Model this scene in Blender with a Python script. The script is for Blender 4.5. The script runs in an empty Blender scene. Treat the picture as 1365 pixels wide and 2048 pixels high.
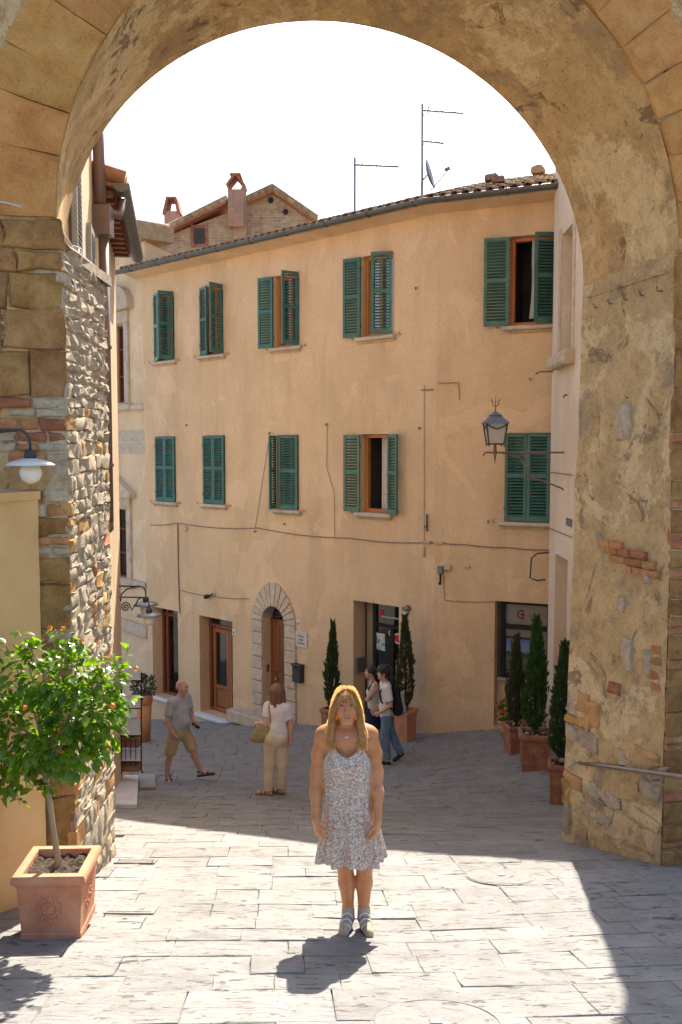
import bpy, math, random
import numpy as np
from mathutils import Vector, Matrix, noise

sc = bpy.context.scene
COL = sc.collection
PI = math.pi

# ------------------------------------------------------------------ camera, sky, sun, exposure
F, CX, CY, CZ = 1800.0, 682.5, 1024.0, 6.0
PITCH = math.atan(124.0 / F)
cam_data = bpy.data.cameras.new("camera")
cam_data.sensor_fit = 'VERTICAL'
cam_data.sensor_height = 36.0
cam_data.lens = F / 2048.0 * 36.0
cam_data.clip_end = 500
cam = bpy.data.objects.new("camera", cam_data)
COL.objects.link(cam)
cam.location = (0, 0, CZ)
cam.rotation_euler = (PI / 2 - PITCH, 0, 0)
sc.camera = cam

SUN_EL, SUN_AZ = math.radians(46.5), math.radians(11.2)      # azimuth: degrees to the right of +Y
world = bpy.data.worlds.new("World")
sc.world = world
world.use_nodes = True
wn = world.node_tree
wn.nodes.clear()
w_out = wn.nodes.new("ShaderNodeOutputWorld")
w_bg = wn.nodes.new("ShaderNodeBackground")
w_sky = wn.nodes.new("ShaderNodeTexSky")
w_sky.sky_type = 'NISHITA'
w_sky.sun_disc = False
w_sky.sun_elevation = SUN_EL
w_sky.sun_rotation = SUN_AZ
w_sky.air_density = 1.0
w_sky.dust_density = 2.2
w_sky.ozone_density = 1.0
w_bg.inputs[1].default_value = 0.125
wn.links.new(w_sky.outputs[0], w_bg.inputs[0])
wn.links.new(w_bg.outputs[0], w_out.inputs[0])

sun_data = bpy.data.lights.new("sun", 'SUN')
sun_data.energy = 4.6
sun_data.angle = math.radians(0.55)
sun_data.color = (1.0, 0.93, 0.82)
sun = bpy.data.objects.new("sun", sun_data)
COL.objects.link(sun)
sun_dir = Vector((math.sin(SUN_AZ) * math.cos(SUN_EL), math.cos(SUN_AZ) * math.cos(SUN_EL), math.sin(SUN_EL)))
sun.rotation_euler = sun_dir.to_track_quat('Z', 'Y').to_euler()
sun.location = (3, 12, 25)

sc.view_settings.view_transform = 'Standard'
sc.view_settings.look = 'None'
sc.view_settings.gamma = 1.0
sc.view_settings.exposure = 1.40
sc.view_settings.use_curve_mapping = False
sc.cycles.use_denoising = True
sc.cycles.max_bounces = 10
sc.cycles.diffuse_bounces = 7
sc.cycles.transparent_max_bounces = 12
sc.cycles.sample_clamp_indirect = 8.0

# ------------------------------------------------------------------ pixel helpers (photo pixels -> rays)
def ray(px, py):
    a, b = (px - CX) / F, -(py - CY) / F
    c, s = math.cos(PITCH), math.sin(PITCH)
    return Vector((a, c + b * s, -s + b * c))

def at(px, py, Y):
    d = ray(px, py)
    t = Y / d.y
    return Vector((d.x * t, Y, CZ + d.z * t))

# ------------------------------------------------------------------ ground height
def _line_depth(px, a, b):
    (p0, y0), (p1, y1) = a, b
    return 1.0 / (1 / y0 + (1 / y1 - 1 / y0) * (px - p0) / (p1 - p0))

FA0, FA1, FB1 = (290, 23.0), (872, 16.83), (1112, 15.95)       # main facade: photo column and depth of its corners
_cp = []
for x in (-9, -3, 0, 3, 9):
    for y in (-8, 0, 3, 6, 8.5):
        _cp.append((x, y, CZ - 1.75 - 0.247 * y))
for px, py, Y in [(712, 1863, 6.06), (540, 1590, 13.0), (365, 1560, 14.65), (775, 1530, 15.5), (1115, 1603, 12.5),
                  (1075, 1533, 13.9), (1035, 1503, 14.8), (238, 1560, 14.3), (300, 1470, 19.5)]:
    p = at(px, py, Y)
    _cp.append((p.x, p.y, p.z))
for px, py in [(300, 1440), (450, 1444), (600, 1448), (750, 1461), (868, 1466)]:
    p = at(px, py, _line_depth(px, FA0, FA1))
    _cp.append((p.x, p.y, p.z))
for px, py in [(985, 1457), (1090, 1451)]:
    p = at(px, py, _line_depth(px, FA1, FB1))
    _cp.append((p.x, p.y, p.z))
_cp += [(-10, 25, CZ - 7.9), (-16, 34, CZ - 9.5), (7, 16, CZ - 4.9), (8, 12, CZ - 4.7), (14, 22, CZ - 5), (0, 34, CZ - 7)]
_cp = np.array(_cp, float)

def _tps(r2):
    return 0.5 * r2 * np.log(r2 + 1e-9)
_n = len(_cp)
_K = _tps(((_cp[:, None, :2] - _cp[None, :, :2]) ** 2).sum(-1)) + np.eye(_n) * 0.4
_P = np.c_[np.ones(_n), _cp[:, :2]]
_sol = np.linalg.solve(np.r_[np.c_[_K, _P], np.c_[_P.T, np.zeros((3, 3))]], np.r_[_cp[:, 2], np.zeros(3)])

def Gn(X, Y):
    X, Y = np.asarray(X, float), np.asarray(Y, float)
    r2 = (X[..., None] - _cp[:, 0]) ** 2 + (Y[..., None] - _cp[:, 1]) ** 2
    return _tps(r2) @ _sol[:_n] + _sol[_n] + _sol[_n + 1] * X + _sol[_n + 2] * Y

def G(x, y):
    return float(Gn(x, y))

def on_ground(px, py):
    d = ray(px, py)
    t0, t1 = 1.0, 40.0
    prev = t0
    t = t0
    while t < t1:
        if CZ + d.z * t < G(d.x * t, d.y * t):
            break
        prev = t
        t += 0.25
    for _ in range(30):
        m = 0.5 * (prev + t)
        if CZ + d.z * m < G(d.x * m, d.y * m):
            t = m
        else:
            prev = m
    return Vector((d.x * t, d.y * t, CZ + d.z * t))

# ------------------------------------------------------------------ vertical wall frames
class Wall:
    def __init__(self, p0, p1):
        self.p0 = Vector((p0[0], p0[1]))
        u = Vector((p1[0], p1[1])) - self.p0
        self.len = u.length
        self.u = u / self.len
        n = Vector((self.u.y, -self.u.x))
        if n.dot(-self.p0) < 0:
            n = -n
        self.n = n
    def __call__(self, s, h, d=0.0):
        p = self.p0 + self.u * s + self.n * d
        return Vector((p.x, p.y, h))
    def pix(self, px, py, d=0.0):
        r = ray(px, py)
        o = self.p0 + self.n * d
        den = r.x * self.n.x + r.y * self.n.y
        t = (o.x * self.n.x + o.y * self.n.y) / den
        q = Vector((r.x * t, r.y * t)) - o
        return q.dot(self.u), CZ + r.z * t

# ------------------------------------------------------------------ mesh builder
class MB:
    def __init__(self):
        self.v, self.f = [], []
    def add(self, vs, fs):
        o = len(self.v)
        self.v += [Vector(p) for p in vs]
        self.f += [tuple(o + i for i in f) for f in fs]
        return self
    def quad(self, a, b, c, d):
        return self.add([a, b, c, d], [(0, 1, 2, 3)])
    def hexa(self, p):          # p: 4 bottom + 4 top points
        return self.add(p, [(3, 2, 1, 0), (4, 5, 6, 7), (0, 1, 5, 4), (1, 2, 6, 5), (2, 3, 7, 6), (3, 0, 4, 7)])
    def box(self, fr, s0, s1, h0, h1, d0, d1):
        return self.hexa([fr(s0, h0, d0), fr(s1, h0, d0), fr(s1, h0, d1), fr(s0, h0, d1),
                          fr(s0, h1, d0), fr(s1, h1, d0), fr(s1, h1, d1), fr(s0, h1, d1)])
    def bbox(self, fr, s0, s1, h0, h1, d0, d1, c=0.01):     # box with a chamfered outer (d1) face
        b = [fr(s0, h0, d0), fr(s1, h0, d0), fr(s1, h1, d0), fr(s0, h1, d0)]
        m = [fr(s0, h0, d1 - c), fr(s1, h0, d1 - c), fr(s1, h1, d1 - c), fr(s0, h1, d1 - c)]
        t = [fr(s0 + c, h0 + c, d1), fr(s1 - c, h0 + c, d1), fr(s1 - c, h1 - c, d1), fr(s0 + c, h1 - c, d1)]
        fs = [(8, 9, 10, 11), (3, 2, 1, 0)]
        for i in range(4):
            j = (i + 1) % 4
            fs += [(i, j, 4 + j, 4 + i), (4 + i, 4 + j, 8 + j, 8 + i)]
        return self.add(b + m + t, fs)
    def stone(self, fr, s0, s1, h0, h1, d, c, rng, jit=0.006, back=0.03):   # rough block, 40 triangles
        ps = [(0, 0), (.5, 0), (1, 0), (1, .5), (1, 1), (.5, 1), (0, 1), (0, .5)]
        w, hh = s1 - s0, h1 - h0
        J = lambda k=1.0: rng.uniform(-jit, jit) * k
        rim = [(s0 + a * w + J(), h0 + b * hh + J()) for a, b in ps]
        vs = [fr(x, y, -back) for x, y in rim]
        vs += [fr(x + J(.3), y + J(.3), d - c + J(.6)) for x, y in rim]
        cx, cy = (s0 + s1) / 2, (h0 + h1) / 2
        kx, ky = max(0.2, 1 - 2 * c / w), max(0.2, 1 - 2 * c / hh)
        vs += [fr(cx + (x - cx) * kx + J(.5), cy + (y - cy) * ky + J(.5), d + J(1.0)) for x, y in rim]
        vs.append(fr(cx + J(3), cy + J(3), d + J(1.6)))
        fs = []
        for i in range(8):
            j = (i + 1) % 8
            fs += [(i, j, 8 + j, 8 + i), (8 + i, 8 + j, 16 + j, 16 + i), (16 + i, 16 + j, 24)]
        return self.add(vs, fs)
    def tube(self, pts, r, n=8, cap=True, flat=1.0):
        pts = [Vector(p) for p in pts]
        m = len(pts)
        rs = r if isinstance(r, (list, tuple)) else [r] * m
        vs = []
        up = None
        for i, p in enumerate(pts):
            t = (pts[min(i + 1, m - 1)] - pts[max(i - 1, 0)])
            t = t.normalized() if t.length > 1e-9 else Vector((0, 0, 1))
            if up is None:
                a = Vector((0, 0, 1)) if abs(t.z) < 0.9 else Vector((1, 0, 0))
                up = (a - t * a.dot(t)).normalized()
            else:
                up = up - t * up.dot(t)
                up = up.normalized() if up.length > 1e-6 else t.orthogonal().normalized()
            sd = t.cross(up)
            for k in range(n):
                an = 2 * PI * k / n
                vs.append(p + (up * math.cos(an) + sd * math.sin(an) * flat) * rs[i])
        fs = []
        for i in range(m - 1):
            for k in range(n):
                l = (k + 1) % n
                fs.append((i * n + k, i * n + l, (i + 1) * n + l, (i + 1) * n + k))
        if cap:
            fs.append(tuple(range(n - 1, -1, -1)))
            fs.append(tuple((m - 1) * n + k for k in range(n)))
        return self.add(vs, fs)
    def lathe(self, prof, c, n=20, axis=None, e1=None, cap=True):   # prof: (radius, height along axis)
        c = Vector(c)
        ax = Vector(axis).normalized() if axis else Vector((0, 0, 1))
        x = Vector(e1).normalized() if e1 else ax.orthogonal().normalized()
        y = ax.cross(x)
        vs, fs = [], []
        for r, h in prof:
            for k in range(n):
                a = 2 * PI * k / n
                vs.append(c + ax * h + (x * math.cos(a) + y * math.sin(a)) * r)
        for i in range(len(prof) - 1):
            for k in range(n):
                l = (k + 1) % n
                fs.append((i * n + k, i * n + l, (i + 1) * n + l, (i + 1) * n + k))
        if cap:
            fs.append(tuple(range(n - 1, -1, -1)))
            fs.append(tuple((len(prof) - 1) * n + k for k in range(n)))
        return self.add(vs, fs)
    def ball(self, c, r, n=12, m=8):
        r = (r, r, r) if isinstance(r, (int, float)) else r
        vs, fs = [], []
        for i in range(m + 1):
            t = PI * i / m
            for k in range(n):
                a = 2 * PI * k / n
                vs.append(Vector(c) + Vector((r[0] * math.sin(t) * math.cos(a), r[1] * math.sin(t) * math.sin(a), r[2] * math.cos(t))))
        for i in range(m):
            for k in range(n):
                l = (k + 1) % n
                fs.append((i * n + k, (i + 1) * n + k, (i + 1) * n + l, i * n + l))
        return self.add(vs, fs)
    def grid(self, fn, nu, nv):
        vs = [fn(i / nu, j / nv) for j in range(nv + 1) for i in range(nu + 1)]
        w = nu + 1
        fs = [(j * w + i, j * w + i + 1, (j + 1) * w + i + 1, (j + 1) * w + i) for j in range(nv) for i in range(nu)]
        return self.add(vs, fs)
    def prism(self, poly, off):      # closed polygon of points, extruded by vector off
        n = len(poly)
        poly = [Vector(p) for p in poly]
        off = Vector(off)
        return self.add(poly + [p + off for p in poly],
                        [tuple(range(n - 1, -1, -1)), tuple(n + i for i in range(n))] +
                        [(i, (i + 1) % n, n + (i + 1) % n, n + i) for i in range(n)])
    def build(self, name, mat, parent=None, smooth=False, fix=True):
        loc = Vector((0, 0, 0))
        if parent is not None:
            loc = Vector(parent["_loc"])
        elif self.v:
            xs, ys, zs = [p.x for p in self.v], [p.y for p in self.v], [p.z for p in self.v]
            loc = Vector(((min(xs) + max(xs)) / 2, (min(ys) + max(ys)) / 2, min(zs)))
        me = bpy.data.meshes.new(name)
        me.from_pydata([tuple(p - loc) for p in self.v], [], self.f)
        if fix:
            import bmesh
            bm = bmesh.new()
            bm.from_mesh(me)
            bmesh.ops.recalc_face_normals(bm, faces=bm.faces)
            bm.to_mesh(me)
            bm.free()
        if mat:
            me.materials.append(mat)
        if smooth:
            me.polygons.foreach_set("use_smooth", [True] * len(me.polygons))
        return link(name, me, parent, loc)

def link(name, me, parent, loc):
    o = bpy.data.objects.new(name, me)
    COL.objects.link(o)
    if parent is not None:
        o.parent = parent
    else:
        o.location = loc
    o["_loc"] = tuple(loc)
    return o

def thing(name, label, cat, loc, group=None):
    o = bpy.data.objects.new(name, None)
    o.empty_display_size = 0.2
    COL.objects.link(o)
    o.location = loc
    o["_loc"] = tuple(loc)
    o["label"] = label
    o["category"] = cat
    if group:
        o["group"] = group
    return o

def tag(o, label, cat, group=None):
    o["label"] = label
    o["category"] = cat
    if group:
        o["group"] = group
    return o

def structure(o):
    o["kind"] = "structure"
    return o

def sm(o, angle=40):     # smooth shading with sharp edges kept
    me = o.data
    me.polygons.foreach_set("use_smooth", [True] * len(me.polygons))
    try:
        me.set_sharp_from_angle(angle=math.radians(angle))
    except Exception:
        pass
    return o

# ------------------------------------------------------------------ materials
def S(r, g, b):
    f = lambda c: (c / 255 / 12.92) if c / 255 <= 0.04045 else ((c / 255 + 0.055) / 1.055) ** 2.4
    return (f(r), f(g), f(b))

MATS = {}
class NT:
    def __init__(self, name):
        self.m = bpy.data.materials.new(name)
        self.m.use_nodes = True
        self.t = self.m.node_tree
        self.b = self.t.nodes["Principled BSDF"]
        self.out = self.t.nodes["Material Output"]
        self.tc = self.n("ShaderNodeTexCoord")
        MATS[name] = self.m
    def n(self, kind, **kw):
        x = self.t.nodes.new(kind)
        for k, v in kw.items():
            setattr(x, k, v)
        return x
    def l(self, a, b):
        self.t.links.new(a, b)
    def coords(self, scale=(1, 1, 1), rot=(0, 0, 0), loc=(0, 0, 0), src="Object"):
        mp = self.n("ShaderNodeMapping")
        mp.inputs["Scale"].default_value = scale
        mp.inputs["Rotation"].default_value = rot
        mp.inputs["Location"].default_value = loc
        self.l(self.tc.outputs[src], mp.inputs[0])
        return mp.outputs[0]
    def noise(self, vec, scale, detail=6, rough=0.6, dist=0.0):
        x = self.n("ShaderNodeTexNoise")
        x.inputs["Scale"].default_value = scale
        x.inputs["Detail"].default_value = detail
        x.inputs["Roughness"].default_value = rough
        x.inputs["Distortion"].default_value = dist
        if vec is not None:
            self.l(vec, x.inputs["Vector"])
        return x.outputs[0]
    def ramp(self, fac, stops, interp='LINEAR'):
        x = self.n("ShaderNodeValToRGB")
        x.color_ramp.interpolation = interp
        e = x.color_ramp.elements
        while len(e) < len(stops):
            e.new(0.5)
        for i, (p, c) in enumerate(stops):
            e[i].position = p
            e[i].color = (c, c, c, 1) if isinstance(c, (int, float)) else (c[0], c[1], c[2], 1)
        self.l(fac, x.inputs[0])
        return x.outputs[0]
    def mix(self, fac, a, b, mode='MIX'):
        x = self.n("ShaderNodeMixRGB", blend_type=mode)
        for v, i in ((fac, 0), (a, 1), (b, 2)):
            if hasattr(v, "is_linked"):
                self.l(v, x.inputs[i])
            elif isinstance(v, (int, float)):
                x.inputs[i].default_value = v if i == 0 else (v, v, v, 1)
            else:
                x.inputs[i].default_value = (v[0], v[1], v[2], 1)
        return x.outputs[0]
    def math(self, op, a, b=0.0):
        x = self.n("ShaderNodeMath", operation=op)
        for v, i in ((a, 0), (b, 1)):
            if hasattr(v, "is_linked"):
                self.l(v, x.inputs[i])
            else:
                x.inputs[i].default_value = v
        return x.outputs[0]
    def bump(self, h, strength=0.5, dist=0.01, prev=None):
        x = self.n("ShaderNodeBump")
        x.inputs["Strength"].default_value = strength
        x.inputs["Distance"].default_value = dist
        self.l(h, x.inputs["Height"])
        if prev is not None:
            self.l(prev, x.inputs["Normal"])
        return x.outputs[0]
    def rand(self, col, amt=0.3, hue=0.02):      # value / hue changed per object
        oi = self.n("ShaderNodeObjectInfo")
        hs = self.n("ShaderNodeHueSaturation")
        self.l(self.math('ADD', self.math('MULTIPLY', oi.outputs["Random"], amt), 1 - amt / 2), hs.inputs["Value"])
        r2 = self.math('FRACT', self.math('MULTIPLY', oi.outputs["Random"], 17.31))
        self.l(self.math('ADD', self.math('MULTIPLY', r2, hue), 0.5 - hue / 2), hs.inputs["Hue"])
        self.l(col, hs.inputs["Color"])
        return hs.outputs[0]
    def done(self, col=None, rough=0.85, normal=None, spec=0.3, metal=0.0):
        if col is not None:
            if hasattr(col, "is_linked"):
                self.l(col, self.b.inputs["Base Color"])
            else:
                self.b.inputs["Base Color"].default_value = (col[0], col[1], col[2], 1)
        if hasattr(rough, "is_linked"):
            self.l(rough, self.b.inputs["Roughness"])
        else:
            self.b.inputs["Roughness"].default_value = rough
        self.b.inputs["Specular IOR Level"].default_value = spec
        self.b.inputs["Metallic"].default_value = metal
        if normal is not None:
            self.l(normal, self.b.inputs["Normal"])
        return self.m

def mk(name, cols, scale=4, rough=0.85, bump=0.4, bscale=45, bdist=0.006, rand=0.0, hue=0.02, stretch=(1, 1, 1), spec=0.3, metal=0.0, detail=7, spread=0.22):
    t = NT(name)
    v = t.coords(stretch)
    nz = t.noise(v, scale, detail, 0.62)
    k = len(cols)
    if k == 1:
        cols = [tuple(c * 0.85 for c in cols[0]), cols[0], tuple(min(1, c * 1.13) for c in cols[0])]
        k = 3
    st = [(0.5 - spread + 2 * spread * i / (k - 1), c) for i, c in enumerate(cols)]
    c = t.ramp(nz, st)
    if rand:
        c = t.rand(c, rand, hue)
    nrm = t.bump(t.noise(v, bscale, 5, 0.65), bump, bdist) if bump else None
    return t.done(c, rough, nrm, spec, metal)
# ------------------------------------------------------------------ shared materials
def plaster_patchy(name, base, light, dark, brown, sc1=1.1, seed=0.0):
    t = NT(name)
    v = t.coords((1, 1, 1), loc=(seed, seed * 1.7, seed * 0.3))
    n1 = t.noise(v, sc1, 9, 0.68, 0.6)
    c = t.ramp(t.noise(v, 2.6, 8, 0.6), [(0.3, tuple(x * 0.86 for x in base)), (0.7, tuple(min(1, x * 1.12) for x in base))])
    m1 = t.ramp(n1, [(0.52, 0.0), (0.545, 1.0)])
    c = t.mix(m1, c, light)
    n2 = t.noise(t.coords((1, 1, 1), loc=(seed + 7, 3, 1)), sc1 * 1.35, 9, 0.7, 0.4)
    m2 = t.ramp(n2, [(0.55, 0.0), (0.6, 0.9)])
    c = t.mix(m2, c, dark)
    n3 = t.noise(t.coords((1, 1, 1), loc=(2, seed + 13, 5)), sc1 * 2.1, 10, 0.75, 0.8)
    m3 = t.ramp(n3, [(0.575, 0.0), (0.605, 0.9)])
    c = t.mix(m3, c, brown)
    sp = t.ramp(t.noise(v, 38, 6, 0.7), [(0.30, 0.45), (0.45, 1.0)])
    c = t.mix(1.0, c, sp, 'MULTIPLY')
    mid = t.ramp(t.noise(t.coords((1, 1, 1), loc=(1, 2, seed)), 6.5, 10, 0.78, 0.3), [(0.33, 0.70), (0.5, 1.0), (0.68, 1.16)])
    c = t.mix(1.0, c, mid, 'MULTIPLY')
    h = t.math('ADD', t.math('MULTIPLY', m1, 0.5), t.math('MULTIPLY', m3, -0.8))
    nr = t.bump(h, 0.6, 0.012)
    nr = t.bump(t.noise(v, 14, 10, 0.75), 0.9, 0.035, nr)
    nr = t.bump(t.noise(v, 90, 4, 0.7), 0.35, 0.005, nr)
    return t.done(c, 0.92, nr, 0.15)

M_SOFFIT = plaster_patchy("soffit_plaster", (0.60, 0.385, 0.17), (0.72, 0.51, 0.26), (0.44, 0.285, 0.14), (0.25, 0.15, 0.08), 0.9, 0.0)
M_JAMB = plaster_patchy("jamb_plaster", (0.55, 0.385, 0.195), (0.67, 0.50, 0.28), (0.38, 0.29, 0.185), (0.29, 0.20, 0.12), 1.2, 4.0)
M_FRONT = plaster_patchy("front_plaster", (0.56, 0.36, 0.165), (0.66, 0.46, 0.24), (0.40, 0.25, 0.12), (0.22, 0.13, 0.065), 1.0, 9.0)

def rock(name, cols, rand=0.45, hue=0.03, sc1=7, bs=32, bd=0.016, stretch=(1, 1, 1)):
    t = NT(name)
    v = t.coords(stretch)
    k = len(cols)
    c = t.ramp(t.noise(v, sc1, 9, 0.7, 0.4), [(0.28 + 0.44 * i / (k - 1), x) for i, x in enumerate(cols)])
    c = t.rand(c, rand, hue)
    sp = t.ramp(t.noise(v, 60, 6, 0.7), [(0.32, 0.55), (0.48, 1.0)])
    c = t.mix(0.8, c, sp, 'MULTIPLY')
    nr = t.bump(t.noise(v, bs, 9, 0.72), 0.8, bd)
    return t.done(c, 0.93, nr, 0.15)
M_VOUSS = rock("orange_sandstone", [(0.34, 0.155, 0.045), (0.50, 0.245, 0.075), (0.58, 0.33, 0.125)], 0.22, 0.012, 3.5, 30, 0.012)
M_STONE_Y = rock("yellow_sandstone", [(0.32, 0.175, 0.062), (0.48, 0.275, 0.11), (0.58, 0.375, 0.175)], 0.3, 0.014, 5, 26, 0.016)
M_STONE_G = rock("pale_rubble", [(0.33, 0.26, 0.175), (0.49, 0.40, 0.285), (0.63, 0.54, 0.40)], 0.24, 0.02, 11, 26, 0.04)
M_STONE_O = rock("brown_eroded_sandstone", [(0.19, 0.095, 0.035), (0.38, 0.205, 0.075), (0.53, 0.32, 0.135)], 0.35, 0.014, 5, 18, 0.04)
M_BRICK = rock("red_brick", [(0.27, 0.115, 0.055), (0.42, 0.185, 0.085), (0.50, 0.28, 0.15)], 0.5, 0.03, 9, 45, 0.008)
M_MORTAR = rock("lime_mortar", [(0.37, 0.285, 0.185), (0.52, 0.415, 0.28), (0.62, 0.52, 0.37)], 0.15, 0.01, 9, 24, 0.035)
M_TERRA = mk("terracotta", [(0.45, 0.18, 0.09), (0.55, 0.25, 0.135), (0.60, 0.33, 0.20)], 5, 0.85, 0.35, 60, 0.003, 0.12)
M_TERRA_D = mk("old_terracotta", [(0.20, 0.085, 0.05), (0.30, 0.13, 0.075), (0.40, 0.22, 0.14)], 6, 0.9, 0.4, 60, 0.003, 0.15)
M_SOIL = mk("soil", [(0.035, 0.022, 0.014), (0.09, 0.06, 0.04), (0.16, 0.12, 0.08)], 45, 0.95, 1.0, 60, 0.02)
M_IRON = mk("dark_iron", [(0.030, 0.030, 0.034), (0.06, 0.06, 0.065)], 14, 0.55, 0.2, 80, 0.002, spec=0.5, metal=0.3)
M_GREYMETAL = mk("grey_metal", [(0.16, 0.17, 0.18), (0.24, 0.25, 0.26)], 8, 0.45, 0.1, 60, 0.002, spec=0.5, metal=0.6)
M_RUST = mk("rusty_iron", [(0.10, 0.07, 0.055), (0.20, 0.14, 0.11), (0.27, 0.2, 0.16)], 20, 0.8, 0.4, 80, 0.002)
M_BLACK = mk("matt_black", [(0.012, 0.012, 0.013), (0.02, 0.02, 0.022)], 10, 0.5, 0.0)
M_WHITE = mk("white_marble", [(0.55, 0.54, 0.51), (0.68, 0.67, 0.64), (0.76, 0.75, 0.72)], 4, 0.55, 0.1, 40, 0.002)

def glassy(name, col=(0.012, 0.014, 0.016), rough=0.06):
    t = NT(name)
    return t.done(col, rough, None, 0.6)
M_PANE = glassy("window_glass")

# ------------------------------------------------------------------ paving
def paving_mat():
    t = NT("paving_stone")
    v = t.coords((1, 1, 1))
    warp = t.n("ShaderNodeVectorMath", operation='ADD')
    wn2 = t.n("ShaderNodeTexNoise")
    wn2.inputs["Scale"].default_value = 3.0
    t.l(v, wn2.inputs["Vector"])
    sc_ = t.n("ShaderNodeVectorMath", operation='SCALE')
    sc_.inputs["Scale"].default_value = 0.16
    t.l(wn2.outputs["Color"], sc_.inputs[0])
    t.l(v, warp.inputs[0])
    t.l(sc_.outputs[0], warp.inputs[1])
    def stretched(k, rot):
        mp = t.n("ShaderNodeMapping")
        mp.inputs["Scale"].default_value = (k, 1.0, 0.5)
        mp.inputs["Rotation"].default_value = (0, 0, math.radians(rot))
        t.l(warp.outputs[0], mp.inputs[0])
        return mp.outputs[0]
    c = t.ramp(t.noise(v, 4, 8, 0.65), [(0.3, (0.213, 0.202, 0.186)), (0.5, (0.262, 0.250, 0.231)), (0.72, (0.305, 0.292, 0.270))])
    c = t.rand(c, 0.16, 0.02)
    c = t.mix(0.6, c, t.ramp(t.noise(v, 55, 5, 0.7), [(0.3, 0.72), (0.55, 1.0)]), 'MULTIPLY')
    big = t.ramp(t.noise(v, 1.9, 3, 0.5), [(0.46, 0.0), (0.58, 1.0)])
    g1 = t.ramp(t.noise(stretched(0.14, -4), 40, 4, 0.55), [(0.38, 0.0), (0.48, 1.0)])       # chisel marks
    g2 = t.ramp(t.noise(stretched(0.36, 3), 9, 8, 0.7), [(0.345, 0.0), (0.372, 1.0)])       # cracks and flakes
    g3 = t.ramp(t.noise(stretched(0.34, -2), 24, 6, 0.66), [(0.372, 0.0), (0.402, 1.0)])
    c = t.mix(t.math('MULTIPLY', t.math('SUBTRACT', 1.0, g1), t.math('MULTIPLY', big, 0.42)), c, (0.16, 0.15, 0.14))
    c = t.mix(t.math('MULTIPLY', t.math('SUBTRACT', 1.0, g2), 0.85), c, (0.09, 0.08, 0.075))
    c = t.mix(t.math('MULTIPLY', t.math('SUBTRACT', 1.0, g3), 0.75), c, (0.10, 0.09, 0.085))
    nr = t.bump(t.math('MULTIPLY', g1, big), 0.6, 0.005)
    nr = t.bump(g2, 0.9, 0.010, nr)
    nr = t.bump(g3, 0.7, 0.006, nr)
    nr = t.bump(t.noise(t.coords((.6, 1, .6)), 14, 9, 0.7), 0.75, 0.018, nr)
    return t.done(c, 0.8, nr, 0.25)
M_PAVE = paving_mat()
M_JOINT = mk("joint_sand", [(0.15, 0.14, 0.125), (0.23, 0.215, 0.195), (0.31, 0.295, 0.27)], 9, 0.95, 0.6, 70, 0.008)

rng = random.Random(3)
def ground_sheet():
    xs = np.concatenate([np.linspace(-70, -9, 14)[:-1], np.linspace(-9, 9, 61), np.linspace(9, 70, 14)[1:]])
    ys = np.concatenate([np.linspace(-60, -4, 12)[:-1], np.linspace(-4, 28, 108), np.linspace(28, 110, 16)[1:]])
    X, Y = np.meshgrid(xs, ys)
    Xc, Yc = np.clip(X, -18, 18), np.clip(Y, -12, 36)
    Z = Gn(Xc, Yc) - 0.022
    b = MB()
    w = len(xs)
    b.v = [Vector((float(x), float(y), float(z))) for x, y, z in zip(X.ravel(), Y.ravel(), Z.ravel())]
    b.f = [(j * w + i, j * w + i + 1, (j + 1) * w + i + 1, (j + 1) * w + i) for j in range(len(ys) - 1) for i in range(w - 1)]
    o = b.build("ground", M_JOINT, None, True)
    return structure(o)
GROUND = ground_sheet()
GROUND["label"] = "stone paved street sloping down through the archway to the square"

RA = math.radians(4.0)
def slab_fr(p, q, d):
    x, y = p * math.cos(RA) - q * math.sin(RA), p * math.sin(RA) + q * math.cos(RA)
    return Vector((x, y, G(x, y) + d))

class PavFr:                      # paving frame with small tilt for one slab
    def __init__(self, dz, tx, ty, cx, cy):
        self.a = (dz, tx, ty, cx, cy)
    def __call__(self, p, q, d):
        dz, tx, ty, cx, cy = self.a
        v = slab_fr(p, q, d)
        v.z += dz + tx * (p - cx) + ty * (q - cy)
        return v

def clear_of_walls(x, y):
    if 6.0 < y < 9.3:
        return -2.45 < x < 3.2
    if 9.3 <= y < 14.6:
        return -2.5 - 0.19 * (y - 8.2) < x < 3.6
    return True

slabs = []
q = -4.0
while q < 24:
    dep = rng.choice([0.26, 0.30, 0.34, 0.38, 0.42, 0.46])
    p = -8.5 + rng.uniform(0, 0.6)
    while p < 8.5:
        ln = rng.uniform(0.30, 0.78)
        cx, cy = p + ln / 2, q + dep / 2
        x, y = cx * math.cos(RA) - cy * math.sin(RA), cx * math.sin(RA) + cy * math.cos(RA)
        beyond = (x - 1.79) * 0.675 + (y - 16.83) * 0.737 > 0.5 and y > 13
        if clear_of_walls(x, y) and not beyond and y > -4 and abs(x) < 3.2 + max(0, y) * 0.28:
            slabs.append((p, p + ln, q, q + dep, x, y))
        p += ln
    q += dep
def seen(sl):
    x, y = sl[4], sl[5]
    if y < 4.1 or abs(x) / y > 0.40:
        return False
    return True
vis = sorted([s for s in slabs if seen(s)], key=lambda s: s[5])[:300]
vis_set = set(id(s) for s in vis)
rest = MB()
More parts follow.
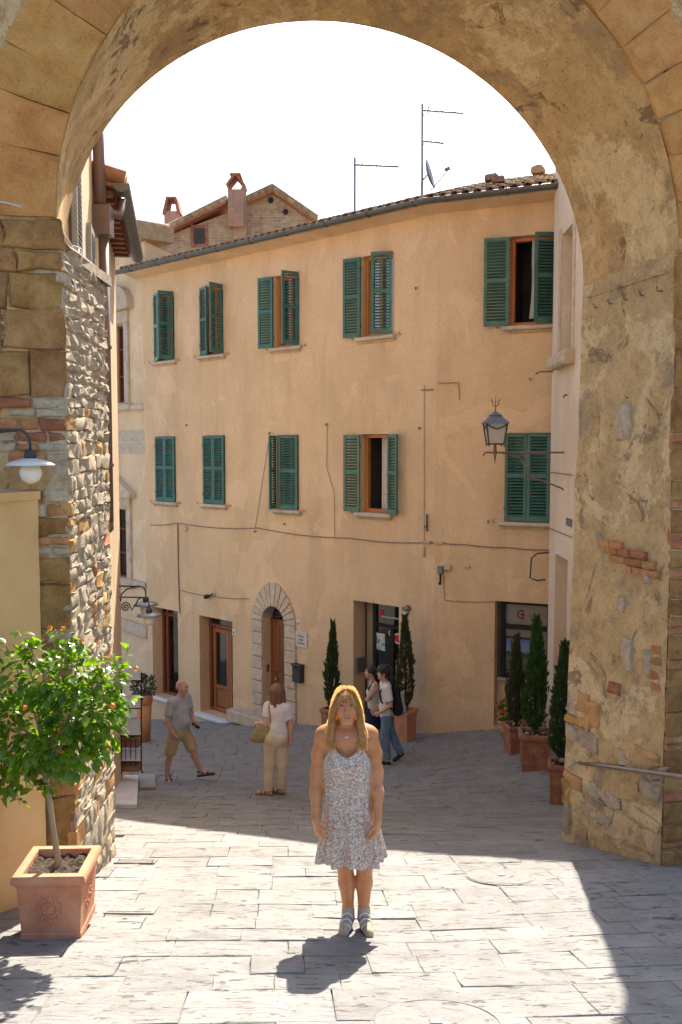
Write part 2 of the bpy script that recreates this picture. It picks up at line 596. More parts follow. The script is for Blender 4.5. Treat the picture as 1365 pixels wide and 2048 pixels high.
for sl in slabs:
    p0, p1, q0, q1, x, y = sl
    fr = PavFr(rng.uniform(-0.003, 0.004), rng.uniform(-.008, .008), rng.uniform(-.012, .012), (p0 + p1) / 2, (q0 + q1) / 2)
    gap = rng.uniform(0.0, 0.002)
    if id(sl) in vis_set:
        b = MB()
        b.stone(fr, p0 + gap, p1 - gap, q0 + gap, q1 - gap, 0.0, 0.004, rng, 0.004, 0.04)
        b.build("paving_slab", M_PAVE, GROUND)
    else:
        rest.bbox(fr, p0 + gap, p1 - gap, q0 + gap, q1 - gap, -0.04, 0.0, 0.007)
o = rest.build("paving_slab", M_PAVE, GROUND)
o["kind"] = "stuff"
# ------------------------------------------------------------------ stone archway
rng = random.Random(11)
NL, NR_ = Vector((-2.08, 6.70)), Vector((2.82, 7.655))        # near face, jamb corners (plan)
FL_, FR_ = Vector((-2.44, 8.06)), Vector((2.39, 9.0))         # far face, springing points (plan)
NW = Wall(NL, NR_)                                            # near face frame; d>0 towards the camera
ZN, ZF = CZ + 1.68, CZ + 1.60                                 # springing heights
RN, RF = (NR_ - NL).length / 2, (FR_ - FL_).length / 2
ARCH = thing("stone_archway", "weathered stone and plaster gateway arch framing the square", "archway",
             (0.2, 7.6, G(0.2, 7.6)))

def near_pt(a, r, d=0.0):     # polar on the near face; a = 0 right springing, PI left springing
    return NW(RN + r * math.cos(a), ZN + r * math.sin(a), d)
def far_pt(a, r):
    c = (FL_ + FR_) / 2
    u = (FR_ - FL_).normalized()
    p = c + u * r * math.cos(a)
    return Vector((p.x, p.y, ZF + r * math.sin(a) * (RF - 0.15) / RF))
def rough(p, amp, s=1.3):
    return p + Vector((noise.noise(p * s), noise.noise(p * s + Vector((9, 4, 2))), noise.noise(p * s + Vector((3, 8, 5))))) * amp + \
        Vector((noise.noise(p * s * 5), noise.noise(p * s * 5 + Vector((9, 4, 2))), noise.noise(p * s * 5 + Vector((3, 8, 5))))) * amp * 0.35

# barrel soffit (left springing sits on a ledge, right springing runs on into the jamb)
def soff(u, v):
    a = PI * u
    p = near_pt(a, RN).lerp(far_pt(a, RF), v)
    amp = 0.022 if 0.001 < v < 0.999 else 0.012
    return rough(p, amp)
MB().grid(soff, 110, 22).build("soffit", M_SOFFIT, ARCH, True, False)

# right jamb: plaster sheet from the ground to the springing
JR_N_bot, JR_F_bot = Vector((2.80, 7.655)), Vector((2.27, 9.0))
def jr(s, h):      # s 0 near .. 1 far ; h absolute height
    zb = CZ - 4.2
    k = max(0.0, min(1.0, (h - zb) / (ZN - zb)))
    a = JR_N_bot.lerp(NR_, k)
    b = JR_F_bot.lerp(FR_, k)
    p = a.lerp(b, s)
    return p
JLEN = 1.44
class JRFr:
    def __call__(self, s, h, d=0.0):
        p = jr(s / JLEN, h)
        t = (JR_F_bot - JR_N_bot).normalized()
        n = Vector((-t.y, t.x))
        if n.x > 0:
            n = -n
        q = p + n * d
        return Vector((q.x, q.y, h))
JR = JRFr()
def jr_sheet(u, v):
    h0 = G(2.5, 8.5) - 0.6
    h1 = ZN + (ZF - ZN) * u
    h = h0 + (h1 - h0) * v
    p = JR(u * JLEN, h)
    e = 1.0 if 0.01 < u < 0.99 else 0.5
    return rough(p, 0.03 * e, 1.7)
MB().grid(jr_sheet, 36, 150).build("right_jamb", M_JAMB, ARCH, True, False)

# impost band and hooks on the right jamb
b = MB()
zi = CZ + 1.28
pts = [(0.10, zi + 0.30, 0.012), (0.86, zi + 0.06, 0.012), (0.86, zi - 0.02, 0.012), (0.10, zi + 0.20, 0.012)]
for i in range(8):
    s0, s1 = 0.14 + i * 0.15, 0.14 + (i + 1) * 0.15
    b.box(JR, s0, s1 + 0.002, ZF - 0.12 + 0.02 * (7 - i) / 7, ZF - 0.10 + 0.02 * (7 - i) / 7, -0.02, 0.028)
b.build("moulding", M_JAMB, ARCH)
for i in range(5):
    s = 0.2 + i * 0.24
    b = MB()
    b.tube([JR(s, ZF - 0.24, 0.0), JR(s, ZF - 0.24, 0.05), JR(s, ZF - 0.20, 0.06)], 0.008, 6)
    b.build("hook", M_RUST, ARCH)

# exposed bricks and stones in the right jamb
def piece(fr, s0, s1, h0, h1, d, mat, name, par, jit=0.006, c=0.012, back=0.05):
    b = MB()
    b.stone(fr, s0, s1, h0, h1, d, c, rng, jit, back)
    return sm(b.build(name, mat, par), 55)
def jr_pix(px, py):       # photo pixel -> (s, h) on the right jamb (treated as one vertical plane)
    w = Wall(JR_N_bot, JR_F_bot)
    return w.pix(px, py)
for row, (x0, x1, y) in enumerate([(1195, 1240, 1092), (1200, 1290, 1112), (1216, 1310, 1132), (1250, 1318, 1150)]):
    sA, h = jr_pix(x1, y)
    sB, _ = jr_pix(x0, y)
    s = sA
    while s < sB - 0.08:
        l = rng.uniform(0.16, 0.24)
        piece(JR, s, min(s + l - 0.012, sB), h - 0.035, h + 0.03, 0.034, M_BRICK, "brick", ARCH, 0.004, 0.008)
        s += l
# masonry low on the right jamb, below and around the handrail
h = G(2.5, 8.3) - 0.35
row = 0
while h < CZ - 2.45:
    hh = rng.uniform(0.16, 0.34) if row < 3 else rng.uniform(0.09, 0.2)
    s = rng.uniform(-0.02, 0.03)
    while s < JLEN - 0.06:
        l = rng.uniform(0.16, 0.46)
        if s + l > JLEN - 0.1:
            l = JLEN - s
        top = h > CZ - 3.25
        if rng.random() > (0.55 if top else 0.12):
            piece(JR, s + 0.008, s + l - 0.008, h + 0.008, h + hh - 0.008, rng.uniform(0.004, 0.026),
                  rng.choice([M_STONE_G, M_JAMB, M_JAMB, M_STONE_Y, M_MORTAR]), "stone", ARCH, 0.026, 0.010)
        s += l
    h += hh
    row += 1
# scattered stones showing through the plaster higher up
for px, py, w_, h_, m in [(1262, 1345, .15, .30, M_STONE_G), (1305, 1358, .13, .24, M_STONE_G), (1175, 1430, .2, .2, M_STONE_Y), (1195, 1455, .22, .22, M_STONE_Y),
                          (1240, 1395, .2, .12, M_BRICK), (1320, 1310, .12, .07, M_BRICK), (1322, 1335, .14, .07, M_BRICK), (1318, 1360, .12, .07, M_BRICK),
                          (1322, 1385, .14, .07, M_BRICK), (1245, 1225, .12, .14, M_STONE_G), (1300, 1170, .1, .14, M_STONE_G), (1252, 880, .2, .34, M_STONE_G)]:
    s, h = jr_pix(px, py)
    piece(JR, s, s + w_, h, h + h_, 0.024, m, "stone" if m is not M_BRICK else "brick", ARCH, 0.012, 0.016)

# left jamb: rubble wall in raking sun, with a ledge on top
JLN, JLF = Vector((-2.035, 6.69)), Vector((-2.10, 8.12))
JL = Wall(JLN, JLF)
if JL.n.x < 0:
    JL.n = -JL.n
ZLEDGE = CZ + 1.55
b = MB()
g0 = G(-2, 7.4) - 0.8
P = [Vector((-2.035, 6.69)), Vector((-2.10, 8.12)), Vector((-2.6, 8.22)), Vector((-2.7, 6.62))]
off = [Vector((-0.006, 0.006)), Vector((-0.006, -0.01)), Vector((0, 0)), Vector((0, 0))]
b.prism([Vector((p.x + o.x, p.y + o.y, g0)) for p, o in zip(P, off)], (0, 0, ZLEDGE - 0.05 - g0))
b.build("left_jamb", M_MORTAR, ARCH)
h = g0 + 0.25
row = 0
nst = 0
spare = MB()
while h < ZLEDGE - 0.04:
    base = h < CZ - 3.0
    hh = rng.uniform(0.11, 0.22) if base else rng.uniform(0.06, 0.125)
    hh = min(hh, ZLEDGE - 0.03 - h) if ZLEDGE - h < 0.25 else hh
    s = 0.0
    while s < 1.40:
        l = rng.uniform(0.10, 0.30)
        if s + l > 1.32:
            l = 1.42 - s
        quoin = s == 0.0
        m = rng.choice([M_STONE_G, M_STONE_G, M_MORTAR, M_STONE_G, M_MORTAR, M_STONE_G, M_STONE_Y]) if not quoin else rng.choice([M_STONE_G, M_MORTAR, M_MORTAR, M_STONE_Y])
        if rng.random() < 0.03:
            m = M_BRICK
        d = rng.uniform(0.004, 0.019)
        wob = 0.05 * math.sin(s * 2.1 + h)
        args = (JL, s + 0.001, s + l - 0.001, h + 0.001 + wob * 0.4, h + hh - 0.001 + wob * 0.4, d)
        if nst < 300 and h > g0 + 0.6:
            piece(*args, m, "stone", ARCH, 0.012, 0.007)
            nst += 1
        else:
            spare.stone(*args, 0.02, rng, 0.016, 0.05)
        s += l
    h += hh
    row += 1
o = spare.build("stone", M_STONE_G, ARCH)
o["kind"] = "stuff"
# ledge slab, sloping stones and a coil of cable on it
b = MB()
b.stone(lambda s, q, d: Vector((-2.66 + s, 6.72 + q, ZLEDGE - 0.05 + d)), 0.0, 0.61, 0.0, 1.42, 0.05, 0.02, rng, 0.02, 0.05)
b.build("ledge", M_STONE_G, ARCH)
b = MB()
pts = []
for i in range(60):
    a = i / 60 * 2 * PI * 3
    pts.append(Vector((-2.16 + 0.09 * math.cos(a), 7.28 + 0.13 * math.sin(a), ZLEDGE + 0.02 + 0.02 * i / 60 + 0.012 * math.sin(a * 1.7))))
pts += [Vector((-2.07, 7.2, ZLEDGE - 0.06)), Vector((-2.06, 6.95, ZLEDGE + 0.02)), Vector((-2.12, 6.69, ZLEDGE + 0.16)), Vector((-2.4, 6.60, ZLEDGE + 0.22)), Vector((-2.62, 6.54, ZLEDGE + 0.24)), Vector((-2.9, 6.5, ZLEDGE + 0.35))]
b.tube(pts, 0.009, 6)
o = b.build("cable", mk("pale_cable", [(0.5, 0.46, 0.4)], 6, 0.6, 0), ARCH, True)

# ------------------------------------------------ near face: wall with arch hole
ROUT = 0.54
TOPZ = CZ + 6.6
def front_outer(a):       # boundary far outside the frame
    c, s = math.cos(a), math.sin(a)
    t = min((4.2 / abs(c)) if abs(c) > 1e-6 else 9e9, ((TOPZ - ZN) / s) if s > 1e-6 else 9e9)
    return RN + t * c, ZN + t * s
def fsheet(u, v):
    a = PI * u
    so, ho = front_outer(a)
    si, hi = RN + RN * math.cos(a), ZN + RN * math.sin(a)
    p = NW(si + (so - si) * v, hi + (ho - hi) * v, 0.0)
    return rough(p, 0.014 if v > 0 else 0.004, 2.0)
b = MB()
b.grid(fsheet, 90, 40)
b.build("front_wall", M_FRONT, ARCH, True, False)
for s0, s1 in ((RN - 4.2, 0.0), (2 * RN, RN + 4.2)):
    b = MB()
    b.grid(lambda u, v: rough(NW(s0 + (s1 - s0) * u, CZ - 5.2 + (ZN - CZ + 5.2) * v), 0.01, 2.0), 24, 90)
    b.build("front_wall", M_FRONT, ARCH, True, False)
# far face and the top, so the gate is a solid mass
FWALL = Wall(FL_, FR_)
b = MB()
cF = RF
for i in range(60):
    a0, a1 = PI * i / 60, PI * (i + 1) / 60
    def fo(a):
        c, s = math.cos(a), math.sin(a)
        t = min((4.0 / abs(c)) if abs(c) > 1e-6 else 9e9, ((TOPZ - ZF) / s) if s > 1e-6 else 9e9)
        return cF + t * c, ZF + t * s
    b.quad(far_pt(a0, RF), far_pt(a1, RF), FWALL(*fo(a1)), FWALL(*fo(a0)))
b.quad(FWALL(-1.6, CZ - 6), FWALL(0.0, CZ - 6), FWALL(0.0, ZF), FWALL(-1.6, ZF))
b.quad(FWALL(2 * RF, CZ - 6), FWALL(2 * RF + 1.6, CZ - 6), FWALL(2 * RF + 1.6, ZF), FWALL(2 * RF, ZF))
b.build("back_wall", M_FRONT, ARCH, False, False)
b = MB()
b.hexa([NW(RN - 4.2, TOPZ - 0.05), NW(RN + 4.2, TOPZ - 0.05), FWALL(cF + 4.0, TOPZ - 0.05), FWALL(cF - 4.0, TOPZ - 0.05),
        NW(RN - 4.2, TOPZ + 0.3), NW(RN + 4.2, TOPZ + 0.3), FWALL(cF + 4.0, TOPZ + 0.3), FWALL(cF - 4.0, TOPZ + 0.3)])
b.build("coping", M_STONE_G, ARCH)

# voussoirs
class Polar:
    def __call__(self, a, r, d=0.0):
        return near_pt(a, r, d)
pol = Polar()
a = 0.03
while a < PI - 0.02:
    da = rng.uniform(0.105, 0.15)
    if a + da > PI - 0.06:
        da = PI - a
    b = MB()
    rj = rng.uniform(-0.03, 0.05)
    g = 0.0018
    ps = [(0, 0), (.5, 0), (1, 0), (1, .5), (1, 1), (.5, 1), (0, 1), (0, .5)]
    r0, r1 = RN + 0.004, RN + ROUT + rj
    b.stone(lambda aa, r, d: pol(aa, r, d), a + g, a + da - g, r0, r1, 0.03 + rng.uniform(-.008, .010), 0.007, rng, 0.0045, 0.04)
    b.build("voussoir", M_VOUSS, ARCH)
    a += da

# left pier face: stone quoins, then brick courses
def npix(px, py):
    return NW.pix(px, py)
rows = [(1715, 1590, 'S'), (1590, 1470, 'S'), (1470, 1340, 'S'), (1340, 1262, 'B'), (1262, 1168, 'S'), (1168, 1112, 'S'), (1112, 1072, 'B'), (1072, 1035, 'S'),
        (1035, 1005, 'B'), (1005, 978, 'B'), (978, 925, 'P'), (925, 885, 'B'), (885, 862, 'B'), (862, 835, 'B'), (835, 818, 'M'), (818, 795, 'B'), (795, 700, 'S'), (700, 620, 'S'), (620, 545, 'S'),
        (545, 500, 'S'), (500, 440, 'S')]
for yb, yt, k in [(1900, 1715, 'S')] + rows:
    h0, h1 = npix(90, yb)[1], npix(90, yt)[1]
    if k == 'P':
        continue
    s = 0.02
    lim = -0.42 if k == 'S' else -0.34
    sub = 1
    if k == 'B' and h1 - h0 > 0.13:
        sub = max(1, round((h1 - h0) / 0.085))
    for q in range(sub):
        a0, a1 = h0 + (h1 - h0) * q / sub, h0 + (h1 - h0) * (q + 1) / sub
        s = 0.05
        while s > lim:
            l = rng.uniform(0.2, 0.5) if k == 'S' else rng.uniform(0.12, 0.27)
            m = M_STONE_O if k == 'S' else (M_BRICK if k == 'B' else M_MORTAR)
            if k == 'B' and rng.random() < 0.25:
                m = M_MORTAR
            if not (k == 'B' and rng.random() < 0.12):
                piece(NW, s - l + 0.006, s - 0.006, a0 + 0.006, a1 - 0.006, rng.uniform(0.010, 0.03) + (0.012 if k == 'S' else 0), m,
                      "brick" if k == 'B' else "stone", ARCH, 0.016 if k == 'S' else 0.007, 0.014)
            s -= l
# right pier face: alternating brick and stone at the frame edge
h = CZ - 4.0
while h < ZN - 0.02:
    k = rng.random()
    hh = rng.uniform(0.06, 0.085) if k < 0.6 else rng.uniform(0.12, 0.26)
    if h > CZ + 0.1:
        hh = rng.uniform(0.25, 0.45)
    hh = min(hh, ZN - h)
    s = 2 * RN - 0.012
    end = s + rng.uniform(0.35, 0.6)
    while s < end:
        l = rng.uniform(0.16, 0.3) if hh < 0.1 else rng.uniform(0.3, 0.5)
        piece(NW, s + 0.006, s + l - 0.006, h + 0.005, h + hh - 0.005, rng.uniform(0.012, 0.03), M_BRICK if hh < 0.1 else M_STONE_O, "brick" if hh < 0.1 else "stone", ARCH, 0.006, 0.012)
        s += l
    h += hh

# ------------------------------------------------ plastered side wall at the left
SW = Wall((-2.225, 6.60), (-3.6, 3.65))
if SW.n.x < 0:
    SW.n = -SW.n
M_CREAMW = mk("cream_plaster", [(0.57, 0.34, 0.135), (0.64, 0.405, 0.175), (0.68, 0.46, 0.22)], 2.2, 0.9, 0.3, 30, 0.006)
WALL_L = thing("plaster_wall", "low cream plastered wall behind the big planter with a panelled base", "wall", (-2.6, 5.8, G(-2.6, 5.8)))
zt = CZ - 0.32
b = MB()
def swsheet(u, v):
    g = G(-2.8, 5.5) - 1.2
    p = SW(u * SW.len, g + (zt - g) * v, 0.0)
    return rough(p, 0.008, 2.0)
b.grid(swsheet, 30, 50)
b.build("wall", M_CREAMW, WALL_L, True, False)
b = MB()
b.hexa([SW(-0.01, zt - 0.04, 0.015), SW(SW.len, zt - 0.04, 0.015), SW(SW.len, zt - 0.04, -0.7), SW(-0.01, zt - 0.04, -0.35),
        SW(-0.01, zt + 0.02, 0.015), SW(SW.len, zt + 0.02, 0.015), SW(SW.len, zt + 0.02, -0.7), SW(-0.01, zt + 0.02, -0.35)])
b.build("coping", M_CREAMW, WALL_L)
for i in range(2):
    for j in range(3):
        b = MB()
        hb = G(-2.3, 6.2) + 0.45 + i * 0.44 - 0.05
        sl = lambda s: -0.0 * s
        s0 = 0.03 + j * 0.62 + (0.3 if i else 0)
        b.bbox(SW, s0, s0 + 0.60, hb, hb + 0.42, -0.03, 0.014, 0.006)
        b.build("panel", M_CREAMW, WALL_L)
# ------------------------------------------------------------------ main ochre building
rng = random.Random(21)
def facade_mat(name, c0, c1, c2, stain):
    t = NT(name)
    v = t.coords((1, 1, 1))
    c = t.ramp(t.noise(v, 0.55, 7, 0.6, 0.5), [(0.3, c0), (0.5, c1), (0.72, c2)])
    st = t.noise(t.coords((1.4, 1.4, 0.35)), 1.1, 9, 0.68, 0.3)
    c = t.mix(t.ramp(st, [(0.46, 0.0), (0.70, 0.75)]), c, stain)
    rs = t.noise(t.coords((2.6, 2.6, 0.22), loc=(3, 1, 7)), 1.2, 7, 0.6)              # rain streaks
    c = t.mix(t.ramp(rs, [(0.58, 0.0), (0.78, 0.28)]), c, tuple(x * 0.85 for x in stain))
    pa = t.noise(t.coords((1, 1, 1), loc=(11, 4, 2)), 0.8, 4, 0.5, 1.2)               # repaired patches
    c = t.mix(t.ramp(pa, [(0.585, 0.0), (0.605, 0.32)]), c, tuple(min(1, x * 1.16) for x in c2))
    fine = t.ramp(t.noise(v, 22, 6, 0.7), [(0.3, 0.85), (0.6, 1.0)])
    c = t.mix(1.0, c, fine, 'MULTIPLY')
    nr = t.bump(t.noise(v, 3.0, 6, 0.6), 0.3, 0.03)
    nr = t.bump(t.noise(v, 55, 5, 0.7), 0.4, 0.005, nr)
    return t.done(c, 0.92, nr, 0.12)
M_OCHRE = facade_mat("ochre_plaster", (0.63, 0.445, 0.262), (0.70, 0.50, 0.303), (0.74, 0.545, 0.345), (0.53, 0.375, 0.235))
M_CREAM = facade_mat("cream_render", (0.66, 0.48, 0.29), (0.73, 0.55, 0.35), (0.77, 0.61, 0.42), (0.55, 0.40, 0.26))
M_PINK = facade_mat("pale_pink_render", (0.66, 0.52, 0.37), (0.72, 0.58, 0.43), (0.75, 0.63, 0.49), (0.58, 0.45, 0.32))
M_STONE_T = mk("travertine", [(0.40, 0.31, 0.22), (0.53, 0.43, 0.32), (0.60, 0.51, 0.40)], 7, 0.9, 0.5, 40, 0.006, 0.14)
M_GREEN = mk("green_shutter_paint", [(0.028, 0.105, 0.088), (0.040, 0.135, 0.112), (0.065, 0.175, 0.15)], 5, 0.36, 0.1, 60, 0.001, 0.18, 0.03, spec=0.5)
M_WOOD = mk("orange_window_wood", [(0.33, 0.105, 0.022), (0.44, 0.16, 0.035), (0.50, 0.21, 0.06)], 5, 0.45, 0.15, 40, 0.002, 0.1, stretch=(1, 1, .15), spec=0.5)
M_WOODD = mk("brown_door_wood", [(0.13, 0.038, 0.012), (0.21, 0.066, 0.020), (0.27, 0.095, 0.032)], 6, 0.42, 0.2, 40, 0.002, 0.1, stretch=(1, 1, .12), spec=0.5)
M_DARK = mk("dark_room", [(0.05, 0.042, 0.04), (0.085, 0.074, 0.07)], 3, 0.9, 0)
M_CURT = mk("curtain_cloth", [(0.52, 0.49, 0.43), (0.66, 0.63, 0.57)], 9, 0.9, 0.2, 30, 0.004)
M_GUT = mk("grey_gutter", [(0.085, 0.092, 0.09), (0.13, 0.135, 0.13)], 6, 0.5, 0.1, 40, 0.002, spec=0.5, metal=0.4)
M_TILE = rock("roof_tile", [(0.24, 0.155, 0.09), (0.38, 0.26, 0.16), (0.50, 0.40, 0.28)], 0.5, 0.03, 8, 40, 0.006)
M_BRASS = mk("brass", [(0.55, 0.36, 0.10), (0.7, 0.48, 0.16)], 8, 0.3, 0, metal=0.9)

def depth_pt(px, dep):
    p = at(px, 900, dep)
    return (p.x, p.y)
FAW = Wall(depth_pt(*FA0), depth_pt(*FA1))
FBW = Wall(depth_pt(*FA1), depth_pt(*FB1))
HA = CZ + 4.42                                   # top of the wall
FBL = FBW.len + 1.6
BLD = thing("ochre_building", "long ochre plastered house with green shutters, arched stone doorway and tiled roof", "building",
            FAW(4.5, G(*FAW.p0), 0))

def rect_pix(w, xl, xr, yt, yb, d=0.0):          # photo rectangle -> s0, s1, h0, h1 on a wall (yt, yb read at the middle column)
    xm, ym = (xl + xr) / 2, (yt + yb) / 2
    return w.pix(xl, ym, d)[0], w.pix(xr, ym, d)[0], w.pix(xm, yb, d)[1], w.pix(xm, yt, d)[1]

def wall_sheet(w, s_rng, h_rng, holes, depth, name, mat, par):
    b = MB()
    ss = sorted(set([s_rng[0], s_rng[1]] + [x for h in holes for x in h[:2]]))
    hs = sorted(set([h_rng[0], h_rng[1]] + [x for h in holes for x in h[2:4]]))
    for i in range(len(ss) - 1):
        for j in range(len(hs) - 1):
            cs, ch = (ss[i] + ss[i + 1]) / 2, (hs[j] + hs[j + 1]) / 2
            if any(h[0] < cs < h[1] and h[2] < ch < h[3] for h in holes):
                continue
            b.quad(w(ss[i], hs[j]), w(ss[i + 1], hs[j]), w(ss[i + 1], hs[j + 1]), w(ss[i], hs[j + 1]))
    for h in holes:
        s0, s1, h0, h1 = h[:4]
        D = -(h[4] if len(h) > 4 else depth)
        for p, q in (((s0, h0), (s0, h1)), ((s0, h1), (s1, h1)), ((s1, h1), (s1, h0)), ((s1, h0), (s0, h0))):
            b.quad(w(*p), w(*q), w(q[0], q[1], D), w(p[0], p[1], D))
    o = b.build(name, mat, par, False, False)
    import bmesh
    bm = bmesh.new(); bm.from_mesh(o.data)
    bmesh.ops.remove_doubles(bm, verts=bm.verts, dist=0.0005)
    bmesh.ops.recalc_face_normals(bm, faces=bm.faces)
    bm.to_mesh(o.data); bm.free()
    return o

def shutter(w, hs, h0, h1, width, ang, side, par, label=None):
    a = math.radians(ang)
    sg = 1 if side == 'L' else -1
    ca, sa = math.cos(a), math.sin(a)
    def fr(x, h, c):
        return w(hs + sg * (ca * x) + sg * (-sa) * c * 1.0, h, 0.035 + sa * x + ca * c)
    b = MB()
    T = 0.02
    st = 0.055
    b.box(fr, 0, st, h0, h1, -T, T)
    b.box(fr, width - st, width, h0, h1, -T, T)
    hm = h0 + (h1 - h0) * 0.52
    for a0, a1 in ((h0, h0 + 0.09), (hm - 0.035, hm + 0.035), (h1 - 0.06, h1)):
        b.box(fr, st, width - st, a0, a1, -T * 0.9, T * 0.9)
    for z0, z1 in ((h0 + 0.09, hm - 0.035), (hm + 0.035, h1 - 0.06)):
        n = max(3, int((z1 - z0) / 0.054))
        for i in range(n):
            z = z0 + (i + 0.5) * (z1 - z0) / n
            p = [fr(st, z - 0.022, T * 0.8), fr(width - st, z - 0.022, T * 0.8), fr(width - st, z - 0.015, T * 0.8), fr(st, z - 0.015, T * 0.8),
                 fr(st, z + 0.010, -T * 0.8), fr(width - st, z + 0.010, -T * 0.8), fr(width - st, z + 0.017, -T * 0.8), fr(st, z + 0.017, -T * 0.8)]
            b.hexa(p)
    for hh in (h0 + 0.22, h1 - 0.22):
        b.box(fr, -0.012, 0.03, hh - 0.03, hh + 0.03, T, T + 0.008)
    o = b.build("shutter", M_GREEN, par)
    return o

def sill(w, s0, s1, h, par, deep=0.12, mat=None, thick=0.075):
    b = MB()
    b.bbox(w, s0 - 0.10, s1 + 0.10, h - thick, h, -0.2, deep, 0.02)
    b.bbox(w, s0 - 0.06, s1 + 0.06, h - thick - 0.04, h - thick - 0.002, -0.1, deep * 0.6, 0.02)
    return b.build("sill", mat or M_STONE_T, par)

def window(w, s0, s1, h0, h1, la, ra, par, curtain=None, open_in=False, lw=None, rw=None, dark=True):
    D = -0.17
    b = MB()
    ft = 0.075
    b.bbox(w, s0, s0 + ft, h0, h1, D - 0.05, D + 0.05, 0.008)
    b.bbox(w, s1 - ft, s1, h0, h1, D - 0.05, D + 0.05, 0.008)
    b.bbox(w, s0 + ft, s1 - ft, h1 - ft, h1, D - 0.05, D + 0.05, 0.008)
    b.bbox(w, s0 + ft, s1 - ft, h0, h0 + ft, D - 0.05, D + 0.05, 0.008)
    if not open_in:
        m = (s0 + s1) / 2
        b.bbox(w, m - 0.05, m + 0.05, h0 + ft, h1 - ft, D - 0.04, D + 0.055, 0.008)
    win = b.build("window", M_WOOD, par)
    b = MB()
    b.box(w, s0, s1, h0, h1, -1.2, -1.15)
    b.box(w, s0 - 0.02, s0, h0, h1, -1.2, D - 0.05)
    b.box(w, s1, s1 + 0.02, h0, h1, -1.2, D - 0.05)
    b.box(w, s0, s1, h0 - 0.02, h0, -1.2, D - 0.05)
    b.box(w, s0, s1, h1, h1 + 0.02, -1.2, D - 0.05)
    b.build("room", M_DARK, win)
    if not open_in:
        for x0, x1 in ((s0 + ft, (s0 + s1) / 2 - 0.05), ((s0 + s1) / 2 + 0.05, s1 - ft)):
            b = MB()
            b.box(w, x0, x1, h0 + ft, h1 - ft, D - 0.01, D - 0.004)
            b.build("pane", M_THIN, win)
    if curtain:
        c0, c1 = curtain
        b = MB()
        b.grid(lambda u, v: w(s0 + (s1 - s0) * (c0 + (c1 - c0) * u), h0 + 0.04 + (h1 - h0 - 0.08) * v, D - 0.1 + 0.025 * math.sin(u * 26)), 40, 2)
        b.build("curtain", M_CURT, win, True, False)
    sill(w, s0, s1, h0 - 0.004, win)
    lwid = (s1 - s0) / 2 - 0.005
    if la is not None:
        shutter(w, s0 + 0.003, h0 + 0.01, h1 - 0.01, lw or lwid, la, 'L', win)
    if rw:
        rw = rw * (s1 - s0)
    if ra is not None:
        shutter(w, s1 - 0.003, h0 + 0.01, h1 - 0.01, rw or lwid, ra, 'R', win)
    for sx in (s0 - 0.2, s1 + 0.2):
        b = MB()
        b.tube([w(sx, h0 - 0.02, -0.01), w(sx, h0 - 0.02, 0.05), w(sx, h0 + 0.03, 0.055)], 0.009, 5)
        b.build("shutter_hook", M_RUST, win)
    return win

def thin_glass():
    t = NT("thin_glass")
    tr = t.n("ShaderNodeBsdfTransparent")
    gl = t.n("ShaderNodeBsdfGlossy")
    gl.inputs["Roughness"].default_value = 0.03
    mx = t.n("ShaderNodeMixShader")
    fz = t.n("ShaderNodeFresnel")
    fz.inputs[0].default_value = 1.5
    t.l(fz.outputs[0], mx.inputs[0])
    t.l(tr.outputs[0], mx.inputs[1])
    t.l(gl.outputs[0], mx.inputs[2])
    t.l(mx.outputs[0], t.out.inputs[0])
    return t.m
M_THIN = thin_glass()

# openings measured on the photograph
WA = [  # xl, xr, yt, yb, left shutter angle, right shutter angle, options
    (311, 349, 586, 722, 22, 72, {}),
    (403, 447, 572, 710, 16, 96, {}),
    (548, 599, 548, 694, 168, 74, dict(curtain=(0.35, 0.75))),
    (723, 786, 508, 672, 170, 34, dict(curtain=(0.25, 0.6))),
    (314, 352, 873, 1003, 0.5, 0.5, {}),
    (409, 451, 871, 1008, 0.5, 0.5, {}),
    (554, 598, 870, 1019, 88, 2, dict(rw=.80, lw=.2)),
    (722, 779, 868, 1026, 166, 158, dict(curtain=(0.45, 1.0), open_in=True)),
]
WB = [(1019, 1121, 469, 650, 172, 27, dict(open_in=True)),
      (1011, 1101, 866, 1044, 4, 8, {})]
DOORS = dict(D1=(306, 357, 1218, 1397), D2=(400, 466, 1237, 1424), D3=(527, 571, 1213, 1440), D4=(707, 798, 1207, 1445))
D5 = (989, 1098, 1205, 1452)
holesA, winA = [], []
for xl, xr, yt, yb, la, ra, kw in WA:
    r = rect_pix(FAW, xl, xr, yt, yb)
    winA.append((r, la, ra, kw))
    holesA.append((*r, 0.22))
DR = {}
for k, (xl, xr, yt, yb) in DOORS.items():
    s0, s1, h0, h1 = rect_pix(FAW, xl, xr, yt, yb)
    if k != 'D1':
        h0 = min(h0, G(*FAW((s0 + s1) / 2, 0).xy) + 0.12)
    DR[k] = (s0, s1, h0, h1)
    holesA.append((s0, s1, h0, h1, {'D1': .36, 'D2': .38, 'D3': .30, 'D4': .42}[k]))
holesB, winB = [], []
for xl, xr, yt, yb, la, ra, kw in WB:
    r = rect_pix(FBW, xl, xr, yt, yb)
    winB.append((r, la, ra, kw))
    holesB.append((*r, 0.22))
s0, s1, h0, h1 = rect_pix(FBW, *D5)
h0 = G(*FBW((s0 + s1) / 2, 0).xy) - 0.05
DR['D5'] = (s0, s1, h0, h1)
holesB.append((s0, s1, h0, h1, 0.30))
wall_sheet(FAW, (0, FAW.len), (CZ - 9, HA), holesA, 0.22, "wall", M_OCHRE, BLD)
wall_sheet(FBW, (0, FBL), (CZ - 9, HA), holesB, 0.22, "wall", M_OCHRE, BLD)
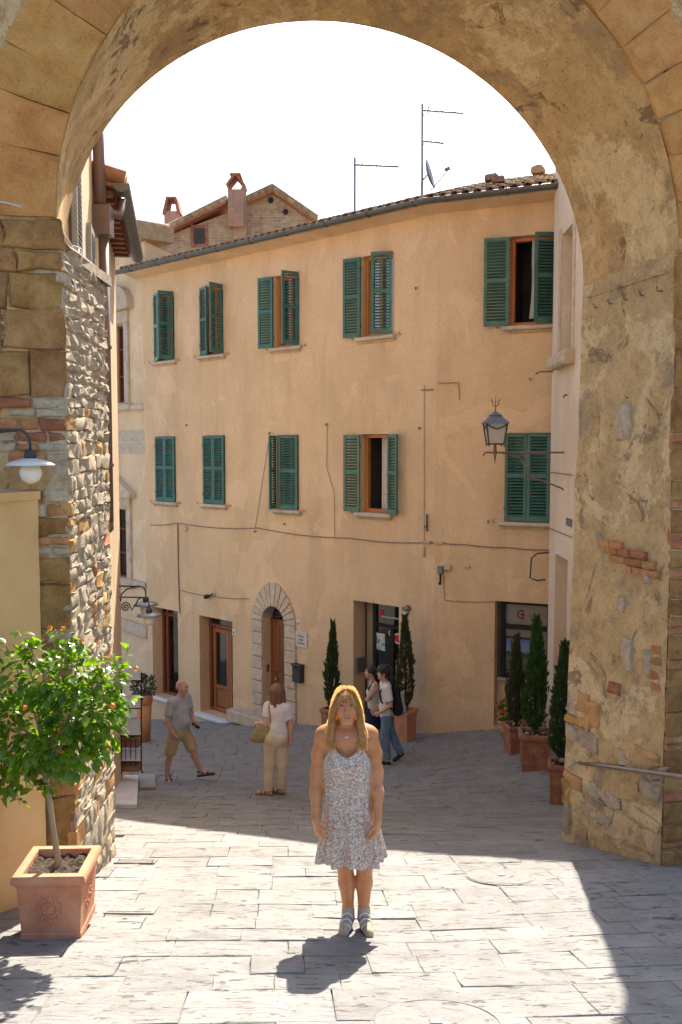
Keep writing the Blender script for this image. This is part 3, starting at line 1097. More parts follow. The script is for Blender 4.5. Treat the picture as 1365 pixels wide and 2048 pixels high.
# left end wall and a backing mass so that no light leaks through
b = MB()
e0 = FAW(0, 0)
back = Vector((e0.x + FAW.n.x * -6, e0.y + FAW.n.y * -6))
b.quad(FAW(0, CZ - 9), FAW(0, CZ - 9, -6), FAW(0, HA, -6), FAW(0, HA))
b.quad(FAW(0, CZ - 9, -6), FBW(FBL, CZ - 9, -6), FBW(FBL, HA, -6), FAW(0, HA, -6))
b.quad(FBW(FBL, CZ - 9), FBW(FBL, CZ - 9, -6), FBW(FBL, HA, -6), FBW(FBL, HA))
b.build("wall", M_OCHRE, BLD, False, False)
for r, la, ra, kw in winA:
    window(FAW, *r, la, ra, BLD, **kw)
for i, (r, la, ra, kw) in enumerate(winB):
    wn_ = window(FBW, *r, la, ra, BLD, **kw)
    if i == 0:       # white curtain blowing at the open window
        s0, s1, h0, h1 = r
        b = MB()
        b.grid(lambda u, v: FBW(s0 + (s1 - s0) * (0.40 + (0.10 - 0.03 * v) * u + 0.05 * v + 0.02 * math.sin(v * 5)), h0 + 0.12 + (h1 - h0 - 0.2) * v, -0.03 - 0.06 * v + 0.03 * math.sin(u * 14)), 18, 12)
        b.build("curtain", M_WHITE, wn_, True, False)

# ---- ground floor: shop window, shop door, arched doorway, office door, office window
def joinery(w, s0, s1, h0, h1, D, bars_s, bars_h, fw, mat, name, par, proud=0.03):
    b = MB()
    b.bbox(w, s0, s0 + fw, h0, h1, D - 0.05, D + proud, 0.008)
    b.bbox(w, s1 - fw, s1, h0, h1, D - 0.05, D + proud, 0.008)
    b.bbox(w, s0 + fw, s1 - fw, h1 - fw, h1, D - 0.05, D + proud, 0.008)
    b.bbox(w, s0 + fw, s1 - fw, h0, h0 + fw, D - 0.05, D + proud, 0.008)
    for s in bars_s:
        b.bbox(w, s - fw / 2, s + fw / 2, h0 + fw, h1 - fw, D - 0.045, D + proud - 0.006, 0.008)
    xs = [s0 + fw] + [x for s in bars_s for x in (s - fw / 2, s + fw / 2)] + [s1 - fw]
    for h in bars_h:
        for a in range(0, len(xs), 2):
            b.bbox(w, xs[a], xs[a + 1], h - fw / 2, h + fw / 2, D - 0.04, D + proud - 0.01, 0.008)
    return b.build(name, mat, par)
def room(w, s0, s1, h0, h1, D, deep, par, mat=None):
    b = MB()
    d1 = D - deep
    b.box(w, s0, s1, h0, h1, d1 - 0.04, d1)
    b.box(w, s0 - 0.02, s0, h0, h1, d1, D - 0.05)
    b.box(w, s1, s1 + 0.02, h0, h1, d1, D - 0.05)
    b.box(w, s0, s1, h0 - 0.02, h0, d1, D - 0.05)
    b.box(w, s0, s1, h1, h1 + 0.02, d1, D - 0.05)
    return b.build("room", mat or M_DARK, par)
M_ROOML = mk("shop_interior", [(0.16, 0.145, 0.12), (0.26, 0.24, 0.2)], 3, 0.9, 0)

s0, s1, h0, h1 = DR['D1']
D = -0.33
wd = joinery(FAW, s0, s1, h0, h1, D, [s0 + 0.2], [h1 - 0.22], 0.07, M_WOODD, "shop_window", BLD)
room(FAW, s0, s1, h0, h1, D, 0.5, wd, M_ROOML)
b = MB(); b.box(FAW, s0 + 0.24, s1 - 0.07, h0 + 0.07, h1 - 0.26, D - 0.012, D - 0.005); b.build("pane", M_THIN, wd)
b = MB(); b.box(FAW, s0 + 0.07, s1 - 0.07, h1 - 0.185, h1 - 0.07, D - 0.012, D - 0.005); b.build("pane", M_PANE, wd)
for k in range(4):
    b = MB(); b.box(FAW, s0 + 0.1, s1, h0 + 0.2 + k * 0.42, h0 + 0.225 + k * 0.42, D - 0.45, D - 0.12); b.build("shelf", M_WHITE, wd)
for k in range(9):
    b = MB()
    hh = h0 + 0.225 + (k % 3) * 0.42
    ss = s0 + 0.34 + (k // 3) * 0.14
    r_ = rng.uniform(0.022, 0.04)
    c = FAW(ss, hh, D - 0.22)
    b.lathe([(r_ * .7, 0), (r_, 0.04), (r_, 0.12), (r_ * .35, 0.17), (r_ * .4, 0.21)], c, 10)
    b.build("bottle", rng.choice([M_DARK, M_STONE_T, M_TERRA_D]), wd, True)
b = MB(); b.bbox(FAW, s0 - 0.02, s1 + 0.12, h0 - 0.07, h0 - 0.003, -0.34, 0.10, 0.012); b.build("sill", M_WHITE, wd)

s0, s1, h0, h1 = DR['D2']
D = -0.33
wd = joinery(FAW, s0, s1, h0, h1, D, [], [h1 - 0.27], 0.09, M_WOODD, "shop_door", BLD)
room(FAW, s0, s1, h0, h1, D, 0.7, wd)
b = MB(); b.box(FAW, s0 + 0.09, s1 - 0.09, h1 - 0.225, h1 - 0.09, D - 0.012, D - 0.005); b.build("pane", M_PANE, wd)
a0, a1 = s0 + 0.17, s1 - 0.09
mid = a0 + (a1 - a0) * 0.62
M_WOODM = mk("chestnut_wood", [(0.20, 0.07, 0.02), (0.30, 0.11, 0.03), (0.36, 0.15, 0.05)], 6, 0.42, 0.2, 40, 0.002, 0.1, stretch=(1, 1, .12), spec=0.5)
for p0, p1 in ((a0, mid - 0.004), (mid + 0.004, a1)):
    lf = joinery(FAW, p0, p1, h0 + 0.02, h1 - 0.32, D + 0.01, [], [h0 + 0.62], 0.095, M_WOODM, "door_leaf", wd, 0.04)
    b = MB(); b.bbox(FAW, p0 + 0.1, p1 - 0.1, h0 + 0.12, h0 + 0.57, D - 0.02, D + 0.025, 0.02); b.v and b.build("panel", M_WOODM, wd)
    b = MB(); b.box(FAW, p0 + 0.095, p1 - 0.095, h0 + 0.66, h1 - 0.42, D - 0.002, D + 0.004); b.build("pane", M_PANE, wd)
b = MB(); b.tube([FAW(mid + 0.05, h0 + 1.0, D + 0.05), FAW(mid + 0.05, h0 + 1.0, D + 0.1), FAW(mid + 0.14, h0 + 1.0, D + 0.1)], 0.010, 6); b.build("handle", M_BRASS, wd)
b = MB(); b.bbox(FAW, s0 - 0.04, s1 + 0.04, h0 - 0.09, h0 - 0.004, -0.38, 0.16, 0.012); b.build("threshold", M_WHITE, wd)
b = MB(); b.box(FAW, s0 - 0.02, s1 + 0.02, h0 - 0.6, h0 - 0.095, -0.3, 0.10); b.build("step", M_STONE_T, wd)

# arched doorway
s0, s1, h0, h1 = DR['D3']
r = (s1 - s0) / 2
cs = (s0 + s1) / 2
hsp = h1 - r
gd = h0
dw = joinery(FAW, s0, s1, gd, hsp + 0.02, -0.26, [], [], 0.05, M_WOODD, "arched_door", BLD)
outw = rect_pix(FAW, 505, 592, 1300, 1400)
ro = (outw[1] - outw[0]) / 2
nrow = 9
for side in (-1, 1):
    for i in range(nrow):
        a0 = gd - 0.3 + (hsp - gd + 0.3) * i / nrow
        a1 = gd - 0.3 + (hsp - gd + 0.3) * (i + 1) / nrow
        x0, x1 = (cs - ro, cs - r) if side < 0 else (cs + r, cs + ro)
        b = MB()
        b.stone(FAW, x0 + (0.004 if side > 0 else 0), x1 - (0.004 if side < 0 else 0), a0 + 0.009, a1 - 0.009, 0.045, 0.014, rng, 0.003, 0.28)
        b.build("surround_stone", M_STONE_T, dw)
nv = 13
for i in range(nv):
    t0, t1 = PI * i / nv, PI * (i + 1) / nv
    b = MB()
    def vfr(a, q, d):
        rr_out = ro * (1.0 + 0.16 * math.sin(a) ** 4)      # ring rises to a slight point
        rr = r + 0.004 + (rr_out - r) * q
        return FAW(cs + rr * math.cos(a), hsp + rr * math.sin(a) * (1.0 + 0.10 * q * math.sin(a) ** 6), d)
    b.stone(vfr, t0 + 0.014, t1 - 0.014, 0.0, 1.0, 0.045, 0.012, rng, 0.003, 0.28)
    b.build("surround_stone", M_STONE_T, dw)
b = MB()       # dark backing behind the fanlight
b.prism([FAW(cs + r * 0.99 * math.cos(PI * i / 20), hsp + r * 0.99 * math.sin(PI * i / 20), -0.29) for i in range(21)], FAW.n.to_3d() * -0.03)
b.build("fanlight", M_PANE, dw)
for i in range(9):
    a = PI * (i + 0.5) / 9
    b = MB()
    b.tube([FAW(cs + r * 0.25 * math.cos(a), hsp + 0.03 + r * 0.2 * math.sin(a), -0.265), FAW(cs + r * 0.62 * math.cos(a - .12), hsp + 0.03 + r * 0.6 * math.sin(a - .12), -0.255),
            FAW(cs + r * 0.95 * math.cos(a + .1), hsp + 0.02 + r * 0.93 * math.sin(a + .1), -0.265)], 0.009, 5)
    b.build("grille_bar", M_GREYMETAL, dw)
b = MB()
b.tube([FAW(cs + r * 0.6 * math.cos(PI * i / 14), hsp + 0.03 + r * 0.6 * math.sin(PI * i / 14), -0.26) for i in range(15)], 0.008, 5)
b.build("grille_bar", M_GREYMETAL, dw)
for p0, p1 in ((s0 + 0.05, cs - 0.003), (cs + 0.003, s1 - 0.05)):
    b = MB(); b.box(FAW, p0, p1, gd, hsp - 0.03, -0.30, -0.245); lf = b.build("door_leaf", M_WOODD, dw)
    ht = hsp - 0.03 - gd
    for q0, q1 in ((0.04, 0.26), (0.29, 0.44), (0.47, 0.96)):
        b = MB(); b.bbox(FAW, p0 + 0.05, p1 - 0.05, gd + ht * q0, gd + ht * q1, -0.26, -0.222, 0.022); b.build("door_panel", M_WOODD, dw)
    b = MB(); b.ball(FAW((p0 + p1) / 2, gd + ht * 0.40, -0.20), 0.032); b.build("knob", M_BRASS, dw, True)
b = MB(); b.box(FAW, s0 - 0.02, s0 + 0.004, gd + 1.0, gd + 1.18, -0.18, -0.10); b.build("bell_plate", M_GREYMETAL, dw)
b = MB()
stp = rect_pix(FAW, 480, 540, 1425, 1448)
b.bbox(FAW, stp[0], s1 - 0.1, gd - 0.16, gd + 0.10, -0.2, 0.42, 0.02)
b.build("step", M_STONE_T, dw)

# office door
s0, s1, h0, h1 = DR['D4']
D = -0.40
wd = joinery(FAW, s0, s1, h0, h1, D, [s0 + 0.26], [h1 - 0.52], 0.075, M_BLACK, "office_door", BLD)
room(FAW, s0, s1, h0, h1, D, 0.8, wd)
b = MB(); b.box(FAW, s0 + 0.07, s0 + 0.22, h0, h1, D - 0.02, D + 0.06); b.build("mullion", mk("olive_metal", [(0.24, 0.21, 0.14), (0.3, 0.27, 0.19)], 5, 0.5, 0), wd)
for a0, a1, z0, z1 in ((s0 + 0.30, s1 - 0.08, h1 - 0.48, h1 - 0.08), (s0 + 0.30, s1 - 0.08, h0 + 0.1, h1 - 0.56)):
    b = MB(); b.box(FAW, a0, a1, z0, z1, D - 0.012, D - 0.004); b.build("pane", M_PANE, wd)
md = s0 + 0.30 + (s1 - s0 - 0.38) * 0.52
b = MB(); b.bbox(FAW, md - 0.05, md + 0.05, h0 + 0.05, h1 - 0.56, D - 0.02, D + 0.045, 0.01); b.build("stile", M_BLACK, wd)
b = MB(); b.tube([FAW(md + 0.16, h0 + 0.75, D + 0.0), FAW(md + 0.16, h0 + 0.78, D + 0.09), FAW(md + 0.16, h0 + 1.3, D + 0.09), FAW(md + 0.16, h0 + 1.33, D + 0.0)], 0.014, 8); b.build("handle", M_GREYMETAL, wd, True)
M_PRINT = None
def poster_mat(name):
    t = NT(name)
    v = t.coords((1, 1, 1))
    c = t.ramp(t.noise(v, 7, 3, 0.5), [(0.35, (0.08, 0.2, 0.42)), (0.46, (0.2, 0.38, 0.62)), (0.53, (0.75, 0.78, 0.74)), (0.6, (0.22, 0.35, 0.12)), (0.7, (0.75, 0.78, 0.78))])
    return t.done(c, 0.5, None, 0.4)
M_POSTER = poster_mat("map_poster_print")
pp = rect_pix(FAW, 748, 771, 1270, 1300, D)
b = MB(); b.box(FAW, pp[0], pp[1], pp[2], pp[3], D + 0.0, D + 0.012); b.build("poster", M_POSTER, wd)
b = MB(); b.box(FAW, pp[0], pp[1], pp[3], pp[3] + 0.04, D + 0.0, D + 0.016); b.build("poster_header", M_WHITE, wd)
M_RED = mk("red_print", [(0.5, 0.02, 0.03), (0.6, 0.03, 0.04)], 4, 0.5, 0)
M_DARKTXT = mk("dark_print", [(0.05, 0.045, 0.04)], 4, 0.6, 0)
M_LIGHTTXT = mk("light_print", [(0.55, 0.57, 0.55)], 4, 0.6, 0)
q = rect_pix(FAW, 760, 768, 1220, 1232, D)
b = MB(); b.lathe([(0.055, 0), (0.06, 0.005), (0.05, 0.01)], FAW((q[0] + q[1]) / 2, (q[2] + q[3]) / 2, D + 0.0), 16, FAW.n.to_3d()); b.build("logo", M_RED, wd)
def disc_sign(px, py, rad, m1, m2):
    s, h = FAW.pix(px, py, D)
    b = MB(); b.lathe([(rad, 0), (rad, 0.006)], FAW(s, h, D + 0.002), 18, FAW.n.to_3d()); b.build("sticker", m1, wd)
    b = MB(); b.lathe([(rad * .72, 0), (rad * .72, 0.004)], FAW(s, h, D + 0.0085), 18, FAW.n.to_3d()); b.build("sticker", m2, wd)
disc_sign(782, 1266, 0.055, M_WHITE, M_RED)
disc_sign(796, 1277, 0.11, M_WHITE, M_RED)
b = MB(); b.bbox(FAW, s0 - 0.002, s0 + 0.06, h0 + 0.95, h0 + 1.25, -0.33, -0.06, 0.01); b.build("intercom", M_GREYMETAL, wd)
b = MB(); b.box(FAW, s0, s1, h0 - 0.05, h0 + 0.004, D - 0.05, 0.03); b.build("threshold", M_STONE_T, wd)

def text_mesh(txt, fr, s, h, size, d, mat, name, par, align='CENTER'):
    cu = bpy.data.curves.new(name, 'FONT')
    cu.body = txt
    cu.size = size
    cu.align_x = align
    cu.extrude = 0.0012
    to = bpy.data.objects.new(name, cu)
    COL.objects.link(to)
    dg = bpy.context.evaluated_depsgraph_get()
    me = bpy.data.meshes.new_from_object(to.evaluated_get(dg))
    bpy.data.objects.remove(to)
    loc = Vector(par["_loc"]) if par is not None else Vector(fr(s, h, d))
    for v in me.vertices:
        x, y, z = v.co
        v.co = fr(s + x, h + y, d + z) - loc
    me.materials.clear()
    me.materials.append(mat)
    return link(name, me, par, loc)
tx = FAW.pix(783, 1237, D)
def faded_line(w, s, h, length, hgt, d, mat, par):      # lettering too worn to read
    x = s
    while x < s + length:
        l = rng.uniform(.6, 1.3) * hgt
        b = MB(); b.box(w, x, x + l * .7, h, h + hgt * rng.uniform(.7, 1), d, d + .002); b.build("lettering", mat, par)
        x += l
faded_line(FAW, tx[0] - .25, tx[1], .5, .04, D + 0.004, M_LIGHTTXT, wd)

# office window on the right-hand facade
s0, s1, h0, h1 = DR['D5']
D = -0.26
hs_ = FBW.pix(1030, 1363)[1]
ow = joinery(FBW, s0 + 0.05, s1, hs_, h1, D, [], [FBW.pix(1040, 1260)[1]], 0.085, M_BLACK, "office_window", BLD)
M_SCREEN = mk("office_blind", [(0.42, 0.37, 0.28), (0.48, 0.42, 0.33)], 3, 0.8, 0)
b = MB(); b.box(FBW, s0, s1, hs_, h1, D - 0.16, D - 0.10); b.build("blind", M_SCREEN, ow)
b = MB(); b.box(FBW, s0 + 0.13, s1 - 0.08, hs_ + 0.08, h1 - 0.08, D - 0.012, D - 0.005); b.build("pane", M_THIN, ow)
b = MB(); b.box(FBW, s0 + 0.002, s1, h0 - 0.3, hs_ - 0.06, D - 0.05, D + 0.02); b.build("parapet", M_CREAM, ow)
b = MB(); b.bbox(FBW, s0 + 0.002, s1, hs_ - 0.058, hs_ - 0.004, D - 0.05, D + 0.10, 0.01); b.build("sill", M_STONE_T, ow)
pr = rect_pix(FBW, 1012, 1062, 1279, 1342, D)
b = MB(); b.bbox(FBW, pr[0] - 0.03, pr[1] + 0.03, pr[2] - 0.03, pr[3] + 0.03, D - 0.095, D - 0.04, 0.008); b.build("screen", M_BLACK, ow)
def landscape_mat():
    t = NT("landscape_picture")
    sp = t.n("ShaderNodeSeparateXYZ")
    t.l(t.tc.outputs["Object"], sp.inputs[0])
    zc = (pr[2] + pr[3]) / 2 - BLD["_loc"][2]
    hh = (pr[3] - pr[2])
    f = t.math('ADD', t.math('DIVIDE', t.math('SUBTRACT', sp.outputs[2], zc), hh), 0.5)
    f = t.math('ADD', f, t.math('MULTIPLY', t.math('SUBTRACT', t.noise(t.coords(), 5, 3), 0.5), 0.28))
    c = t.ramp(f, [(0.0, (0.10, 0.16, 0.05)), (0.35, (0.16, 0.24, 0.06)), (0.5, (0.05, 0.10, 0.06)), (0.58, (0.06, 0.12, 0.12)), (0.62, (0.35, 0.5, 0.75)), (1.0, (0.10, 0.25, 0.65))])
    return t.done(c, 0.4, None, 0.4)
b = MB(); b.box(FBW, pr[0], pr[1], pr[2], pr[3], D - 0.04, D - 0.034); b.build("picture", landscape_mat(), ow)
lc = FBW.pix(1042, 1231, D)
b = MB()
b.tube([FBW(lc[0] + 0.075 * math.cos(a), lc[1] + 0.075 * math.sin(a), D - 0.085) for a in [math.radians(60 + 240 * i / 20) for i in range(21)]], 0.012, 5)
b.build("logo", M_DARKTXT, ow)
b = MB()
for a, l in ((90, .07), (0, .055), (180, .045), (270, .075), (50, .05), (-50, .05)):
    a = math.radians(a)
    b.tube([FBW(lc[0] + 0.01, lc[1], D - 0.085), FBW(lc[0] + 0.01 + l * math.cos(a), lc[1] + l * math.sin(a), D - 0.085)], [0.016, 0.008], 5)
b.build("logo", M_RED, ow)
faded_line(FBW, lc[0] + 0.13, lc[1] - 0.03, .5, .07, D - 0.097, mk("faint_print", [(0.33, 0.29, 0.22)], 3, 0.7, 0), ow)
# ------------------------------------------------------------------ roof, gutter, cables of the main building
rng = random.Random(31)
OV = 0.42                                        # eave overhang
PITCHR = math.radians(18.5)
corner = Vector((FAW.p0 + FAW.u * FAW.len))
# eave corner where both overhangs meet
def eave(w, s, d, up=0.0):
    return w(s, HA + up + (OV - d) * math.tan(PITCHR), d)
bis = (FAW.n + FBW.n).normalized()
km = OV / bis.dot(FAW.n)
def clipA(d):          # s-limit of roof A at distance d (mitre line)
    return FAW.len + (bis * (d / bis.dot(FAW.n))).dot(FAW.u)
def clipB(d):
    return (bis * (d / bis.dot(FBW.n))).dot(FBW.u)
BACK = -3.6
roof = MB()
for w, cl, far in ((FAW, clipA, -0.30), (FBW, clipB, FBL)):
    a0, a1 = (far, cl(OV)), (far, cl(BACK))
    if w is FBW:
        a0, a1 = (cl(OV), far), (cl(BACK), far)
    p = [eave(w, a0[0], OV, 0.0), eave(w, a0[1], OV, 0.0), eave(w, a1[1], BACK, 0.0), eave(w, a1[0], BACK, 0.0)]
    roof.hexa(p + [q + Vector((0, 0, 0.06)) for q in p])
ROOF = roof.build("roof", mk("eave_boards", [(0.30, 0.20, 0.12), (0.40, 0.28, 0.17)], 5, 0.9, 0.3), BLD)
# soffit under the eave (plaster)
for w, cl, far in ((FAW, clipA, -0.28), (FBW, clipB, FBL)):
    b = MB()
    if w is FAW:
        p = [w(far, HA - 0.10, 0.0), w(w.len, HA - 0.10, 0.0), w(cl(OV - .06), HA - 0.02, OV - .06), w(far, HA - 0.02, OV - .06)]
    else:
        p = [w(0, HA - 0.10, 0.0), w(far, HA - 0.10, 0.0), w(far, HA - 0.02, OV - .06), w(cl(OV - .06), HA - 0.02, OV - .06)]
    b.hexa(p + [q + Vector((0, 0, 0.05)) for q in p])
    b.build("eave_soffit", M_OCHRE, BLD)
# gutter: half-round channel
for w, cl, far in ((FAW, clipA, -0.62), (FBW, clipB, FBL)):
    b = MB()
    g = []
    for i in range(9):
        a = PI + PI * i / 8
        g.append((OV + 0.05 + 0.085 * math.cos(a), HA + 0.055 + 0.085 * math.sin(a)))
    g = g + [(d, h + 0.006) for d, h in reversed([(OV + 0.05 + 0.072 * math.cos(PI + PI * i / 8), HA + 0.055 + 0.072 * math.sin(PI + PI * i / 8)) for i in range(9)])]
    if w is FAW:
        e0, e1 = [w(far, h, d) for d, h in g], [w(cl(d), h, d) for d, h in g]
    else:
        e0, e1 = [w(cl(d), h, d) for d, h in g], [w(far, h, d) for d, h in g]
    n = len(g)
    b.add(e0 + e1, [(i, (i + 1) % n, n + (i + 1) % n, n + i) for i in range(n)] + [tuple(range(n)), tuple(range(n, 2 * n))])
    b.build("gutter", M_GUT, BLD)
    L0, L1 = (0.2, w.len) if w is FAW else (0.3, FBL - .2)
    s = L0
    while s < L1:
        b = MB()
        b.tube([w(s, HA + 0.055 + 0.09 * math.sin(PI + PI * i / 8), OV + 0.05 + 0.09 * math.cos(PI + PI * i / 8)) for i in range(9)], 0.012, 5)
        b.build("gutter_bracket", M_GUT, BLD)
        s += 1.1

# curved tiles
def tile_mesh(L=0.46, r0=0.095, r1=0.075):
    b = MB()
    n = 7
    vs, fs = [], []
    for z, r in ((0, r0), (L, r1)):
        for k in range(n):
            a = PI * k / (n - 1)
            vs.append((r * math.cos(a), z, r * 0.8 * math.sin(a)))
        for k in range(n):
            a = PI * k / (n - 1)
            vs.append(((r - 0.016) * math.cos(a), z, (r - 0.016) * 0.8 * math.sin(a)))
    for k in range(n - 1):
        fs += [(k, k + 1, 2 * n + k + 1, 2 * n + k), (n + k + 1, n + k, 3 * n + k, 3 * n + k + 1), (k + 1, k, n + k, n + k + 1)]
    me = bpy.data.meshes.new("tile")
    me.from_pydata(vs, [], fs)
    me.materials.append(M_TILE)
    me.polygons.foreach_set("use_smooth", [True] * len(me.polygons))
    return me, vs, fs
TILE, TV, TF = tile_mesh()
tile_jobs = []
PIT = 0.215
ROWL = 0.36
for w, cl, lo, hi in ((FAW, clipA, -0.30, None), (FBW, clipB, None, FBL)):
    for row in range(9):
        d = OV + 0.05 - row * ROWL * math.cos(PITCHR)
        s = (lo if w is FAW else cl(d)) + 0.1
        e = cl(d) if w is FAW else hi
        while s < e - 0.05:
            tile_jobs.append((row, w, s + rng.uniform(-.012, .012), d + rng.uniform(-.02, .02), 0))
            if row < 2:
                tile_jobs.append((row + 100, w, s + PIT / 2, d - 0.01, 1))     # channel tile between
            s += PIT
def tile_matrix(w, s, d, inv):
    y = Vector((-w.n.x * math.cos(PITCHR), -w.n.y * math.cos(PITCHR), math.sin(PITCHR)))
    x = Vector((w.u.x, w.u.y, 0))
    z = x.cross(y)
    if z.z < 0:
        z = -z
    if inv:
        z = -z
    o = w(s, HA + (OV - d) * math.tan(PITCHR) + (0.085 if not inv else 0.155), d)
    k = 1 + rng.uniform(-.06, .06)
    y = (y + x * rng.uniform(-.04, .04) + z * rng.uniform(-.02, .03)).normalized()
    return Matrix(((x.x * k, y.x, z.x * k, o.x), (x.y * k, y.y, z.y * k, o.y), (x.z * k, y.z, z.z * k, o.z), (0, 0, 0, 1)))
tile_jobs.sort(key=lambda j: (j[0] % 100) + (0.5 if j[4] else 0))
extra = MB()
nt = 0
bl = Vector(BLD["_loc"])
for row, w, s, d, inv in tile_jobs:
    mt = tile_matrix(w, s, d, inv)
    if nt < 300:
        o = bpy.data.objects.new("tile", TILE)
        COL.objects.link(o)
        o.parent = ROOF
        o["_loc"] = tuple(bl)
        mt.translation = mt.translation - bl
        o.matrix_basis = mt
        nt += 1
    else:
        extra.add([mt @ Vector(p) for p in TV], TF)
o = extra.build("tile", M_TILE, ROOF, True, False)
o["kind"] = "stuff"
b = MB()
b.prism([FAW(0.02, HA - 0.16, -0.02), FAW(FAW.len, HA - 0.16, -0.03), FBW(FBL - .02, HA - 0.16, -0.02), FBW(FBL - .02, HA - 0.16, -5.98), FAW(0.02, HA - 0.16, -5.98)], (0, 0, 0.05))
b.build("light_leak_lid", M_DARK, BLD)  # unseen lid added under the roof to block sun leaking through the house
# a few loose tiles and stones holding the tiles down
for px, py in ((985, 352), (1078, 338), (1000, 356)):
    s, h = FBW.pix(px, py, OV - 0.9)
    b = MB()
    fr = lambda a, c, d: FBW(s + a, h - 0.06 + d, OV - 0.9 + c)
    b.stone(fr, -0.12, 0.10, -0.08, 0.10, 0.10, 0.03, rng, 0.02, 0.03)
    b.build("loose_stone", M_TILE, ROOF)

# cables, brackets and small fixings on the facade
M_CABLE = mk("facade_cable", [(0.20, 0.16, 0.12), (0.28, 0.22, 0.17)], 6, 0.7, 0)
def facade_cable(w, pix, r=0.011, d=0.02):
    b = MB()
    pts = []
    for i, (x, y) in enumerate(pix):
        s, h = w.pix(x, y)
        pts.append((s, h))
    fine = []
    for i in range(len(pts) - 1):
        for k in range(8):
            t = k / 8
            sag = -0.02 * math.sin(PI * t) * abs(pts[i + 1][0] - pts[i][0])
            fine.append(w(pts[i][0] + (pts[i + 1][0] - pts[i][0]) * t, pts[i][1] + (pts[i + 1][1] - pts[i][1]) * t + sag, d))
    fine.append(w(*pts[-1], d))
    b.tube(fine, r, 5)
    return b.build("cable", M_CABLE, BLD)
facade_cable(FAW, [(303, 1050), (357, 1046), (520, 1056), (700, 1076), (868, 1085)])
facade_cable(FBW, [(874, 1085), (930, 1089), (1020, 1095), (1100, 1100)])
facade_cable(FAW, [(357, 1046), (358, 1130), (361, 1226)], 0.016)
facade_cable(FAW, [(362, 1180), (425, 1192), (500, 1197)], 0.008)
facade_cable(FAW, [(541, 868), (512, 1055)], 0.006)
facade_cable(FAW, [(656, 850), (655, 935), (670, 985), (671, 1078)], 0.006)
facade_cable(FAW, [(850, 770), (850, 1085)], 0.006)
facade_cable(FBW, [(888, 1150), (890, 1200), (990, 1203)], 0.007)
facade_cable(FBW, [(878, 766), (918, 765), (920, 800)], 0.008)
facade_cable(FAW, [(843, 780), (868, 779)], 0.012)
for w, px, py in [(FAW, 375, 850), (FAW, 655, 848), (FAW, 834, 576), (FAW, 841, 856), (FAW, 541, 866), (FBW, 1061, 758), (FAW, 512, 1062), (FBW, 977, 1042), (FAW, 571, 1047)]:
    s, h = w.pix(px, py)
    b = MB()
    b.tube([w(s, h, -0.02), w(s, h, 0.05), w(s + 0.02, h - 0.03, 0.06)], 0.014, 6)
    b.build("wall_hook", M_RUST, BLD)
# vertical rain bolt and junction boxes
b = MB()
s, h = FAW.pix(857, 1045)
b.tube([FAW(s, h - 0.16, 0.04), FAW(s, h + 0.16, 0.04)], 0.016, 6)
b.tube([FAW(s - 0.06, h - 0.08, 0.03), FAW(s, h - 0.08, 0.04)], 0.012, 6)
b.build("pintle", M_IRON, BLD)
for w, px, py, a, c in [(FAW, 847, 1103, .05, .09), (FBW, 896, 1135, .07, .045), (FBW, 935, 1133, .05, .02), (FAW, 855, 1084, .09, .025), (FBW, 880, 1085, .08, .025), (FAW, 372, 1057, .07, .05)]:
    s, h = w.pix(px, py)
    b = MB(); b.bbox(w, s - a, s + a, h - c, h + c, -0.01, 0.06, 0.01); b.build("junction_box", M_STONE_T, BLD)

# spotlight, plaque, mailbox, house numbers: things fixed to the facade
s, h = FAW.pix(428, 1190)
sp = thing("wall_spotlight", "small black spotlight on the wall above the shop door", "spotlight", FAW(s, h, 0.05))
b = MB(); b.lathe([(0.03, 0), (0.05, 0.05), (0.055, 0.14), (0.045, 0.15)], FAW(s - 0.06, h - 0.02, 0.10), 12, FAW.u.to_3d() * -1 + Vector((0, 0, -0.25)), None); b.build("lamp_head", M_BLACK, sp, True)
b = MB(); b.tube([FAW(s + 0.02, h + 0.02, 0.0), FAW(s + 0.02, h + 0.03, 0.06), FAW(s - 0.07, h - 0.02, 0.10)], 0.015, 6); b.build("bracket", M_BLACK, sp)
b = MB(); b.lathe([(0.06, 0), (0.055, 0.03)], FAW(s + 0.03, h + 0.03, 0.0), 14, FAW.n.to_3d()); b.build("base", M_STONE_T, sp)
r = rect_pix(FAW, 592, 616, 1263, 1295)
pl = thing("street_plaque", "white stone plaque with red lettering beside the arched door", "plaque", FAW((r[0] + r[1]) / 2, r[2], 0))
b = MB(); b.bbox(FAW, r[0], r[1], r[2], r[3], -0.01, 0.025, 0.008); b.build("slab", mk("plaque_stone", [(0.50, 0.47, 0.42), (0.58, 0.55, 0.5)], 5, 0.7, 0.1), pl)
M_REDTXT = mk("red_lettering", [(0.28, 0.06, 0.05)], 3, 0.7, 0)
hh = r[3] - r[2]
for i, t_ in enumerate(("Piazza", "delle", "Scalette")):
    text_mesh(t_, FAW, (r[0] + r[1]) / 2, r[3] - hh * (0.34 + 0.22 * i), hh * 0.2, 0.0275, M_REDTXT, "lettering", pl)
r = rect_pix(FAW, 592, 609, 1327, 1363)
mb = thing("mailbox", "dark metal mailbox on the wall right of the arched door", "mailbox", FAW((r[0] + r[1]) / 2, r[2], 0.05))
b = MB(); b.bbox(FAW, r[0], r[1], r[2], r[3] - 0.04, 0.0, 0.13, 0.02); b.build("box", M_IRON, mb)
b = MB(); b.bbox(FAW, r[0] - 0.015, r[1] + 0.015, r[3] - 0.038, r[3], 0.0, 0.16, 0.02); b.build("lid", M_IRON, mb)
b = MB(); b.box(FAW, r[0] + 0.05, r[1] - 0.05, r[3] - 0.12, r[3] - 0.10, 0.13, 0.136); b.build("slot", M_BLACK, mb)
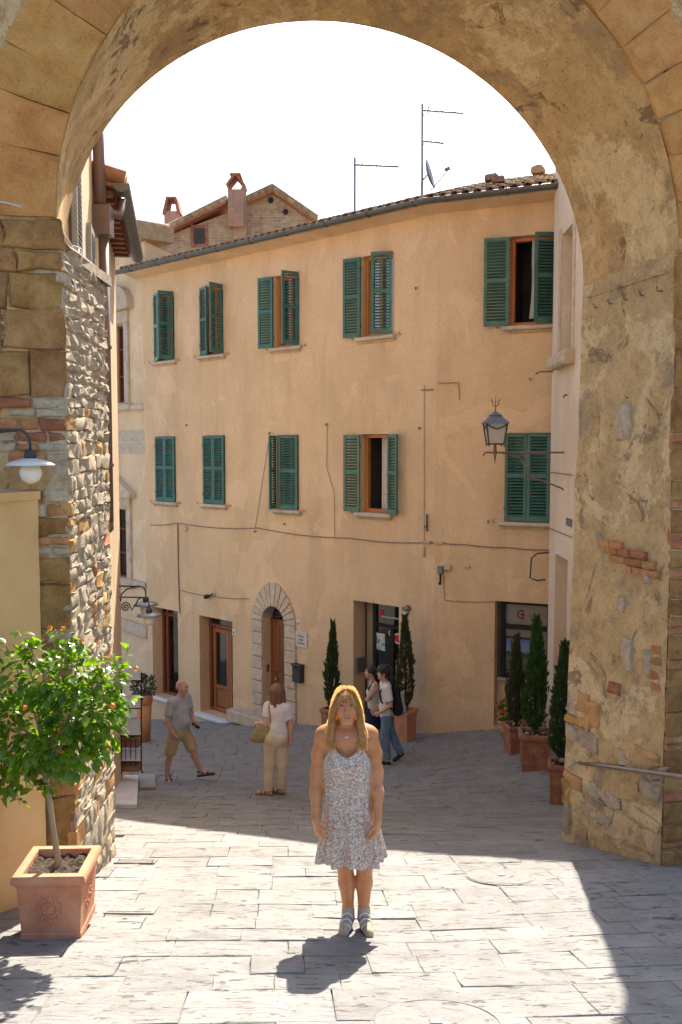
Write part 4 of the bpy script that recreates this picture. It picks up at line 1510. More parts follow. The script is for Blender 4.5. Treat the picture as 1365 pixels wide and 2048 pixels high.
for px, py, lb in ((469, 1265, "right of the shop door"), (598, 1247, "above the street plaque"), (812, 1233, "right of the office door")):
    s, h = FAW.pix(px, py)
    t_ = thing("house_number", "small white house number tile " + lb, "house number", FAW(s, h - 0.06, 0), "house number tiles on the ochre facade")
    b = MB(); b.bbox(FAW, s - 0.055, s + 0.055, h - 0.065, h + 0.065, -0.005, 0.018, 0.005); b.build("tile", M_WHITE, t_)
    b = MB(); b.box(FAW, s - .018, s + .018, h - .03, h + .03, 0.0185, 0.0205); b.build("digit", M_DARKTXT, t_)
s, h = FAW.pix(817, 1216)
al = thing("wall_alarm", "small round grey alarm lamp above the house number by the office door", "alarm", FAW(s, h, 0))
b = MB(); b.lathe([(0.06, 0), (0.06, 0.05), (0.04, 0.09), (0.0, 0.1)], FAW(s, h, 0), 14, FAW.n.to_3d()); b.build("dome", M_GREYMETAL, al, True)
b = MB(); b.box(FAW, s - 0.12, s - 0.05, h - 0.05, h + 0.01, 0.0, 0.05); b.build("box", M_RUST, al)
s, h = FBW.pix(883, 1140)
cm = thing("wall_camera", "small dark camera on the ochre wall under the long cable", "camera", FBW(s, h, 0))
b = MB(); b.bbox(FBW, s - 0.05, s + 0.05, h - 0.06, h + 0.08, 0.0, 0.10, 0.01); b.build("housing", M_GREYMETAL, cm)
b = MB(); b.tube([FBW(s, h - 0.06, 0.06), FBW(s, h - 0.2, 0.05), FBW(s, h - 0.26, 0.09)], [0.02, 0.018, 0.03], 8); b.build("lens", M_BLACK, cm)

# antennas and satellite dish
def antenna(px, ytop, ybot, Y, booms, label):
    p0, p1 = at(px, ybot, Y), at(px, ytop, Y)
    t_ = thing("tv_antenna", label, "antenna", p0, "television antennas on the roof")
    b = MB(); b.tube([p0 - Vector((0, 0, 0.8)), p1], 0.026, 6); b.build("mast", M_GREYMETAL, t_)
    for x1, y0, y1, n, el in booms:
        a, c = at(px, y0, Y), at(x1, y1, Y)
        b = MB(); b.tube([a, c], 0.028, 5); bo = b.build("boom", M_GREYMETAL, t_)
        for i in range(n):
            q = a.lerp(c, (i + 1) / n)
            b = MB()
            e = el * (1 if i else 1.6)
            b.tube([q + Vector((-0.05 * e, e * 0.9, -e * 0.15)), q + Vector((0.05 * e, -e * 0.9, e * 0.15))], 0.008, 4)
            b.build("element", M_GREYMETAL, t_)
    return t_
antenna(710, 315, 415, 20.0, [(798, 329, 333, 12, 0.35)], "short television antenna with one boom on the ochre house roof")
t_ = antenna(845, 208, 380, 20.0, [(927, 220, 226, 14, 0.16), (888, 281, 286, 9, 0.3)], "tall television antenna with two booms beside the satellite dish")
a = at(845, 221, 20.0)
for dz in (-1, 1):
    b = MB(); b.tube([a + Vector((0.1, 0, 0)), a + Vector((0.19, 0.1, dz * 0.2))], 0.012, 4); b.build("reflector", M_GREYMETAL, t_)
dc = at(856, 350, 20.0)
dish = thing("satellite_dish", "grey satellite dish seen edge-on beside the tall antenna", "satellite dish", dc - Vector((0, 0, 0.4)))
ax = Vector((0.93, -0.25, 0.26)).normalized()
b = MB()
prof = [(0.001, 0.0), (0.12, 0.01), (0.24, 0.035), (0.34, 0.075), (0.345, 0.07), (0.24, 0.022), (0.12, -0.006), (0.001, -0.016)]
b.lathe(prof, dc, 24, ax, None, False)
b.build("reflector", M_GREYMETAL, dish, True)
lnb = dc + ax * 0.5 + Vector((0, 0, -0.02))
b = MB(); b.tube([dc + Vector((0.06, 0, -0.34)), lnb], 0.014, 5); b.build("arm", M_GREYMETAL, dish)
b = MB(); b.tube([lnb, lnb - ax * 0.12], [0.045, 0.035], 8); b.build("feed_horn", M_GREYMETAL, dish)
b = MB(); b.tube([dc - ax * 0.02, dc - ax * 0.14 + Vector((0, 0, -0.1)), dc - ax * 0.14 + Vector((0, 0, -0.75))], 0.02, 6); b.build("mount", M_GREYMETAL, dish)
# ------------------------------------------------------------------ cream house further down the street (left)
rng = random.Random(41)
c0 = FAW(-0.02, 0, -0.10)
CW = Wall((c0.x - 6.6, c0.y + 7.9), (c0.x, c0.y))
CL = CW.len
CRH = thing("cream_house", "pale cream house with stone pediment windows at the end of the ochre facade", "building", CW(CL - 1, G(c0.x, c0.y) - 0.3))
HC = CW.pix(262, 492)[1]
def c_rect(xl, xr, yt, yb):
    return rect_pix(CW, xl, xr, yt, yb)
u1 = c_rect(226, 252, 650, 806)
l1 = c_rect(226, 257, 1018, 1155)
wall_sheet(CW, (0, CL), (CZ - 10, HC), [(*u1, .25), (*l1, .25)], .25, "wall", M_CREAM, CRH)
b = MB()
b.quad(CW(0, CZ - 10, -5), CW(CL, CZ - 10, -5), CW(CL, HC - 1.5, -5), CW(0, HC - 1.5, -5))
b.quad(CW(CL, CZ - 10), CW(CL, CZ - 10, -5), CW(CL, HC - 1.5, -5), CW(CL, HC))
b.build("wall", M_CREAM, CRH, False, False)
for r, ped in ((u1, 'curved'), (l1, 'sloped')):
    s0, s1, h0, h1 = r
    w_ = joinery(CW, s0, s1, h0, h1, -0.2, [(s0 + s1) / 2], [h0 + (h1 - h0) * .35, h0 + (h1 - h0) * .7], 0.05, M_WOODD, "window", CRH)
    b = MB(); b.box(CW, s0, s1, h0, h1, -0.25, -0.212); b.build("pane", M_PANE, w_)
    for x0, x1 in ((s0 - 0.24, s0 - 0.002), (s1 + 0.002, s1 + 0.24)):
        b = MB(); b.bbox(CW, x0, x1, h0 - 0.05, h1 + 0.02, -0.02, 0.07, 0.015); b.build("jamb_stone", M_STONE_T, w_)
    b = MB(); b.bbox(CW, s0 - 0.24, s1 + 0.24, h1 + 0.022, h1 + 0.34, -0.02, 0.08, 0.015); b.build("lintel", M_STONE_T, w_)
    b = MB(); b.bbox(CW, s0 - 0.42, s1 + 0.42, h0 - 0.2, h0 - 0.052, -0.02, 0.16, 0.02); b.build("sill", M_STONE_T, w_)
    hb = h1 + 0.342
    W2 = (s1 - s0) / 2 + 0.5
    m = (s0 + s1) / 2
    poly = [(m - W2, hb), (m + W2, hb), (m + W2, hb + 0.12)]
    if ped == 'curved':
        poly += [(m + W2 * math.cos(PI * i / 10), hb + 0.12 + 0.55 * math.sin(PI * i / 10)) for i in range(1, 10)]
    else:
        poly += [(m + W2 * 0.1, hb + 0.55), (m - W2 * 0.1, hb + 0.55)]
    poly += [(m - W2, hb + 0.12)]
    b = MB(); b.prism([CW(s, h, -0.02) for s, h in poly], CW.n.to_3d() * 0.22); b.build("pediment", M_STONE_T, w_)
for y, t, d in ((815, 0.14, 0.10), (885, 0.10, 0.03), (1255, 0.30, 0.12), (1165, 0.16, 0.14)):
    h = CW.pix(270, y)[1]
    b = MB(); b.bbox(CW, 0, CL - 0.02, h - t / 2, h + t / 2, -0.02, d, 0.02); b.build("string_course", M_STONE_T, CRH)
h = CW.pix(270, 868)[1]
b = MB(); b.bbox(CW, CL - 1.6, CL - 0.05, h - 0.5, h + 0.1, -0.02, 0.02, 0.01); b.build("stone_panel", M_STONE_T, CRH)
# eave with cornice
b = MB()
b.prism([CW(0, HC, 0.0), CW(0, HC, 0.12), CW(0, HC + 0.18, 0.42), CW(0, HC + 0.34, 0.46), CW(0, HC + .38, -0.7), CW(0, HC, -0.7)], (CW.u * (CL + 0.25)).to_3d())
b.build("roof", M_TILE, CRH)
for i in range(14):
    b = MB()
    s = CL + 0.16 - i * 0.215
    b.tube([CW(s, HC + 0.36, 0.5), CW(s, HC + 0.40, -.6)], [0.09, 0.075], 7, True)
    b.build("tile", M_TILE, CRH, True)
# lamp post brackets: two old wall lamps on scroll arms
def wall_lamp(base, d, up, arm, mat_sh, label, scroll=True, k=1.0, grp=None):
    base, d = Vector(base), Vector(d).normalized()
    U = Vector((0, 0, 1))
    P = lambda x, z: base + d * (x * k) + U * (z * k)
    t_ = thing("wall_lamp", label, "lamp", base, grp)
    b = MB(); b.tube([P(0, 0.0), P(arm * 0.8, 0.0)], 0.016 * k, 7); b.build("bracket_bar", M_IRON, t_)
    pts = [P(0.02, -0.25)]
    if scroll:
        pts = [P(arm * 0.22 + 0.10 * (1 - i / 22) * math.cos(i * .62 + .6), -0.2 + 0.10 * (1 - i / 22) * math.sin(i * .62 + .6)) for i in range(22, -1, -1)]
        pts += [P(arm * .42, -0.26), P(arm * .55, -0.16), P(arm * .66, -0.03)]
    else:
        pts = [P(arm * 0.06, -0.30), P(arm * 0.10, -0.16), P(arm * .3, -0.06), P(arm * .55, -0.015)]
    pts += [P(arm * (0.82 + 0.18 * math.sin(a)) - 0.0, -0.0 - 0.16 * (1 - math.cos(a)) * 0.9) for a in [PI / 2 * i / 8 for i in range(9)]]
    pts += [P(arm, -0.22)]
    b = MB(); b.tube(pts, 0.014 * k, 7); b.build("arm", M_IRON, t_, True)
    b = MB(); b.lathe([(0.0, .10 * k), (0.05 * k, .09 * k), (0.065 * k, .04 * k), (0.06 * k, 0)], P(arm, -0.30), 14); b.build("cap", M_IRON, t_, True)
    b = MB(); b.lathe([(0.06 * k, 0.015 * k), (0.2 * k, -0.02 * k), (0.25 * k, -0.055 * k), (0.248 * k, -0.062 * k), (0.19 * k, -0.03 * k), (0.06 * k, 0.0)], P(arm, -0.31), 26, None, None, False)
    b.build("shade", mat_sh, t_, True)
    b = MB(); b.ball(P(arm, -0.45), 0.115 * k, 18, 12); b.build("globe", M_GLOBE, t_, True)
    return t_
def globe_mat():
    t = NT("opal_globe")
    t.b.inputs["Subsurface Weight"].default_value = 0.4
    t.b.inputs["Subsurface Radius"].default_value = (0.05, 0.05, 0.05)
    return t.done((0.78, 0.74, 0.64), 0.25, None, 0.5)
M_GLOBE = globe_mat()
M_ENAMEL = mk("white_enamel", [(0.62, 0.60, 0.55), (0.72, 0.7, 0.66)], 6, 0.35, 0.05, 40, 0.002, spec=0.5)
lg = at(62, 946, 6.45)
wall_lamp(Vector((lg.x - 0.62 * .68, lg.y - 0.03, lg.z + 0.45 * .68)), (1, 0.08, 0), 0, 0.62, M_ENAMEL, "old iron wall lamp with a white globe and enamel shade at the left edge", False, 0.68, "iron wall lamps with globes")

# ------------------------------------------------------------------ house behind the left pier
E0, E1, E2 = (-2.46, 8.22), (-2.93, 10.85), (-3.58, 14.5)
LHW = Wall(E0, E1)
if LHW.n.x < 0: LHW.n = -LHW.n
LHW2 = Wall(E1, E2)
if LHW2.n.x < 0: LHW2.n = -LHW2.n
LH = thing("left_house", "cream house beside the arch with grey shutters, brown drainpipe and overhanging gutter", "building", (-3.6, 11, G(-3.2, 11)))
H1, H2 = CZ + 6.2, CZ + 3.2
M_GREYSH = mk("grey_shutter_paint", [(0.26, 0.245, 0.22), (0.34, 0.32, 0.29)], 5, 0.6, 0.1)
b = MB()
gz = CZ - 7
b.prism([Vector((*E0, gz)), Vector((*E1, gz)), Vector((E1[0] - 4, E1[1] + .6, gz)), Vector((E0[0] - 4, E0[1] + .6, gz))], (0, 0, H1 - gz))
b.build("wall", M_CREAM, LH)
b = MB()
b.prism([Vector((E1[0] + .004, E1[1], gz)), Vector((*E2, gz)), Vector((E2[0] - 4, E2[1] + .6, gz)), Vector((E1[0] - 4, E1[1] + .6, gz))], (0, 0, H2 - gz))
b.build("wall", M_CREAM, LH)
def simple_shutter(w, s0, s1, h0, h1, d, mat, par):
    b = MB()
    b.bbox(w, s0, s0 + .06, h0, h1, d, d + .05, .006); b.bbox(w, s1 - .06, s1, h0, h1, d, d + .05, .006)
    b.bbox(w, s0 + .06, s1 - .06, h0, h0 + .08, d, d + .048, .006); b.bbox(w, s0 + .06, s1 - .06, h1 - .08, h1, d, d + .048, .006)
    n = int((h1 - h0 - .16) / .05)
    for i in range(n):
        z = h0 + .08 + (i + .5) * (h1 - h0 - .16) / n
        b.hexa([w(s0 + .06, z - .024, d + .05), w(s1 - .06, z - .024, d + .05), w(s1 - .06, z - .016, d + .05), w(s0 + .06, z - .016, d + .05),
                w(s0 + .06, z + .014, d + .005), w(s1 - .06, z + .014, d + .005), w(s1 - .06, z + .022, d + .005), w(s0 + .06, z + .022, d + .005)])
    return b.build("shutter", mat, par)
win = MB()
win.bbox(LHW, 0.62, 1.5, CZ + 0.4, CZ + 2.6, -0.02, 0.03, 0.01)
wo = win.build("window", M_STONE_T, LH)
simple_shutter(LHW, 0.15, 0.62, CZ + 0.95, CZ + 3.0, 0.03, M_GREYSH, wo)
simple_shutter(LHW, 1.5, 1.98, CZ - 0.2, CZ + 2.4, 0.03, M_GREYSH, wo)
b = MB(); b.bbox(LHW, 0.5, 2.05, CZ - 0.45, CZ - 0.3, -0.02, 0.18, 0.02); b.build("sill", M_STONE_T, wo)
b = MB(); b.bbox(LHW, 2.1, 2.3, CZ - 5.5, CZ - 0.6, -0.01, 0.05, 0.01); b.build("door_jamb", M_STONE_T, LH)
b = MB(); b.bbox(LHW, 1.75, 1.95, CZ - 5.5, CZ - 1.0, -0.01, 0.04, 0.01); b.build("door_jamb", M_STONE_T, LH)
# drainpipe with hopper
M_PIPE = mk("brown_pipe_paint", [(0.13, 0.085, 0.075), (0.17, 0.115, 0.10)], 5, 0.4, 0.05, spec=0.5)
ps = 2.62
dp = LHW(ps, 0, 0.12)
ztop, zbot = CZ + 2.5, at(236, 1045, dp.y).z
b = MB(); b.tube([Vector((dp.x, dp.y, zbot)), Vector((dp.x, dp.y, ztop))], 0.062, 12); b.build("drainpipe", M_PIPE, LH, True)
b = MB(); b.tube([Vector((dp.x, dp.y, zbot + .05)), Vector((dp.x + .005, dp.y, zbot - .06)), Vector((dp.x - .1, dp.y, zbot - .18))], 0.06, 12); b.build("pipe_shoe", M_PIPE, LH, True)
for z in (CZ + 1.2, CZ - 0.2):
    b = MB(); b.lathe([(0.072, 0), (0.076, .02), (0.072, .04)], (dp.x, dp.y, z), 14); b.build("pipe_clip", M_PIPE, LH)
b = MB()
hz = at(224, 472, dp.y).z
b.hexa([Vector((dp.x - .1, dp.y - .1, hz)), Vector((dp.x + .1, dp.y - .1, hz)), Vector((dp.x + .1, dp.y + .1, hz)), Vector((dp.x - .1, dp.y + .1, hz)),
        Vector((dp.x - .1, dp.y - .1, hz + .34)), Vector((dp.x + .1, dp.y - .1, hz + .34)), Vector((dp.x + .1, dp.y + .1, hz + .34)), Vector((dp.x - .1, dp.y + .1, hz + .34))])
b.build("hopper", M_PIPE, LH)
b = MB(); b.tube([Vector((dp.x - .03, dp.y, hz + .3)), Vector((dp.x - .05, dp.y, hz + 1.6))], 0.07, 12); b.build("drainpipe", M_PIPE, LH, True)
# overhanging eave of the lower wing
GD = 0.27
b = MB()
b.prism([LHW2(0, H2 - .02, -0.05), LHW2(0, H2 - .10, GD), LHW2(0, H2 - .06, GD), LHW2(0, H2 + 1.3, -3.8), LHW2(0, H2, -3.8)], (LHW2.u * (LHW2.len + .3)).to_3d())
b.build("roof", M_TERRA_D, LH)
for i in range(12):
    s = 0.12 + i * 0.31
    b = MB(); b.box(LHW2, s, s + 0.09, H2 - 0.17, H2 - 0.105, 0.0, GD - .05); b.build("rafter", M_WOODD, LH)
b = MB()
prof = [(GD - .02 + .10 * math.cos(PI + PI * i / 8) + .08, H2 - .06 + .10 * math.sin(PI + PI * i / 8)) for i in range(9)]
e0, e1 = [LHW2(-.05, h, d) for d, h in prof], [LHW2(LHW2.len + .35, h, d) for d, h in prof]
n = len(prof)
b.add(e0 + e1, [(i, i + 1, n + i + 1, n + i) for i in range(n - 1)] + [tuple(range(n))])
b.build("gutter", M_GUT, LH, False, False)
b = MB(); b.tube([LHW2(0.25, H2 - .15, GD + .05), LHW2(0.1, H2 - .4, .3), Vector((dp.x + .02, dp.y + .02, hz + .3))], 0.05, 10); b.build("gutter_outlet", M_PIPE, LH, True)
for i in range(16):
    s = 0.05 + i * 0.22
    b = MB(); b.tube([LHW2(s, H2 + 0.02, GD + .1), LHW2(s, H2 + 0.38, -0.9)], [0.10, 0.085], 7); b.build("tile", M_TERRA_D, LH, True)
# flower pot on the house's window sill
pt = LHW(1.95, CZ - 0.30, 0.10)
fp = thing("window_flower_pot", "tiny red pot with yellow flowers on the left house window sill", "flower pot", pt)
b = MB(); b.lathe([(.05, 0), (.07, .12)], pt, 12); b.build("pot", M_RED, fp, True)
M_YELL = mk("yellow_petal", [(0.65, 0.6, 0.05), (0.75, 0.72, 0.1)], 9, 0.6, 0)
b = MB()
for i in range(26):
    q = pt + Vector((rng.uniform(-.07, .07), rng.uniform(-.07, .07), rng.uniform(.14, .3)))
    e1, e2 = Vector((rng.uniform(-1, 1), rng.uniform(-1, 1), rng.uniform(-1, 1))).normalized() * .03, Vector((rng.uniform(-1, 1), rng.uniform(-1, 1), rng.uniform(-1, 1))).normalized() * .03
    b.quad(q - e1, q - e2, q + e1, q + e2)
b.build("flowers", M_YELL, fp, False, False)
# two distant lamps on the left house's far end
lp = at(238, 1172, 14.2)
wall_lamp(lp, (0.9, -0.1, 0), 0, 0.55, M_GREYMETAL, "iron wall lamp with upper grey shade on the left house", False, 0.8, "iron wall lamps with globes")
lp = at(238, 1194, 13.4)
wall_lamp(lp, (0.95, -0.1, 0), 0, 0.62, M_GREYMETAL, "iron wall lamp on a scroll arm below the upper one", True, 0.75, "iron wall lamps with globes")

# ------------------------------------------------------------------ brick house behind the ochre roof
YB = 29.0
BH = thing("brick_house", "old brick house with tiled roof rising behind the ochre building", "building", at(450, 600, YB))
def brickwork(name):
    t = NT(name)
    br = t.n("ShaderNodeTexBrick")
    br.inputs["Scale"].default_value = 1.0
    br.inputs["Brick Width"].default_value = 0.30
    br.inputs["Row Height"].default_value = 0.09
    br.inputs["Mortar Size"].default_value = 0.012
    br.inputs["Color1"].default_value = (0.36, 0.20, 0.12, 1)
    br.inputs["Color2"].default_value = (0.52, 0.36, 0.22, 1)
    br.inputs["Mortar"].default_value = (0.48, 0.40, 0.29, 1)
    t.l(t.coords((1, 1, 1), rot=(PI / 2, 0, 0)), br.inputs["Vector"])
    c = t.mix(t.ramp(t.noise(t.coords(), 1.6, 8, 0.7), [(0.42, 0.0), (0.6, 0.9)]), br.outputs["Color"], (0.50, 0.37, 0.24))
    c = t.mix(1.0, c, t.ramp(t.noise(t.coords(), 5, 8, 0.7), [(0.3, 0.65), (0.6, 1.05)]), 'MULTIPLY')
    return t.done(c, 0.92, t.bump(t.noise(t.coords(), 12, 8, 0.7), 0.6, 0.03), 0.15)
M_BRICKW = brickwork("weathered_brickwork")
M_BRICKR = rock("red_brickwork", [(0.32, 0.18, 0.12), (0.42, 0.25, 0.17), (0.48, 0.32, 0.23)], 0.3, 0.02, 3, 30, 0.01)
def poly_wall(pix, Y, thick, name, mat, par):
    b = MB(); b.prism([at(x, y, Y) for x, y in pix], (0, thick, 0)); return b.build(name, mat, par)
poly_wall([(230, 620), (230, 512), (470, 420), (470, 620)], YB, 3.0, "wall", M_BRICKW, BH)
poly_wall([(490, 620), (490, 408), (545, 386), (634, 444), (634, 620)], YB + .4, 3.0, "wall", M_BRICKW, BH)
poly_wall([(470, 620), (466, 393), (492, 386), (494, 620)], YB - .15, 0.8, "pier", M_BRICKR, BH)
# roofs as rows of tiles along the sloping verges
def verge(p0, p1, Y, n, r, par, name="tile"):
    a, c = at(*p0, Y), at(*p1, Y)
    b = MB(); 
    b.hexa([a + Vector((0, -.25, -.1)), c + Vector((0, -.25, -.1)), c + Vector((0, 3, -.1)), a + Vector((0, 3, -.1)), a + Vector((0, -.25, .02)), c + Vector((0, -.25, .02)), c + Vector((0, 3, .02)), a + Vector((0, 3, .02))])
    b.build("roof", M_TERRA_D, par)
    for i in range(n):
        q0, q1 = a.lerp(c, i / n), a.lerp(c, (i + 1.15) / n)
        for k in range(2):
            b = MB(); dy = Vector((0, -.2 + .26 * k, .05)); b.tube([q0 + dy, q1 + dy + Vector((0, 0, .02))], [r, r * .85], 7); b.build(name, M_TILE, par, True)
verge((236, 512), (455, 404), YB - .1, 16, 0.11, BH)
verge((490, 407), (546, 381), YB + .3, 4, 0.11, BH)
verge((634, 442), (546, 381), YB + .3, 6, 0.11, BH)
verge((236, 548), (330, 512), YB - .3, 8, 0.09, BH)
w_ = [at(389, 488, YB), at(410, 458, YB)]
b = MB(); b.box(lambda s, h, d: Vector((s, YB + d, h)), w_[0].x - .10, w_[1].x + .10, w_[0].z - .1, w_[1].z + .12, -0.05, 0.1); wf = b.build("window", M_TERRA_D, BH)
b = MB(); b.box(lambda s, h, d: Vector((s, YB + d, h)), w_[0].x, w_[1].x, w_[0].z, w_[1].z, -0.10, -0.055); b.build("pane", M_DARK, wf)
for px, py in ((542, 401), (572, 424)):
    p = at(px, py, YB + .4); b = MB(); b.lathe([(.09, 0), (.09, .04)], p, 12, (0, -1, 0)); b.build("vent_hole", M_BLACK, BH)
# chimneys
def chimney(cx, ytop, ybot, wpx, Y, label, round_top):
    p = at(cx, ybot, Y)
    q = at(cx, ytop, Y)
    w_ = wpx / F * Y / 2
    t_ = thing("chimney", label, "chimney", p, "chimneys of the brick house")
    hgt = q.z - p.z
    b = MB(); b.hexa([p + Vector((x, y, z)) for z in (-.8, hgt * .42) for x, y in ((-w_ * .8, -.3), (w_ * .8, -.3), (w_ * .8, .3), (-w_ * .8, .3))]); b.build("shaft", M_BRICKR, t_)
    for sg in (-1, 1):
        b = MB()
        x0, x1 = sg * w_, sg * w_ * (0.55 if round_top else 0.62)
        if round_top:
            pts = [(x0 * .8, hgt * .42), (x0, hgt * .6), (x1 * .6, hgt * .95), (x1 * .6 - sg * .1, hgt * .95), (x0 * .72, hgt * .6), (x0 * .55, hgt * .42)]
        else:
            pts = [(x0, hgt * .3), (x1 * .9, hgt), (x1 * .9 - sg * .08, hgt), (x0 - sg * .12, hgt * .3)]
        b.prism([p + Vector((x, -.34, z)) for x, z in pts], (0, .68, 0)); b.build("cowl_slab", M_TERRA_D, t_)
    b = MB(); b.bbox(lambda s, h, d: p + Vector((s, -d, h)), -w_ * .55, w_ * .55, hgt * .95, hgt * 1.02, -.4, .4, .02); b.build("cap", M_TERRA_D, t_)
    return t_
chimney(347, 400, 446, 36, YB + 1.2, "squat tiled chimney further left on the brick house roof", False)
chimney(474, 354, 405, 38, YB - .05, "tall chimney with an open peaked cowl on the brick house", True)

# ------------------------------------------------------------------ pale house on the right
RW = Wall((3.38, 9.0), (3.66, 15.75))
if RW.n.x > 0: RW.n = -RW.n
RH = thing("pale_house", "pale pink rendered house wall behind the right pier", "building", (4.4, 13, G(3.4, 13)))
HR = CZ + 5.6
def r_rect(xl, xr, yt, yb):
    s0, s1, h0, h1 = rect_pix(RW, xl, xr, yt, yb)
    return (min(s0, s1), max(s0, s1), h0, h1)
rw1 = r_rect(1124, 1147, 458, 705)
rd1 = r_rect(1108, 1133, 1112, 1460)
rd1 = (rd1[0], rd1[1], G(3.4, 14.5) - .1, rd1[3])
wall_sheet(RW, (0, RW.len), (CZ - 8, HR), [(*rw1, .16), (*rd1, .45)], .2, "wall", M_PINK, RH)
b = MB()
b.quad(RW(RW.len, CZ - 8), RW(RW.len, CZ - 8, -.4), RW(RW.len, HR, -.4), RW(RW.len, HR))
b.quad(RW(0, HR), RW(RW.len, HR), RW(RW.len, HR, -5), RW(0, HR, -5))
b.quad(RW(RW.len, CZ - 8, -.4), RW(RW.len, CZ - 8, -5), RW(RW.len, HR, -5), RW(RW.len, HR, -.4))
b.build("wall", M_PINK, RH, False, False)
s0, s1, h0, h1 = rw1
b = MB(); b.box(RW, s0, s1, h0, h1, -.2, -.15); w_ = b.build("window", M_GREYSH, RH)
b = MB(); b.bbox(RW, s0 - .2, s1 + .2, h0 - .22, h0 - .004, -.02, .2, .04); b.build("sill", M_STONE_T, w_)
for x0, x1 in ((s0 - .14, s0 - .002), (s1 + .002, s1 + .14)):
    b = MB(); b.bbox(RW, x0, x1, h0, h1 + .1, -.02, .03, .01); b.build("jamb_stone", M_STONE_T, w_)
s0, s1, h0, h1 = rd1
b = MB(); b.box(RW, s0, s1, h0, h1, -.5, -.45); b.build("niche_back", M_PINK, RH)
for pix in ([(1090, 943), (1147, 950)], [(1090, 1052), (1147, 1075)]):
    b = MB(); b.tube([RW(*RW.pix(*p), .02) for p in pix], .008, 5); b.build("cable", M_CABLE, RH)
for px, py, ln in ((1092, 747, .3), (1120, 794, .06)):
    s, h = RW.pix(px + 15, py - 4)
    b = MB(); b.tube([RW(s, h, -.01), RW(s, h, ln * .7), RW(s, h - .04, ln)], .014, 6); b.build("iron_rod", M_RUST, RH)
s, h = RW.pix(1098, 1105)
b = MB(); b.tube([RW(s, h, 0), RW(s, h - .02, .2), RW(s, h - .1, .3), RW(s, h - .45, .32), RW(s, h - .5, .2), RW(s, h - .48, .05)], .014, 6); b.build("iron_bracket", M_IRON, RH)
s, h = RW.pix(1140, 1045)
b = MB(); b.bbox(RW, s - .2, s + .2, h - .06, h + .06, 0, .02, .004); b.build("name_plate", M_GREYMETAL, RH)

# lantern on a long iron bracket
LD = 14.6
lpos = at(991, 860, LD)
LT = thing("street_lantern", "iron street lantern with trident finial on a long wall bracket", "lantern", lpos - Vector((0, 0, .4)))
pxm = F / LD
U = Vector((0, 0, 1))
hB, hT = at(991, 888, LD).z, at(991, 846, LD).z
wB, wT = 14.5 / pxm, 21 / pxm
def sqring(z, w_): return [Vector((lpos.x + sx * w_, lpos.y + sy * w_, z)) for sx, sy in ((-1, -1), (1, -1), (1, 1), (-1, 1))]
a_, c_ = sqring(hB, wB), sqring(hT, wT)
M_FROST = mk("frosted_glass", [(0.42, 0.40, 0.36), (0.52, 0.5, 0.45)], 3, 0.35, 0, spec=0.5)
for i in range(4):
    b = MB(); j = (i + 1) % 4
    ins = lambda p: Vector((lpos.x + (p.x - lpos.x) * .94, lpos.y + (p.y - lpos.y) * .94, p.z))
    b.prism([ins(a_[i]), ins(a_[j]), ins(c_[j]), ins(c_[i])], ((lpos - (a_[i] + a_[j]) / 2) * Vector((1, 1, 0)).length * 0).to_tuple() if False else Vector((lpos.x - (a_[i].x + a_[j].x) / 2, lpos.y - (a_[i].y + a_[j].y) / 2, 0)).normalized() * .006)
    b.build("pane", M_FROST, LT)
    b = MB(); b.tube([a_[i] - U * .03, c_[i]], .013, 5); b.build("frame_bar", M_IRON, LT)
    b = MB(); b.tube([a_[i], a_[j]], .012, 5); b.build("frame_bar", M_IRON, LT)
    b = MB()
    m_ = (c_[i] + c_[j]) / 2
    b.tube([c_[i] - U * .02, c_[i].lerp(m_, .5) - U * .07, m_ - U * .10, m_.lerp(c_[j], .5) - U * .07, c_[j] - U * .02], .010, 5); b.build("scallop", M_IRON, LT)
b = MB()
rr = [sqring(hT - .01, wT * 1.22), sqring(at(991, 832, LD).z, wT * .5), sqring(at(991, 831, LD).z, wT * .58), sqring(at(991, 824, LD).z, wT * .12)]
b.add([p for r_ in rr for p in r_], [(k * 4 + i, k * 4 + (i + 1) % 4, (k + 1) * 4 + (i + 1) % 4, (k + 1) * 4 + i) for k in range(3) for i in range(4)] + [(12, 13, 14, 15), (3, 2, 1, 0)])
b.build("lantern_roof", mk("bluish_tin", [(0.12, 0.14, 0.17), (0.2, 0.23, 0.27)], 9, 0.5, 0.2, spec=.5, metal=.4), LT)
zt = at(991, 824, LD).z
zz = at(991, 793, LD).z
b = MB()
b.tube([Vector((lpos.x, lpos.y, zt)), Vector((lpos.x, lpos.y, zz))], [.014, .004], 5)
for sg in (-1, 1):
    b.tube([Vector((lpos.x + sg * x, lpos.y, zt + (zz - zt) * q)) for x, q in ((0, .35), (.05, .45), (.045, .62), (.065, .78), (.085, .80))], .009, 5)
b.build("finial", M_RUST, LT)
za = at(991, 905, LD).z
b = MB()
b.tube([Vector((lpos.x, lpos.y, hB)), Vector((lpos.x, lpos.y, za)), Vector((lpos.x, lpos.y, at(991, 927, LD).z))], [.022, .03, .004], 6)
b.build("stem", M_RUST, LT)
b = MB()
wx = RW(RW.pix(1104, 905)[0], 0).x + 0.05
b.tube([Vector((lpos.x - .19, lpos.y, za - .05)), Vector((lpos.x - .16, lpos.y, za)), Vector((lpos.x, lpos.y, za)), Vector((wx, lpos.y, za))], .016, 6)
b.tube([Vector((lpos.x + .12, lpos.y, za - .02)), Vector((lpos.x + .38, lpos.y, za - .07)), Vector((lpos.x + .5, lpos.y, za - .22))], .012, 5)
b.build("bracket", M_RUST, LT)
b = MB()
